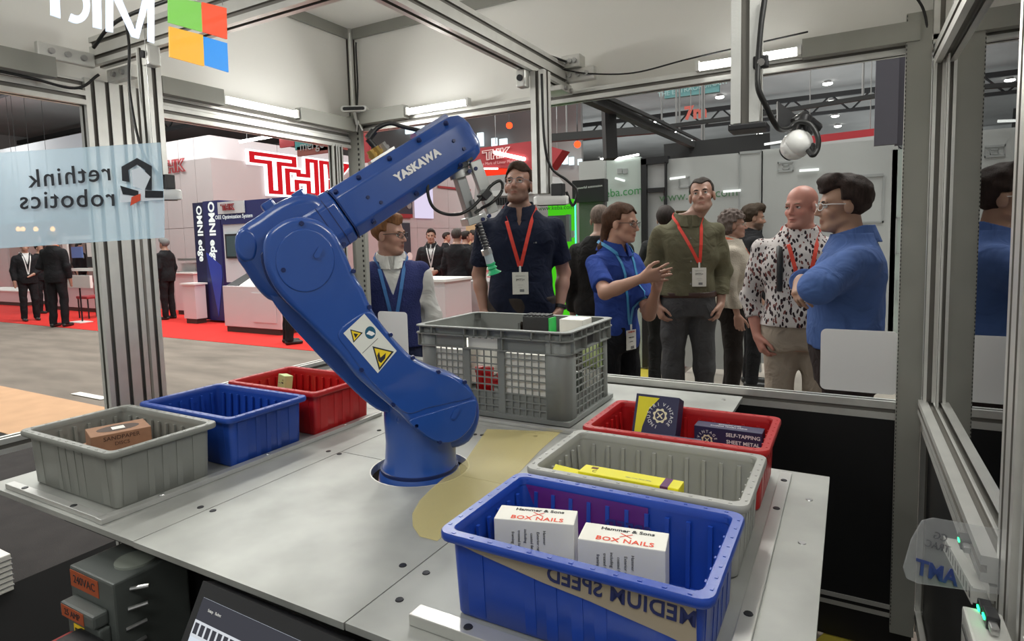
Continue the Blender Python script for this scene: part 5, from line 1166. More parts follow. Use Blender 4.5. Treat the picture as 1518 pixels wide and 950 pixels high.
# tube lights, and glowing bars in place of reflected ones
for k, (x0, y0, x1, y1, Y, lab_) in enumerate(((356, 210, 408, 201, 7.9, 'reflected white tube light above the lit wall letters'), (733, 226, 778, 236, 9.17, 'white tube light on the red hanging banner'), (710, 250, 738, 250, 9.17, 'row of white lamps under the red hanging banner'),
        (911, 236, 947, 229, 6.385, 'white light strip over the left web address'), (993, 265, 1016, 262, 6.385, 'short reflected light strip on the pale wall beside the olive shirted man'), (1072, 284, 1098, 282, 6.385, 'reflected light strip on the pale wall above the curly haired woman'), (1185, 253, 1214, 251, 6.385, 'thin reflected light strip on the pale wall above the bald man'), (1133, 214, 1164, 209, 6.36, 'white light strip under the ball camera'), (912, 264, 926, 268, 6.385, 'short slanted reflected light strip over the web address'))):
    a, b = at_y(x0, y0, Y), at_y(x1, y1, Y); o = cylobj('tube_or_reflection', a, b, .03 if k in (0, 1) else .011, SPOT if k < 4 else emat('strip_glow', (1, 1, .96), 1.3), n=8); tag(o, lab_, 'lamp'); hang_up(o, [a.lerp(b, .2), a.lerp(b, .8)], r=.004) if k == 0 else None
# red hanging banner, clerestory windows, machine
t = thing('hanging_banner', 'big red tapered banner hanging beyond the middle pole', 'banner', at_y(770, 230, 9.2)); l_ = Vector(t.location)
bm = bmesh.new(); add_prism(bm, [at_y(x, y, 9.2) - l_ for x, y in ((690, 222), (788, 209), (834, 222), (815, 250), (690, 248))], (0, .3, 0)); bmesh.ops.recalc_face_normals(bm, faces=bm.faces[:]); bm_obj('cloth', bm, RED_B, t)
a, b = at_y(716, 238, 9.18) - l_, at_y(716, 224, 9.18) - l_; logo(t, a, Vector((1, 0, .04)).normalized(), Vector((0, 0, 1)), Vector((0, -1, 0)), (b - a).length, None, mat('faded_white', (.62, .45, .44), .6))
lettering('The Mark of Linear Motion', .07, at_y(738, 241, 9.18) - l_, (1, 0, 0), (0, -1, 0), mat('faded_white2', (.5, .3, .3), .6), t)
hang_up(t, [at_y(735, 214, 9.35), at_y(790, 212, 9.35), at_y(826, 221, 9.35)])
rectY('red_light', 712, 249, 788, 254, 9.3, .1, emat('red_neon', (1, .05, .02), 1.1), t, l_)
WINB = emat('daylight_window', (.80, .92, 1), 1.4)
wn_ = 0
for x0, y0, x1, y1 in ((707, 197, 716, 216), (728, 205, 736, 216), (740, 206, 751, 216), (826, 238, 833, 243), (834, 231, 841, 243), (843, 233, 850, 244), (856, 236, 862, 244), (600, 184, 628, 195), (584, 186, 592, 190), (636, 186, 644, 196)):
    wn_ += 1; o = rectY('window_%d' % wn_, x0, y0, x1, y1, 23.7, .1, WINB); struct(o)
t = thing('machine_tool', 'grey machine with a row of vent slots behind the navy polo man', 'machine', at_y(740, 300, 7.0)); l_ = Vector(t.location)
MG = mat('machine_grey', (.34, .33, .33), .5); 
bm = bmesh.new(); add_prism(bm, [at_y(x, y, 7.0) - l_ for x, y in ((706, 262), (790, 256), (800, 268), (800, 420), (735, 420), (712, 330), (700, 322))], (0, .8, 0)); bmesh.ops.recalc_face_normals(bm, faces=bm.faces[:]); bm_obj('cabinet', bm, MG, t)
for k in range(12): rectY('vent_slot', 722 + k * 3.6, 293, 724 + k * 3.6, 304, 6.97, .03, BLACKP, t, l_)
boxobj('plinth', (-.7, .05, -l_.z), (.5, .75, at_y(740, 418, 7.0).z - l_.z), MG, t)
rectY('grille_bar', 716, 284, 790, 287, 6.97, .04, mat('machine_light', (.5, .5, .5), .4), t, l_); rectY('lower_panel', 716, 312, 790, 322, 6.95, .06, mat('machine_pale', (.46, .46, .47), .4), t, l_)
# keba stand: green kiosk, dark signs, pale walls
GREENP = emat('green_backlit_panel', (.10, .78, .02), .72)
t = thing('green_kiosk', 'bright green kiosk with cyan lit edge behind the navy polo man', 'kiosk', at_z(838, 466, 0)); l_ = Vector(t.location); Yg = l_.y; Yg = 4.9; t.location.y = Yg; l_ = Vector(t.location)
rectY('green_panel', 812, 297, 852, 468, Yg, .08, GREENP, t, l_); rectY('edge_light', 852.2, 296, 854.2, 468, Yg - .01, .02, emat('cyan_edge', (.15, 1, .75), 1.3), t, l_)
boxobj('plinth', (at_y(812, 468, Yg).x - l_.x, .0, .0), (at_y(852, 468, Yg).x - l_.x, .3, at_y(830, 467, Yg).z), BLACKP, t)
rectY('monitor', 812, 320, 842, 356, Yg - .05, .04, mat('kiosk_monitor', (.07, .09, .09), .3), t, l_); rectY('monitor_bezel', 839, 318, 844, 358, Yg - .06, .05, mat('kiosk_bezel', (.16, .17, .17), .4), t, l_)
rectY('hmi_buttons', 842, 342, 851, 352, Yg - .03, .03, mat('hmi_pale', (.4, .6, .4), .5), t, l_); rectY('yellow_arm', 846, 386, 848, 406, Yg - .03, .03, YINK, t, l_); rectY('yellow_arm', 848, 386, 851, 394, Yg - .03, .03, YINK, t, l_); rectY('white_module', 842, 384, 845, 398, Yg - .03, .03, WHITE, t, l_)
lettering('www.keba.com', .055, at_y(824, 308, Yg - .005) - l_, (1, 0, 0), (0, -1, 0), mat('kiosk_print', (.02, .12, .02), .6), t)
KW = mat('keba_wall_grey', (.47, .485, .48), .5, 0, .03, 1); KG = mat('keba_wall_green', (.47, .54, .51), .5, 0, .03, 1); KD = mat('keba_dark_grey', (.13, .13, .13), .6)
t = thing('display_wall', 'grey display wall with black header right of the green kiosk', 'wall panel', at_z(880, 470, 0)); t.location = (at_y(880, 470, 5.2).x, 5.2, 0); l_ = Vector(t.location)
rectY('black_header', 848, 268, 896, 298, 5.2, .1, BLACKP, t, l_); rectY('grey_panel', 858, 298, 897, 520, 5.25, .1, KD, t, l_); lettering('powerful automation', .03, at_y(873, 277, 5.19) - l_, (1, 0, .04), (0, -1, 0), WINK, t)
YK = 6.4
t = thing('booth_wall', 'pale glassy booth wall with green web address behind the ponytailed man', 'wall panel', (at_y(905, 400, YK).x, YK, 0)); l_ = Vector(t.location)
rectY('wall_panel', 858, 240, 900, 540, YK + .06, .05, KW, t, l_); rectY('wall_panel', 899, 237, 952, 545, YK, .06, KG, t, l_)
lettering('keba.com', .125, at_y(920, 285, YK - .01) - l_, (1, 0, .04), (0, -1, 0), mat('keba_green_print', (.05, .28, .08), .6), t)
for k in range(2): rectY('printed_drawing', 915 + k * 8, 250, 922 + k * 8, 257, YK - .01, .01, mat('faint_print', (.33, .35, .35), .6), t, l_)
t = thing('door_frame', 'black door frame in the pale booth wall between the two web addresses', 'frame', (at_y(970, 400, YK).x, YK, 0)); l_ = Vector(t.location)
rectY('jamb', 950, 236, 960, 545, YK - .03, .12, BLACKP, t, l_); rectY('jamb', 985, 240, 988.5, 480, YK - .03, .1, BLACKP, t, l_); rectY('head', 950, 234, 990, 241, YK - .03, .1, BLACKP, t, l_); rectY('transom', 960, 279, 986, 284, YK - .03, .08, BLACKP, t, l_)
rectY('glass_leaf', 960, 241, 985, 279, YK + .02, .02, mat('leaf_grey', (.48, .49, .495), .3), t, l_); rectY('glass_leaf', 960, 284, 985, 545, YK + .02, .02, mat('leaf_grey2', (.45, .46, .46), .3), t, l_)
t = thing('booth_wall', 'long pale booth wall with faint drawings behind the bald man', 'wall panel', (at_y(1150, 400, YK).x, YK, 0)); l_ = Vector(t.location)
xs_ = (989, 1130, 1322, 1420)
for x0, x1, m_ in ((989, 1128, KW), (1128.7, 1322, KW), (1323.2, 1430, mat('keba_wall_green2', (.42, .48, .45), .5, 0, .03, 1))): rectY('wall_panel', x0, 236 if x0 < 1000 else 222, x1, 552, YK, .06, m_, t, l_)
lettering('www.keba.com', .125, at_y(1034, 289, YK - .01) - l_, (1, 0, .03), (0, -1, 0), mat('keba_green_print2', (.10, .22, .11), .6), t)
FP = mat('faint_line_print', (.36, .375, .375), .6)
def outl(x0, y0, x1, y1, w=1):
    for a_ in ((x0, y0, x1, y0 + w), (x0, y1 - w, x1, y1), (x0, y0, x0 + w, y1), (x1 - w, y0, x1, y1)): rectY('line_drawing', *a_, YK - .008, .006, FP, t, l_)
for q in ((1153, 240, 1176, 254), (1160, 244, 1170, 251), (1328, 322, 1352, 376), (1328, 415, 1352, 445), (1006, 262, 1022, 278), (1095, 225, 1128, 330), (1260, 260, 1310, 330)): outl(*q)
t = thing('violet_banner', 'grey violet banner panel hanging at the upper right beyond the clear wall', 'banner', at_y(1330, 150, 5.6)); l_ = Vector(t.location); rectY('cloth', 1299, 78, 1330, 213, 5.6, .05, mat('violet_grey', (.115, .11, .135), .8), t, l_); rectY('cloth', 1330, 78, 1368, 212, 5.7, .05, mat('violet_grey2', (.085, .08, .10), .8), t, l_); hang_up(t, [at_y(1305, 79, 5.62), at_y(1360, 79, 5.72)])
t = thing('fascia', 'red fascia strip above the pale booth wall at the right', 'sign', at_y(1250, 200, 7.0)); l_ = Vector(t.location)
bm = bmesh.new(); add_prism(bm, [at_y(x, y, 7.0) - l_ for x, y in ((1190, 203), (1299, 190), (1299, 201), (1190, 214))], (0, .1, 0)); bmesh.ops.recalc_face_normals(bm, faces=bm.faces[:]); bm_obj('strip', bm, mat('fascia_red', (.45, .03, .04), .5), t)
bm = bmesh.new(); add_prism(bm, [at_y(x, y, 7.0) - l_ for x, y in ((1190, 214), (1299, 201), (1299, 216), (1190, 226))], (0, .1, 0)); bmesh.ops.recalc_face_normals(bm, faces=bm.faces[:]); bm_obj('strip', bm, mat('fascia_white', (.5, .5, .5), .5), t); hang_up(t, [at_y(1200, 206, 7.05), at_y(1290, 195, 7.05)])
t = thing('hung_or_reflected_sign', 'teal banner with white capitals under the hall roof', 'banner', at_y(1026, 131, 8)); l_ = Vector(t.location)
bm = bmesh.new(); add_prism(bm, [at_y(x, y, 8) - l_ for x, y in ((985, 126), (1066, 116), (1066, 136), (985, 146))], (0, .06, 0)); bmesh.ops.recalc_face_normals(bm, faces=bm.faces[:]); bm_obj('cloth', bm, mat('teal_cloth', (.10, .24, .25), .7), t)
hang_up(t, [at_y(990, 126, 8.02), at_y(1060, 118, 8.02)])
lettering('THE EXTRAORDINARY', .085, at_y(1026, 131, 7.99) - l_, (1, 0, .06), (0, -1, 0), mat('pale_print', (.3, .42, .42), .6), t)
o = tag(lettering('7m', .22, at_y(1031, 167, 8), (1, 0, 0), (0, -1, 0), mat('sign_red_letters', (.45, .09, .07), .6), None, 'letter_sign', bold=.01), 'red letters 7m hanging under the dark roof', 'sign'); hang_up(o, [at_y(1024, 163, 8), at_y(1037, 163, 8)])
# dark beams; the receding pair copies the ceiling beam's reflection in the back pane
def dark_beam(label, px, w=.07):
    pts = [at_d(x, y, d) for x, y, d in px]; t = thing('beam_or_reflection', label, 'beam', pts[0]); q = Vector(pts[0])
    for a, b in zip(pts, pts[1:]):
        bm = bmesh.new(); d = (b - a).normalized(); s = d.cross(Vector((0, 0, 1))).normalized(); u = s.cross(d)
        add_prism(bm, [a - q + s * w + u * w, a - q - s * w + u * w, a - q - s * w - u * w, a - q + s * w - u * w], b - a); bmesh.ops.recalc_face_normals(bm, faces=bm.faces[:]); bm_obj('chord', bm, HALL_DARK, t)
    hang_up(t, [pts[0].lerp(pts[1], .15), pts[-1].lerp(pts[-2], .1)], r=.012)
    return t
dark_beam('reflected dark ceiling beam running away above the green kiosk', ((868, 143, 3.6), (960, 185, 5.0), (1050, 226, 7.2)), .03)
dark_beam('thin dark line of the reflection just above the receding beam', ((890, 140, 3.7), (972, 177, 5.0), (1046, 213, 7.2)), .012)
o = dark_beam('dark vertical post hanging above the grey display wall', ((902, 158, 4.2), (905, 236, 4.2)), .04)
dark_beam('dark overhead beam crossing behind the ball camera', ((985, 188, 6.6), (1110, 172, 6.2), (1300, 142, 5.6)), .02)
dark_beam('long dark beam above the clerestory windows', ((812, 205, 8), (1000, 190, 8)), .05)
dark_beam('black lamp rail above the pale booth wall', ((985, 228, 6.6), (1140, 212, 6.3)), .09)
# ------------------------------------------------------------------ people: signed distance bodies turned into one smooth skin
def nrm(v): v = np.asarray(v, float); return v / (np.linalg.norm(v) + 1e-12)
class Field:
    """smooth union of rounded cones, ellipsoids and a torso loft; cuts are applied last"""
    def __init__(s): s.p = []; s.sub = []; s.cut = []; s.noise = None
    def cone(s, a, b, ra, rb, k=.02, cut=None): s.p.append(('c', np.array(a, float), np.array(b, float), ra, rb, k, cut)); return s
    def ell(s, c, r, k=.02, rot=None): s.p.append(('e', np.array(c, float), np.array(r, float), rot, None, k, None)); return s
    def torso(s, rows, k=.02, xf=None, zlo=None, zhi=None): s.p.append(('t', np.array(rows, float), xf, zlo, zhi, k, None)); return s
    def _bound(s, q):
        if q[0] == 'c': c = (q[1] + q[2]) / 2; return c, np.linalg.norm(q[1] - q[2]) / 2 + max(q[3], q[4])
        if q[0] == 'e': return q[1], max(q[2])
        r = q[1]; return np.array((0, 0, (r[0, 0] + r[-1, 0]) / 2)), (r[-1, 0] - r[0, 0]) / 2 + .2
    @staticmethod
    def _prim(q, P):
        if q[0] == 'c':
            a, b = q[1], q[2]; ba = b - a; h = np.clip(((P - a) @ ba) / (ba @ ba), 0, 1)
            d = np.linalg.norm(P - a - h[:, None] * ba, axis=1) - (q[3] + (q[4] - q[3]) * h)
            if q[6] is not None: d = np.maximum(d, (P - q[6][0]) @ q[6][1])
            return d
        if q[0] == 'e':
            X = P - q[1]
            if q[3] is not None: X = X @ q[3]
            k0 = np.linalg.norm(X / q[2], axis=1); k1 = np.linalg.norm(X / q[2] ** 2, axis=1); return np.where(k1 > 1e-9, k0 * (k0 - 1) / np.maximum(k1, 1e-9), -q[2].min())
        r = q[1]; X = P if q[2] is None else P + q[2](P)
        z = X[:, 2]; a = np.interp(z, r[:, 0], r[:, 1]); b = np.interp(z, r[:, 0], r[:, 2]); y0 = np.interp(z, r[:, 0], r[:, 3])
        rho = ((np.abs(X[:, 0]) / a) ** 2.35 + (np.abs(X[:, 1] - y0) / b) ** 2.35) ** (1 / 2.35)
        d = (rho - 1) * np.minimum(a, b)
        lo = r[0, 0] if q[3] is None else q[3]; hi = r[-1, 0] if q[4] is None else q[4]
        return np.maximum(d, np.maximum(lo - z, z - hi))
    def __call__(s, P, near=None):
        d = None
        for i, q in enumerate(s.p):
            c, rad = s._bound(q); m = np.linalg.norm(P - c, axis=1) < rad + .14
            dq = np.full(len(P), .13)
            if m.any(): dq[m] = s._prim(q, P[m])
            if d is None: d = dq; continue
            k = q[5]; h = np.clip(.5 + .5 * (d - dq) / k, 0, 1); d = d * (1 - h) + dq * h - k * h * (1 - h)
        for c, r, k in s.sub:
            dq = -(np.linalg.norm(P - c, axis=1) - r); h = np.clip(.5 - .5 * (d - dq) / k, 0, 1); d = d * (1 - h) + dq * h + k * h * (1 - h)
        if s.noise is not None: d = d + s.noise(P)
        for f in s.cut: d = np.maximum(d, f(P))
        return d
def surface_nets(f, lo, hi, res):
    B = 8; step = res * B; lo = np.array(lo, float); n = np.ceil((np.array(hi) - lo) / step).astype(int)
    I = np.stack(np.meshgrid(*[np.arange(k) for k in n], indexing='ij'), -1).reshape(-1, 3)
    cen = lo + (I + .5) * step; d = f(cen); I = I[np.abs(d) < step * 1.05]
    if len(I) == 0: return np.zeros((0, 3)), np.zeros((0, 4), int)
    off = np.stack(np.meshgrid(*[np.arange(B + 1)] * 3, indexing='ij'), -1).reshape(-1, 3)
    G = (I[:, None] * B + off[None]); val = np.empty(G.shape[:2])
    flat = G.reshape(-1, 3); v = np.empty(len(flat))
    for s in range(0, len(flat), 400000): v[s:s + 400000] = f(lo + flat[s:s + 400000] * res)
    val = v.reshape(len(I), B + 1, B + 1, B + 1)
    N = (n * B + 2).astype(np.int64); key = lambda g: (g[..., 0] * N[1] + g[..., 1]) * N[2] + g[..., 2]
    corners = [(i, j, k) for i in (0, 1) for j in (0, 1) for k in (0, 1)]
    cv = np.stack([val[:, i:B + i, j:B + j, k:B + k] for i, j, k in corners], -1)      # nb,B,B,B,8
    sgn = cv < 0; act = sgn.any(-1) & ~sgn.all(-1)
    b, x, y, z = np.nonzero(act); cell = I[b] * B + np.stack([x, y, z], -1); cvv = cv[b, x, y, z]
    ac = np.zeros((len(cell), 3)); cnt = np.zeros(len(cell)); C = np.array(corners, float)
    for a in range(8):
        for c in range(a + 1, 8):
            if np.abs(C[a] - C[c]).sum() != 1: continue
            m = (cvv[:, a] < 0) != (cvv[:, c] < 0); t = np.where(m, cvv[:, a] / np.where(m, cvv[:, a] - cvv[:, c], 1), 0)
            ac += np.where(m[:, None], C[a] + t[:, None] * (C[c] - C[a]), 0); cnt += m
    V = lo + (cell + ac / cnt[:, None]) * res
    ck = key(cell); order = np.argsort(ck); sk = ck[order]
    def find(g):
        kk = key(g); i = np.searchsorted(sk, kk); i = np.clip(i, 0, len(sk) - 1); ok = sk[i] == kk; return np.where(ok, order[i], -1)
    Q = []
    for ax, (u, w) in enumerate(((1, 2), (2, 0), (0, 1))):
        c1 = 4 if ax == 0 else 2 if ax == 1 else 1
        m = (cvv[:, 0] < 0) != (cvv[:, c1] < 0); g = cell[m]; inside = cvv[m, 0] < 0
        du = np.zeros(3, int); du[u] = 1; dw = np.zeros(3, int); dw[w] = 1
        q = np.stack([find(g), find(g - du), find(g - du - dw), find(g - dw)], -1); ok = (q >= 0).all(1)
        q = q[ok]; ins = inside[ok]; q[~ins] = q[~ins][:, ::-1]; Q.append(q)
    return V, np.concatenate(Q)
def field_obj(name, f, lo, hi, res, m, parent, colour=None, xform=None):
    V, Q = surface_nets(f, lo, hi, res)
    if colour is not None: col = colour(V)
    me = bpy.data.meshes.new(name); W = V if xform is None else xform(V)
    me.vertices.add(len(W)); me.vertices.foreach_set('co', W.astype(np.float32).ravel())
    me.loops.add(len(Q) * 4); me.loops.foreach_set('vertex_index', Q.astype(np.int32).ravel())
    me.polygons.add(len(Q)); me.polygons.foreach_set('loop_start', np.arange(0, len(Q) * 4, 4, dtype=np.int32))
    me.update(calc_edges=True); me.validate()
    me.polygons.foreach_set('use_smooth', [True] * len(me.polygons))
    if colour is not None:
        at = me.color_attributes.new('tint', 'FLOAT_COLOR', 'POINT'); at.data.foreach_set('color', np.concatenate([col, np.ones((len(col), 1))], 1).astype(np.float32).ravel())
    me.materials.append(m); return link(bpy.data.objects.new(name, me), parent)
def skin_mat():
    m = bpy.data.materials.new('skin'); m.use_nodes = True; nt = m.node_tree; b = nt.nodes['Principled BSDF']
    a = nt.nodes.new('ShaderNodeAttribute'); a.attribute_name = 'tint'; nt.links.new(a.outputs['Color'], b.inputs['Base Color'])
    b.inputs['Roughness'].default_value = .48; b.inputs['Subsurface Weight'].default_value = .08; b.inputs['Subsurface Radius'].default_value = (.012, .005, .003)
    return m
SKIN = skin_mat()
EYEW = mat('eye_white', (.70, .68, .65), .2); EYED = mat('eye_dark', (.02, .015, .012), .15)
_cl = {}
def cloth(col, kind='weave'):
    k = (tuple(col), kind)
    if k not in _cl:
        _cl[k] = mat('cloth_' + kind, col, .85, 0, .10, 14, .8, 9 if kind != 'knit' else 120, spec=.2)
        nt = _cl[k].node_tree
        for nd in nt.nodes:
            if nd.type == 'BUMP': nd.inputs['Distance'].default_value = .019 if kind != 'knit' else .008
            if nd.type == 'TEX_NOISE' and nd.inputs['Scale'].default_value == 9: nd.inputs['Distortion'].default_value = 1.6; nd.inputs['Detail'].default_value = 2
    return _cl[k]
def pattern_cloth():
    m = mat('leaf_print_cloth', (.62, .57, .56), .85, spec=.2); nt = m.node_tree; b = nt.nodes['Principled BSDF']; N = nt.nodes.new; K = nt.links.new
    tc = N('ShaderNodeTexCoord'); nz = N('ShaderNodeTexNoise'); nz.inputs['Scale'].default_value = 16; K(tc.outputs['Object'], nz.inputs['Vector'])
    ad = N('ShaderNodeVectorMath'); ad.operation = 'MULTIPLY_ADD'; ad.inputs[1].default_value = (.035, .035, .035); K(nz.outputs['Color'], ad.inputs[0]); K(tc.outputs['Object'], ad.inputs[2])
    fac = None
    for rot, sc in (((0, .7, 0), 34), ((0, -.8, .4), 30)):          # two layers of slanted leaves
        mp = N('ShaderNodeMapping'); mp.inputs['Rotation'].default_value = rot; mp.inputs['Scale'].default_value = (1.7, 1.2, .8); K(ad.outputs[0], mp.inputs[0])
        v = N('ShaderNodeTexVoronoi'); v.inputs['Scale'].default_value = sc; v.inputs['Randomness'].default_value = .85; K(mp.outputs[0], v.inputs['Vector'])
        r = N('ShaderNodeValToRGB'); r.color_ramp.interpolation = 'CONSTANT'; e = r.color_ramp.elements; e[0].position = 0
        e[0].color = (.045, .03, .04, 1) if sc == 34 else (.30, .11, .10, 1); e[1].position = .36 if sc == 34 else .30; e[1].color = (1, 1, 1, 1); K(v.outputs['Distance'], r.inputs[0])
        if fac is None: fac = r.outputs[0]
        else:
            mx = N('ShaderNodeMix'); mx.data_type = 'RGBA'; mx.blend_type = 'DARKEN'; mx.inputs[0].default_value = 1; K(fac, mx.inputs[6]); K(r.outputs[0], mx.inputs[7]); fac = mx.outputs[2]
    mu = N('ShaderNodeMix'); mu.data_type = 'RGBA'; mu.blend_type = 'MULTIPLY'; mu.inputs[0].default_value = 1; mu.inputs[7].default_value = (.60, .55, .54, 1); K(fac, mu.inputs[6]); K(mu.outputs[2], b.inputs['Base Color'])
    return m
def hairm(col): return mat('hair', col, .7, 0, .35, 90, .3, 220, spec=.2, stretch=(1, 1, .35))
def folds(seed, amp=.004, fr=1.0):
    ph = np.random.RandomState(seed).rand(9) * 6.28
    def f(P):
        x, y, z = P[:, 0] * fr, P[:, 1] * fr, P[:, 2] * fr
        x = x + .02 * np.sin(13 * z + ph[8]); w = np.sin(9 * x + ph[0] + 2.2 * np.sin(6 * z + ph[1])) * np.sin(11 * z + 5 * y + ph[2]) + .7 * np.sin(26 * z + 9 * np.sin(5 * x + ph[3]) + 7 * y + ph[4]) * np.sin(7 * x - 5 * z + ph[5]) + .5 * np.sin(31 * x - 18 * z + ph[6]) * np.sin(14 * y + 9 * z + ph[7])
        return amp * 1.35 * w
    return f
ROWS = [(.86, .150, .112, -.01), (.93, .166, .120, -.012), (1.0, .168, .118, -.008), (1.08, .152, .108, 0), (1.16, .148, .106, .004), (1.26, .160, .112, .004), (1.34, .174, .117, .0), (1.41, .172, .106, -.006), (1.45, .148, .092, -.012), (1.485, .113, .080, -.016), (1.515, .086, .070, -.018), (1.55, .064, .060, -.018)]
def person(name, label, head_w, face, height, head_face=None, head_pitch=0, head_roll=0, bulk=1.0, belly=0.0, skin=(.52, .30, .22), hair='short', hair_col=(.05, .03, .02), top=None, legs=(.03, .03, .035), shoes=(.02, .02, .02),
           arms=('hang', 'hang'), beard=None, glasses=None, lanyard=None, badge=None, res=.0065, seed=1, lean=0, female=False, vest=None, belt=None, watch=False, collar=True, extras=None, detail=True, head_off=(0, 0)):
    """head_w: world point of the head centre; face: heading of the body in degrees; built in a body frame: +y forward, +x the person's right"""
    height = (head_w[2] - .004) / 1.662 * 1.78; s = height / 1.78
    head_w = Vector(head_w); head_w.x -= (math.sin(R(face)) * head_off[0] + math.cos(R(face)) * head_off[1]) * s; head_w.y -= (-math.cos(R(face)) * head_off[0] + math.sin(R(face)) * head_off[1]) * s
    t = thing(name, label, 'person', (head_w[0], head_w[1], .004), R(face - 90))
    hz = (1.78 - .118)
    fwd_w = np.array((math.cos(R(face)), math.sin(R(face)), 0)); right_w = np.array((math.sin(R(face)), -math.cos(R(face)), 0))
    o_w = np.array((head_w[0], head_w[1], 0.004))
    def to_local(P): d = np.array(P, float) - o_w; return np.array((d @ right_w, d @ fwd_w, d[2])) / s
    XF = lambda V: np.stack([V[:, 0] * s, V[:, 1] * s, V[:, 2] * s], -1)
    # body frame of the thing: rotation by face-90 maps local x to right_w and y to forward
    rows = [(z, a * bulk, b * bulk * (1 + belly * math.exp(-((z - 1.08) / .13) ** 2)), y + .5 * belly * b * math.exp(-((z - 1.08) / .13) ** 2)) for z, a, b, y in ROWS]
    if female: rows = [(z, a * (.93 if z > 1.1 else 1.0), b * (1.06 if 1.22 < z < 1.36 else .95), y + (.012 if 1.22 < z < 1.36 else 0)) for z, a, b, y in rows]
    sw = (.182 if not female else .165) * (.5 + .5 * bulk)
    # ---- skeleton
    hip = [np.array((sg * .09, -.005, .90)) for sg in (1, -1)]; knee = [np.array((sg * .105, .012, .49)) for sg in (1, -1)]; ank = [np.array((sg * .115, -.015, .085)) for sg in (1, -1)]
    sh = [np.array((sg * sw, -.012, 1.437)) for sg in (1, -1)]
    A = []
    for i, sg in enumerate((1, -1)):
        a = arms[i]
        if a == 'hang': el = sh[i] + (sg * .055, -.015, -.295); wr = el + np.array((sg * .0, .06, -.245)); hd = nrm((0, .15, -1)); pn = nrm((-sg, .2, 0)); curl = .5
        elif a == 'pocket': el = sh[i] + (sg * .062, -.06, -.29); wr = el + np.array((-sg * .035, .10, -.215)); hd = nrm((-sg * .35, .35, -1)); pn = nrm((-sg, -.2, 0)); curl = .6
        elif a == 'folded': el = sh[i] + (sg * .05, .10, -.27); wr = el + np.array((-sg * .20, .14, .07)); hd = nrm((-sg, .05, .1)); pn = nrm((0, -1, 0)); curl = .5
        elif a == 'clasp': el = sh[i] + (sg * .08, -.03, -.29); wr = el + np.array((-sg * .17, .17, -.10)); hd = nrm((-sg, .3, -.5)); pn = nrm((0, -1, 0)); curl = .7
        else:
            el, wr = to_local(a[0]), to_local(a[1]); hd = nrm(np.array([np.dot(a[2], right_w), np.dot(a[2], fwd_w), a[2][2]])); pn = nrm(np.array([np.dot(a[3], right_w), np.dot(a[3], fwd_w), a[3][2]])); curl = a[4]
        A.append((sh[i], np.array(el), np.array(wr), hd, pn, curl))
    # ---- head frame
    hf = R((head_face if head_face is not None else face) - face); cp, sp = math.cos(R(head_pitch)), math.sin(R(head_pitch))
    fy_ = np.array((-math.sin(hf) * cp, math.cos(hf) * cp, sp)); fx_ = np.array((math.cos(hf), math.sin(hf), 0)); fz_ = np.cross(fx_, fy_)
    cr_, sr_ = math.cos(R(head_roll)), math.sin(R(head_roll)); fx_, fz_ = fx_ * cr_ + fz_ * sr_, fz_ * cr_ - fx_ * sr_
    HM = np.stack([fx_, fy_, fz_], 1); hc = np.array((head_off[0], .012 + head_off[1], hz)); hs = 1.0 if not female else .96
    H = lambda x, y, z: hc + HM @ (np.array((x, y, z)) * hs)
    def rotm(): return HM
    # ---- body field
    f = Field()
    tk = .93 if top else 1.0
    f.torso([(z, a * (tk if z < 1.46 else 1), b * (tk if z < 1.46 else 1), y) for z, a, b, y in rows], .02)
    arm_r = (.049, .040, .036, .026) if not female else (.043, .034, .030, .023)
    for i in range(2):
        S_, E_, W_, hd, pn, curl = A[i]
        f.cone(S_ + (0, 0, -.025), E_, arm_r[0] * (.4 + .6 * bulk) * (.9 if top else 1), arm_r[1], .02); f.cone(E_, E_ + (W_ - E_) * .35, arm_r[1], arm_r[2] + .004, .015); f.cone(E_ + (W_ - E_) * .3, W_, arm_r[2] + .004, arm_r[3], .015)
        f.cone(hip[i], knee[i], .082 * (.5 + .5 * bulk), .054, .03); f.cone(knee[i], ank[i], .054, .036, .02); f.cone(ank[i] + (0, -.025, -.045), ank[i] + (0, .15, -.055), .034, .028, .02)
    f.cone((0, -.016, 1.47), H(0, -.022, -.055), .058 if not female else .05, .054 if not female else .047, .03)
    # head
    hk = .018
    f.ell(H(0, -.016, .034), np.array((.074, .094, .080)) * hs, hk, HM); f.ell(H(0, .030, -.040), np.array((.055, .059, .073)) * hs, hk, HM)
    if detail:
        f.cone(H(-.022, .052, -.094), H(.022, .052, -.094), .021, .021, .02); f.ell(H(0, .074, -.098), np.array((.020, .016, .016)), .015, HM)
        for sg in (1, -1):
            f.cone(H(sg * .046, .002, -.066), H(sg * .024, .058, -.093), .014, .014, .02); f.ell(H(sg * .040, .054, -.030), np.array((.020, .020, .018)), .02, HM)
        f.cone(H(-.034, .070, .018), H(.034, .070, .018), .013, .013, .015)
        f.cone(H(0, .082, .008), H(0, .105, -.032), .0075, .0105, .008); f.ell(H(.010, .091, -.037), np.array((.0085, .011, .007)), .005, HM); f.ell(H(-.010, .091, -.037), np.array((.0085, .011, .007)), .005, HM)
        f.ell(H(0, .082, -.062), np.array((.023, .0125, .0055)), .004, HM); f.ell(H(0, .081, -.0745), np.array((.020, .0125, .0065)), .004, HM)
        for sg in (1, -1): f.sub.append((H(sg * .031, .097, .001), .0165, .012))
    for sg in (1, -1): f.ell(H(sg * .077, -.008, -.012), np.array((.010, .021, .032)), .010, HM)
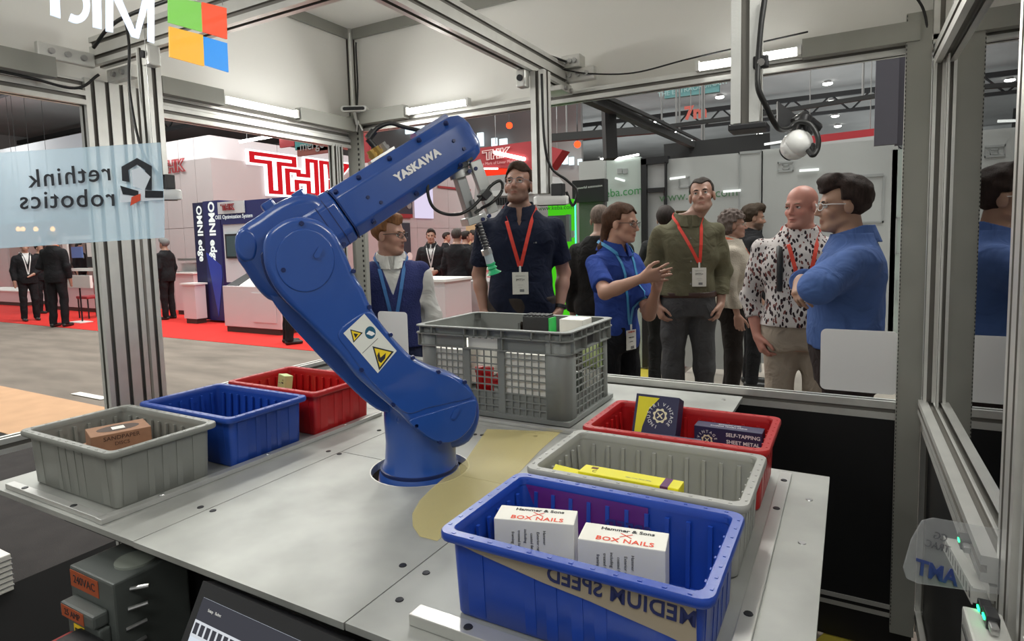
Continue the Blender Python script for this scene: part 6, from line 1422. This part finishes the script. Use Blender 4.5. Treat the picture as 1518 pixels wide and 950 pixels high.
    # hands
    def hand(i, g):
        S_, E_, W_, hd, pn, curl = A[i]; sg = 1 if i == 0 else -1
        side = np.cross(hd, pn) * sg      # thumb side
        side = nrm(side); pn = nrm(np.cross(side, hd)) * (1 if np.dot(np.cross(side, hd), pn) > 0 else -1)
        hsz = 1.0 if not female else .92
        kn = []
        for k, (u, L_) in enumerate(((.030, .080), (.010, .088), (-.011, .083), (-.030, .066))):
            b = W_ + hd * (.088 if k in (1, 2) else .082) * hsz + side * u * hsz; kn.append((b, L_ * hsz))
            g.cone(W_ + hd * .015 + side * u * .6, b, .0165, .0125, .018)
        for k, (b, L_) in enumerate(kn):
            c = curl * (1 + .12 * k); spread = side * ((.10 if curl > .2 else .20) * (1.5 - k)) * (1 - min(1, curl * 1.2))
            d1 = nrm(hd * math.cos(c * .8) + pn * math.sin(c * .8) + spread); d2 = nrm(hd * math.cos(c * 1.7) + pn * math.sin(c * 1.7) + spread); d3 = nrm(hd * math.cos(c * 2.4) + pn * math.sin(c * 2.4) + spread)
            p1 = b + d1 * L_ * .48; p2 = p1 + d2 * L_ * .30; p3 = p2 + d3 * L_ * .22
            g.cone(b, p1, .0098, .0088, .005); g.cone(p1, p2, .0086, .0080, .004); g.cone(p2, p3, .0079, .0070, .004)
        b = W_ + hd * .025 + side * .026 + pn * .006; m1 = b + nrm(hd * .75 + side * .65 + pn * .3) * .042; m2 = m1 + nrm(hd + side * .35 + pn * .25 * (1 + curl)) * .034; m3 = m2 + nrm(hd + side * .1 + pn * .4 * curl) * .024
        g.cone(b, m1, .0165, .0115, .012); g.cone(m1, m2, .0110, .0095, .005); g.cone(m2, m3, .0093, .0078, .004)
    for i in range(2):
        if detail: hand(i, f)
        else: f.cone(A[i][2], A[i][2] + A[i][3] * .13, .03, .02, .02)
    sk = np.array(skin) * (.86, .84, .82)
    def tint(V):
        c = np.tile(sk, (len(V), 1)); L = (V - hc) @ HM / hs
        def blend(w, col):
            nonlocal c; w = np.clip(w, 0, 1)[:, None]; c = c * (1 - w) + np.array(col) * w
        nearh = (np.abs(L) < .16).all(1)
        cheek = np.exp(-(((np.abs(L[:, 0]) - .042) / .02) ** 2 + ((L[:, 2] + .03) / .022) ** 2)) * (L[:, 1] > .03) * nearh; blend(cheek * .25, sk * (1.15, .75, .72))
        if detail:
            lip = np.exp(-((L[:, 0] / .023) ** 4 + ((L[:, 2] + .068) / .0085) ** 4)) * (L[:, 1] > .06) * nearh; blend(lip * .85, sk * (.80, .46, .44))
            mouth = np.exp(-((L[:, 0] / .021) ** 4 + ((L[:, 2] + .0682) / .0022) ** 2)) * (L[:, 1] > .06) * nearh; blend(mouth * .8, (.06, .02, .02))
            if beard:
                bw = (np.clip((-.040 - L[:, 2]) / .015, 0, 1) * np.clip((L[:, 1] + .02) / .03, 0, 1) * (L[:, 2] > -.135) * nearh) * (1 - lip)
                bw = bw * (1 - np.exp(-((L[:, 0] / .012) ** 2 + ((L[:, 2] + .085) / .006) ** 2)) * .4); blend(bw * beard[1], beard[0])
            nose = np.exp(-((L[:, 0] / .012) ** 2 + ((L[:, 2] + .033) / .012) ** 2)) * (L[:, 1] > .085) * nearh; blend(nose * .3, sk * (1.15, .72, .7))
        return c
    lo = np.array((-.95, -.75, -.0)); hi = np.array((.95, .95, 1.92))
    allp = np.array([a[2] + a[3] * .22 for a in A] + [a[1] for a in A]); lo[:2] = np.minimum(-.32, allp[:, :2].min(0) - .08); hi[:2] = np.maximum(.32, allp[:, :2].max(0) + .08)
    body = field_obj('body', f, lo, hi, res, SKIN, t, tint, XF)
    # ---- trousers
    g = Field(); off = .012; waist = max(1.02, (top or {}).get('hem', .9) + .03)
    g.torso([(z, a + off, b + off, y) for z, a, b, y in rows if z <= 1.18], .02, zhi=waist)
    for i in range(2):
        g.cone(hip[i], knee[i], .088 * (.5 + .5 * bulk) + .008, .070, .04); g.cone(knee[i], ank[i] + (0, 0, -.02), .070, .060, .03)
    g.noise = folds(seed + 5, .0035); g.cut = [lambda P: P[:, 2] - waist, lambda P: .055 - P[:, 2]]
    field_obj('trousers', g, lo, (hi[0], hi[1], 1.2), max(res, .008), cloth(legs), t, None, XF)
    g = Field()
    for i in range(2): g.cone(ank[i] + (0, -.035, -.045), ank[i] + (0, .165, -.055), .040, .034, .02)
    g.cut = [lambda P: -.0 + .004 - P[:, 2]]
    field_obj('shoes', g, (lo[0], -.2, 0), (hi[0], .3, .16), max(res, .008), mat('shoe', shoes, .4), t, None, XF)
    # ---- top
    def top_field(off, sleeve, zlo, zhi, fold, seed_, arm_off=.012, vneck=None, collar_=True, lapel=None):
        g = Field(); g.torso([(z, a + off, b + off, y) for z, a, b, y in rows], .02, zlo=zlo - .02)
        for i in range(2):
            S_, E_, W_, hd, pn, curl = A[i]
            if sleeve == 'none': g.cone(S_ * (.6, 1, 1) + (0, 0, -.02), S_ * (.97, 1, 1), .075, .062, .04)
            if sleeve in ('short', 'long', 'rolled'):
                r0 = arm_r[0] * (.4 + .6 * bulk) + arm_off + .004
                if sleeve == 'short':
                    e = S_ + (E_ - S_) * .78; n_ = nrm(E_ - S_); g.cone(S_ + (0, 0, -.024), e + n_ * .08, r0, arm_r[1] + arm_off + .014, .035, (e, n_))
                else:
                    g.cone(S_ + (0, 0, -.024), E_, r0, arm_r[1] + arm_off + .006, .035); e = E_ + (W_ - E_) * (.93 if sleeve == 'long' else .55); n_ = nrm(W_ - E_)
                    g.cone(E_, e + n_ * .06, arm_r[1] + arm_off + .006, arm_r[3] + arm_off + .008, .03, (e, n_))
        g.cut.append(lambda P: np.where(P[:, 2] > 1.495, np.maximum(-(np.hypot(P[:, 0], P[:, 1] + .020) - .064), P[:, 2] - 1.535), -1))
        if vneck:
            zt_v, zb_v, w_v = vneck
            g.cut.append(lambda P: np.where((P[:, 1] > 0), np.minimum(w_v * (P[:, 2] - zb_v) / (zt_v - zb_v) - np.abs(P[:, 0]), P[:, 1] - .0), -1))
        nf = folds(seed_, fold); g.noise = nf
        g.cut.append(lambda P: zlo - P[:, 2]); return g
    main = None
    if top:
        main = top_field(top.get('off', .014), top.get('sleeve', 'long'), top.get('hem', .93), 1.5, top.get('fold', .004), seed, top.get('arm_off', .012), top.get('vneck'), top.get('collar', True))
        if top.get('collar', True) and detail:
            gc = Field(); gc.cone((0, -.022, 1.455), (0, -.026, 1.60), .128, .066, .01)
            inner = Field(); inner.cone((0, -.022, 1.455), (0, -.026, 1.60), .120, .058, .01)
            gc.cut = [lambda P: -inner(P), lambda P: P[:, 2] - (1.572 - .34 * np.clip(P[:, 1] + .05, 0, .3)), lambda P: (1.494 - .30 * np.clip(P[:, 1] + .03, 0, .3)) - P[:, 2],
                      lambda P: np.where(P[:, 1] > 0, (.012 + .10 * (1.535 - P[:, 2])) * np.clip(1.3 * (P[:, 2] - 1.43) / .1, 0, 2) - np.abs(P[:, 0]), -1)]
            field_obj('collar', gc, (-.16, -.17, 1.38), (.16, .17, 1.62), .0045, top['mat'] if 'mat' in top else cloth(top['col'], top.get('kind', 'weave')), t, None, XF)
        if top.get('inner'):
            gi = top_field(.004, 'bare', 1.0, 1.5, .0, seed + 3, collar_=True); field_obj('shirt', gi, lo, (hi[0], hi[1], 1.62), max(res, .008), cloth(top['inner']), t, None, XF)
        field_obj(top.get('name', 'shirt'), main, lo, (hi[0], hi[1], 1.62), res, top['mat'] if 'mat' in top else cloth(top['col'], top.get('kind', 'weave')), t, None, XF)
    if vest:
        main = top_field(.024, 'none', vest.get('hem', .95), 1.5, .002, seed + 2, vneck=vest.get('vneck', (1.50, 1.30, .07)), collar_=False)
        main.cut.append(lambda P: P[:, 2] - 1.505)
        field_obj('vest', main, lo, (hi[0], hi[1], 1.6), res, cloth(vest['col'], 'knit'), t, None, XF)
    if belt: 
        gb = Field(); gb.torso([(z, a + .021, b + .021, y) for z, a, b, y in rows if z <= 1.16], .02, zlo=.985, zhi=1.022); field_obj('belt', gb, (-.3, -.3, .95), (.3, .3, 1.06), .007, mat('belt_leather', belt, .4), t, None, XF)
    # ---- hair
    if hair and hair != 'bald':
        g = Field(); ph = np.random.RandomState(seed).rand(6) * 6
        vol = {'short': .012, 'long': .012, 'curly': .026, 'full': .020, 'crop': .007, 'bun': .012}[hair]
        g.ell(H(0, -.020, .040), (np.array((.074, .094, .080)) + vol) * hs, .02, HM)
        if hair in ('short', 'full'): g.ell(H(0, .035, .105), np.array((.052, .045, .022 + vol * .5)), .03, HM)
        if hair == 'full': g.ell(H(0, .045, .108), np.array((.060, .050, .034)), .03, HM)
        if hair == 'curly': g.ell(H(0, -.05, -.02), np.array((.085, .07, .075)), .03, HM)
        if hair == 'long':
            g.cone(H(.02, -.095, .03), H(.03, -.105, -.08), .04, .024, .03); g.cone(H(.03, -.105, -.08), H(.05, -.105, -.16), .020, .030, .01); g.cone(H(.05, -.105, -.16), H(.06, -.09, -.24), .030, .012, .01)
        def face_cut(P):
            L = (P - hc) @ HM / hs
            hairline = {'short': .070, 'full': .066, 'crop': .072, 'curly': .058, 'long': .072, 'bun': .07}[hair] + .012 * np.sin(L[:, 0] * 60 + ph[0])
            front = np.minimum(L[:, 1] - (.020 + .25 * np.abs(L[:, 0]) * 0), hairline - L[:, 2])        # forehead and face
            temple = np.minimum(L[:, 1] + .015 - (.010 if hair == 'long' else 0), .020 - L[:, 2])          # in front of the ears
            neck_ = np.where(L[:, 1] < -.02, ({'curly': -.12, 'long': -.26}.get(hair, -.060)) - L[:, 2], -.0 - L[:, 2] * 1.0 - (.03 if hair != 'curly' else .08))
            return np.maximum(np.maximum(front, temple), neck_)
        g.cut.append(face_cut)
        if detail:
            am = {'curly': .007, 'full': .0035}.get(hair, .0022); fq = {'curly': 95}.get(hair, 70)
            g.noise = lambda P: am * (np.sin(P[:, 0] * fq + 3 * np.sin(P[:, 2] * 40 + ph[1])) * np.sin(P[:, 1] * fq + ph[2]) + .6 * np.sin(P[:, 2] * fq * 1.3 + ph[3]) * np.sin(P[:, 0] * fq * 1.2))
        field_obj('hair', g, hc - .24 - (0, 0, .1), hc + .2, min(max(res, .005), .012), hairm(hair_col), t, None, XF)
    # ---- face details
    P3 = lambda v: Vector((v[0] * s, v[1] * s, v[2] * s))
    if detail:
        for sg in (1, -1):
            bm = bmesh.new(); bmesh.ops.create_uvsphere(bm, u_segments=14, v_segments=10, radius=.0108 * s); e = H(sg * .031, .0735, .000)
            for v in bm.verts: v.co += P3(e)
            n_ = P3(H(sg * .031, .0735 + .01, 0)) - P3(e)
            for fc in bm.faces:
                if (fc.calc_center_median() - P3(e)).normalized().dot(n_.normalized()) > .86: fc.material_index = 1
            bm_obj('eye', bm, [EYEW, EYED], t, 60)
            bm = bmesh.new(); add_tube(bm, [P3(H(sg * x, y, z)) for x, y, z in ((.014, .084, .0165), (.026, .084, .020), (.038, .078, .019), (.046, .068, .014))], [.003 * s, .0045 * s, .004 * s, .0022 * s], 6)
            bm_obj('eyebrow', bm, hairm(tuple(np.array(hair_col) * .8 if hair != 'bald' else (.35, .22, .16))), t, 60)
            bm = bmesh.new(); add_tube(bm, [P3(H(sg * x, y, z)) for x, y, z in ((.0175, .0815, .0035), (.024, .0845, .0066), (.031, .0853, .0072), (.038, .0825, .0062), (.0445, .076, .0025))], .0036 * s, 6); bm_obj('eyelid', bm, mat('lid_skin', tuple(sk * .72), .5), t, 60)
        if glasses:
            gm = mat('spectacle_frame', glasses[0], .3); gl = thing_part('spectacles', t)
            for sg in (1, -1):
                c = [H(sg * (.033 + .022 * (abs(math.cos(a)) ** .7) * (1 if math.cos(a) > 0 else -1)), .099 - .010 * (abs(math.cos(a)) if math.cos(a) > 0 else 0), -.002 + .0165 * (abs(math.sin(a)) ** .7) * (1 if math.sin(a) > 0 else -1)) for a in [2 * math.pi * k / 20 for k in range(21)]]
                bm = bmesh.new(); add_tube(bm, [P3(q) for q in c], .0016 * s * glasses[1], 6); bm_obj('rim', bm, gm, gl, 60)
                bm = bmesh.new(); add_tube(bm, [P3(H(sg * .055, .090, .006)), P3(H(sg * .076, .06, .006)), P3(H(sg * .082, -.005, .002)), P3(H(sg * .080, -.02, -.012))], .0017 * s * glasses[1], 6); bm_obj('temple', bm, gm, gl, 60)
            bm = bmesh.new(); add_tube(bm, [P3(H(-.011, .100, .003)), P3(H(0, .106, .006)), P3(H(.011, .100, .003))], .0015 * s, 6); bm_obj('bridge', bm, gm, gl, 60)
    # ---- lanyard and badge
    def front_y(x, z, extra=.004):
        ys = np.linspace(.42, -.15, 230); d = main(np.stack([np.full(230, x), ys, np.full(230, z)], 1)); i = np.argmax(d < 0); return (ys[i] if d[i] < 0 else .07) + extra
    if lanyard and main is not None:
        lm = mat('lanyard_cloth', lanyard[0], .5); zb_ = lanyard[1]; xb_ = lanyard[2] if len(lanyard) > 2 else 0; w = .010
        for sg in (1, -1):
            pts = []
            for k in range(13):
                u = k / 12; x = sg * (.070 * (1 - u) + .004 * u) + xb_ * u; z = 1.45 + (zb_ - 1.45) * u; pts.append(np.array((x, front_y(x, z), z)))
            pts = [np.array((sg * (rz_ := .128 - .062 * (z_ - 1.455) / .145 + .007) * math.cos(R(a_)), -.024 + rz_ * math.sin(R(a_)), z_)) for z_, a_ in ((1.553, -45), (1.546, -15), (1.530, 12), (1.505, 36), (1.478, 52))] + pts
            bm = bmesh.new(); prev = None
            for k, q in enumerate(pts):
                dirv = nrm(pts[min(k + 1, len(pts) - 1)] - pts[max(k - 1, 0)]); sd = nrm(np.cross(dirv, (0, 1, 0) if k > 4 else (sg, .3, .3)))
                a, b = bm.verts.new(P3(q + sd * w)), bm.verts.new(P3(q - sd * w))
                if prev: bm.faces.new((prev[0], prev[1], b, a))
                prev = (a, b)
            o = bm_obj('lanyard', bm, lm, t); q = o.modifiers.new('thick', 'SOLIDIFY'); q.thickness = .002
        if badge:
            y = max(front_y(xb_, zb_ - .03), front_y(xb_, zb_ - .12)) + .006; w_, h_ = .045, .062; zc = zb_ - .095
            cylobj('badge_clip', P3((xb_, y, zb_ + .002)), P3((xb_, y, zb_ - .034)), .006, WHITE, t, n=8)
            bo = boxobj('badge', P3((xb_ - w_, y - .0015, zc - h_)), P3((xb_ + w_, y + .0015, zc + h_)), WPAPER, t)
            c = P3((xb_, y + .0025, zc)); 
            for dz, h_t, tx, cm in badge: lettering(tx, h_t, c + Vector((0, 0, dz)), (-1, 0, 0), (0, 1, 0), cm, bo)
            boxobj('badge_code', c + Vector((.005, -.0008, -.052)), c + Vector((-.022, .0004, -.036)), GINK, bo)
    if watch:
        S_, E_, W_, hd, pn, curl = A[1]; d = nrm(W_ - E_); c = W_ - d * .02; cylobj('watch_strap', P3(c - d * .010), P3(c + d * .010), .034 * s, BLACKP, t, n=18); cylobj('watch_face', P3(c + np.array((-.030, .012, 0))), P3(c + np.array((-.037, .014, 0))), .016, DSTEEL, t, n=16)
    if extras: extras(t, main, P3, front_y, H, A, s)
    return t
def thing_part(name, parent):
    o = bpy.data.objects.new(name, None); COL.objects.link(o); o.parent = parent; return o
def W3(x, y, d): return tuple(at_d(x, y, d))
def vdir(x0, y0, d0, x1, y1, d1): return np.array(at_d(x1, y1, d1) - at_d(x0, y0, d0))
IM = [(.043, .006, 'GENERAL ADMISSION', GINK), (.020, .020, 'IMTS+', INK), (-.010, .005, 'exhibition visitor', GINK), (-.024, .005, 'attendee', GINK)]
VIEW = np.array(_fwd)
# 1 young man in navy vest behind the robot
person('person', 'young man in glasses, navy vest and white shirt behind the robot arm', at_d(578, 348, 3.28), -48, 1.66, head_face=8, head_pitch=-2, skin=(.56, .31, .24), hair='short', hair_col=(.20, .09, .04), top=dict(col=(.62, .60, .58), sleeve='long', hem=.92, fold=.004), vest=dict(col=(.028, .035, .13), hem=.98), legs=(.02, .025, .06),
       glasses=((.015, .015, .02), 1.3), lanyard=((.04, .16, .42), 1.12), badge=None, seed=3, bulk=.95)
# 2 man in navy polo
def polo_x(t, main, P3, fy, H, A, s):
    c = P3((-.085, fy(-.085, 1.33, .002), 1.33))
    for k in (-1, 1): boxobj('chest_logo', c + Vector((k * .008 - .005, -.001, -.004)), c + Vector((k * .008 + .005, .001, .004)), GINK, t)
person('person', 'bearded man in dark navy polo with red lanyard, hands at his pockets', at_d(769, 275, 3.75), -63, 1.87, head_face=-78, head_pitch=14, skin=(.50, .28, .21), hair='short', hair_col=(.055, .032, .022), beard=((.10, .055, .04), .62), glasses=((.25, .24, .28), .8), top=dict(col=(.012, .016, .036), sleeve='short', hem=.90, fold=.004, vneck=(1.52, 1.42, .035)), legs=(.05, .04, .035),
       arms=('pocket', 'pocket'), lanyard=((.72, .045, .025), 1.20), badge=IM, watch=True, seed=7, bulk=1.12, belly=.12, extras=polo_x)
# 3 ponytailed man in blue shirt, gesturing
person('person', 'ponytailed man in glasses and blue short sleeved shirt gesturing with both hands', at_d(921, 331, 3.45), -22, 1.66, head_face=-8, head_pitch=-6, skin=(.54, .30, .22), hair='long', hair_col=(.075, .035, .02), top=dict(col=(.030, .065, .30), sleeve='short', hem=.87, fold=.005), legs=(.012, .012, .015),
       arms=((W3(897, 434, 3.22), W3(952, 412, 3.10), tuple(vdir(952, 412, 3.1, 1010, 400, 3.1)), (-.45, .85, .25), .08), (W3(962, 466, 3.38), W3(972, 432, 3.26), (.25, -.05, 1.0), (.6, -.3, .1), .5)), glasses=((.05, .03, .03), 1.1), lanyard=((.05, .28, .55), 1.03), badge=[(.045, .011, 'EXHIBITOR', RINK), (.015, .010, 'visitor host', INK), (-.01, .006, 'automation', GINK)], seed=11, bulk=.92, head_off=(0, .05))
# 4 olive shirted man
def olive_x(t, main, P3, fy, H, A, s):
    for k in range(5): cylobj('button', P3((.002, fy(.002, 1.38 - k * .075, .0), 1.38 - k * .075)), P3((.002, fy(.002, 1.38 - k * .075, .003), 1.38 - k * .075)), .006, GINK, t, n=8)
    boxobj('belt_buckle', P3((-.022, fy(0, 1.0, .018), .99)), P3((.022, fy(0, 1.0, .024), 1.017)), STEEL, t)
person('person', 'tall man in olive shirt with red lanyard and grey trousers looking up', at_d(1040, 290, 4.15), -68, 1.88, head_face=-84, head_pitch=10, head_roll=-6, skin=(.50, .29, .22), hair='crop', hair_col=(.04, .03, .025), beard=((.20, .12, .09), .30), top=dict(col=(.125, .115, .072), sleeve='long', hem=1.0, fold=.006, off=.018), legs=(.075, .075, .08), belt=(.05, .02, .015),
       arms=('pocket', 'pocket'), lanyard=((.75, .05, .03), 1.22, -.05), badge=IM, seed=15, bulk=1.0, extras=olive_x, head_off=(-.085, .02))
# 5 woman with curly hair
person('person', 'woman with grey curly hair and cream jacket in profile', at_d(1086, 333, 4.75), 12, 1.60, skin=(.46, .26, .20), hair='curly', hair_col=(.13, .10, .09), female=True, top=dict(col=(.42, .37, .31), sleeve='long', hem=.96, fold=.004, name='jacket', kind='knit', off=.03), legs=(.02, .016, .015), glasses=((.3, .25, .2), .9), lanyard=((.6, .12, .05), 1.2), seed=21, bulk=1.05)
# 6 dark suited bearded man further back
person('person', 'bearded man in black suit standing behind the curly haired woman', at_d(1116, 323, 5.6), 14, 1.74, head_pitch=-6, skin=(.45, .26, .19), hair='full', hair_col=(.045, .03, .02), beard=((.05, .03, .02), .9), top=dict(col=(.012, .012, .014), sleeve='long', hem=.86, fold=.003, name='jacket', off=.028), legs=(.012, .012, .014), seed=25, res=.010)
# 7 bald man in patterned shirt
def pack_x(t, main, P3, fy, H, A, s):
    bm = bmesh.new(); add_tube(bm, [P3((.115, fy(.115, z, .004), z)) for z in (1.20, 1.30, 1.38, 1.42)] + [P3((.115, -.02, 1.485)), P3((.11, -.12, 1.44))], .016, 8); bm_obj('backpack_strap', bm, BLACKP, t, 60)
person('person', 'bald man in leaf patterned shirt with red lanyard and beige trousers', at_d(1187, 306, 3.2), -80, 1.74, head_face=-118, head_pitch=-4, skin=(.62, .28, .22), hair='bald', beard=((.42, .24, .19), .35), top=dict(mat=pattern_cloth(), sleeve='rolled', hem=1.0, fold=.005, off=.02), legs=(.40, .33, .27), shoes=(.03, .02, .015),
       arms=('pocket', 'hang'), lanyard=((.72, .06, .03), 1.17), seed=31, bulk=1.12, belly=.12, extras=pack_x)
# 8 man in blue shirt, arms folded, seen from the side
def crossed_hand(t, *a): pass
person('person', 'dark haired man in blue long sleeved shirt with folded arms, in profile', at_d(1252, 304, 2.52), 186, 1.72, head_face=196, head_pitch=-2, skin=(.42, .24, .17), hair='full', hair_col=(.030, .018, .015), top=dict(col=(.065, .115, .30), sleeve='long', hem=1.03, fold=.006, off=.02, arm_off=.018), legs=(.035, .025, .025),
       arms=((W3(1225, 440, 2.72), W3(1188, 415, 2.42), tuple(vdir(1188, 415, 2.42, 1184, 448, 2.30)), tuple(vdir(1180, 420, 2.3, 1220, 425, 2.42)), .55), (W3(1214, 428, 2.28), W3(1262, 396, 2.55), tuple(vdir(1216, 424, 2.3, 1262, 400, 2.6)), (0, 0, 1), .6)), glasses=((.75, .75, .75), 1.2), lanyard=None, seed=37, bulk=1.12, belly=.10, head_off=(0, .018))
# 9, 10 partly hidden men further back
person('person', 'balding man in black jacket mostly hidden behind the ponytailed man', at_d(890, 326, 4.7), 100, 1.72, skin=(.45, .28, .22), hair='crop', hair_col=(.16, .12, .10), top=dict(col=(.013, .012, .012), sleeve='long', hem=.88, name='jacket', off=.026), legs=(.015, .015, .015), res=.012, seed=41, bulk=1.15, detail=False)
person('person', 'dark haired man mostly hidden behind the olive shirted man', at_d(987, 326, 5.6), 110, 1.72, skin=(.42, .26, .2), hair='full', hair_col=(.03, .022, .02), top=dict(col=(.02, .02, .022), sleeve='long', hem=.88, name='jacket', off=.026), legs=(.02, .02, .02), res=.012, seed=42, detail=False)
# distant visitors on the red carpet
def far_person(label, px, py, Y, face, height, **kw):
    P = at_y(px, py, Y)
    d = dict(skin=(.40, .23, .17), hair='short', hair_col=(.025, .02, .018), top=dict(col=(.012, .012, .014), sleeve='long', hem=.84, fold=.003, name='jacket', off=.026, inner=(.6, .6, .6), vneck=(1.52, 1.25, .06)), legs=(.012, .012, .014), res=.016, detail=False, arms=('hang', 'hang'))
    d.update(kw); return person('person', label, P, face, height, **d)
far_person('man in dark suit and white shirt with badge beside the white counter', 639, 350, 8.0, -62, 1.72, res=.010, arms=('clasp', 'clasp'), detail=True, lanyard=((.5, .5, .5), 1.15), badge=[(.0, .02, 'HOST', GINK)])
far_person('man in black suit seen from behind on the red carpet', 677, 350, 7.6, 100, 1.76, hair_col=(.06, .05, .045), res=.012)
far_person('short man in black suit in the group left of the navy polo man', 690, 352, 9.2, 60, 1.70); far_person('dark suited man farthest right in the group behind the suction cup', 703, 350, 9.9, 200, 1.72); far_person('dark suited visitor between the two groups by the warm alcove', 662, 352, 11.5, 20, 1.72)
far_person('man in dark suit with white lanyard facing right at the far left', 36, 366, 6.2, -10, 1.72, lanyard=((.6, .6, .6), 1.05), arms=('hang', 'clasp'), res=.012)
far_person('tan haired man in dark jacket standing with his back turned at the far left', 78, 354, 5.9, 120, 1.80, hair_col=(.16, .09, .05), lanyard=((.6, .15, .05), 1.1), arms=('hang', 'clasp'), res=.012)
far_person('dark clothed visitor between the two men at the far left', 58, 368, 7.1, 20, 1.66)
far_person('visitor in dark coat and grey cap near the tower sign', 243, 362, 7.4, 200, 1.68, hair='full', hair_col=(.16, .16, .16))
far_person('visitor in dark suit almost hidden behind the left posts', 117, 366, 9.6, 30, 1.72)
far_person('person in black trousers mostly hidden behind the blue robot arm', 420, 350, 6.15, 60, 1.74)
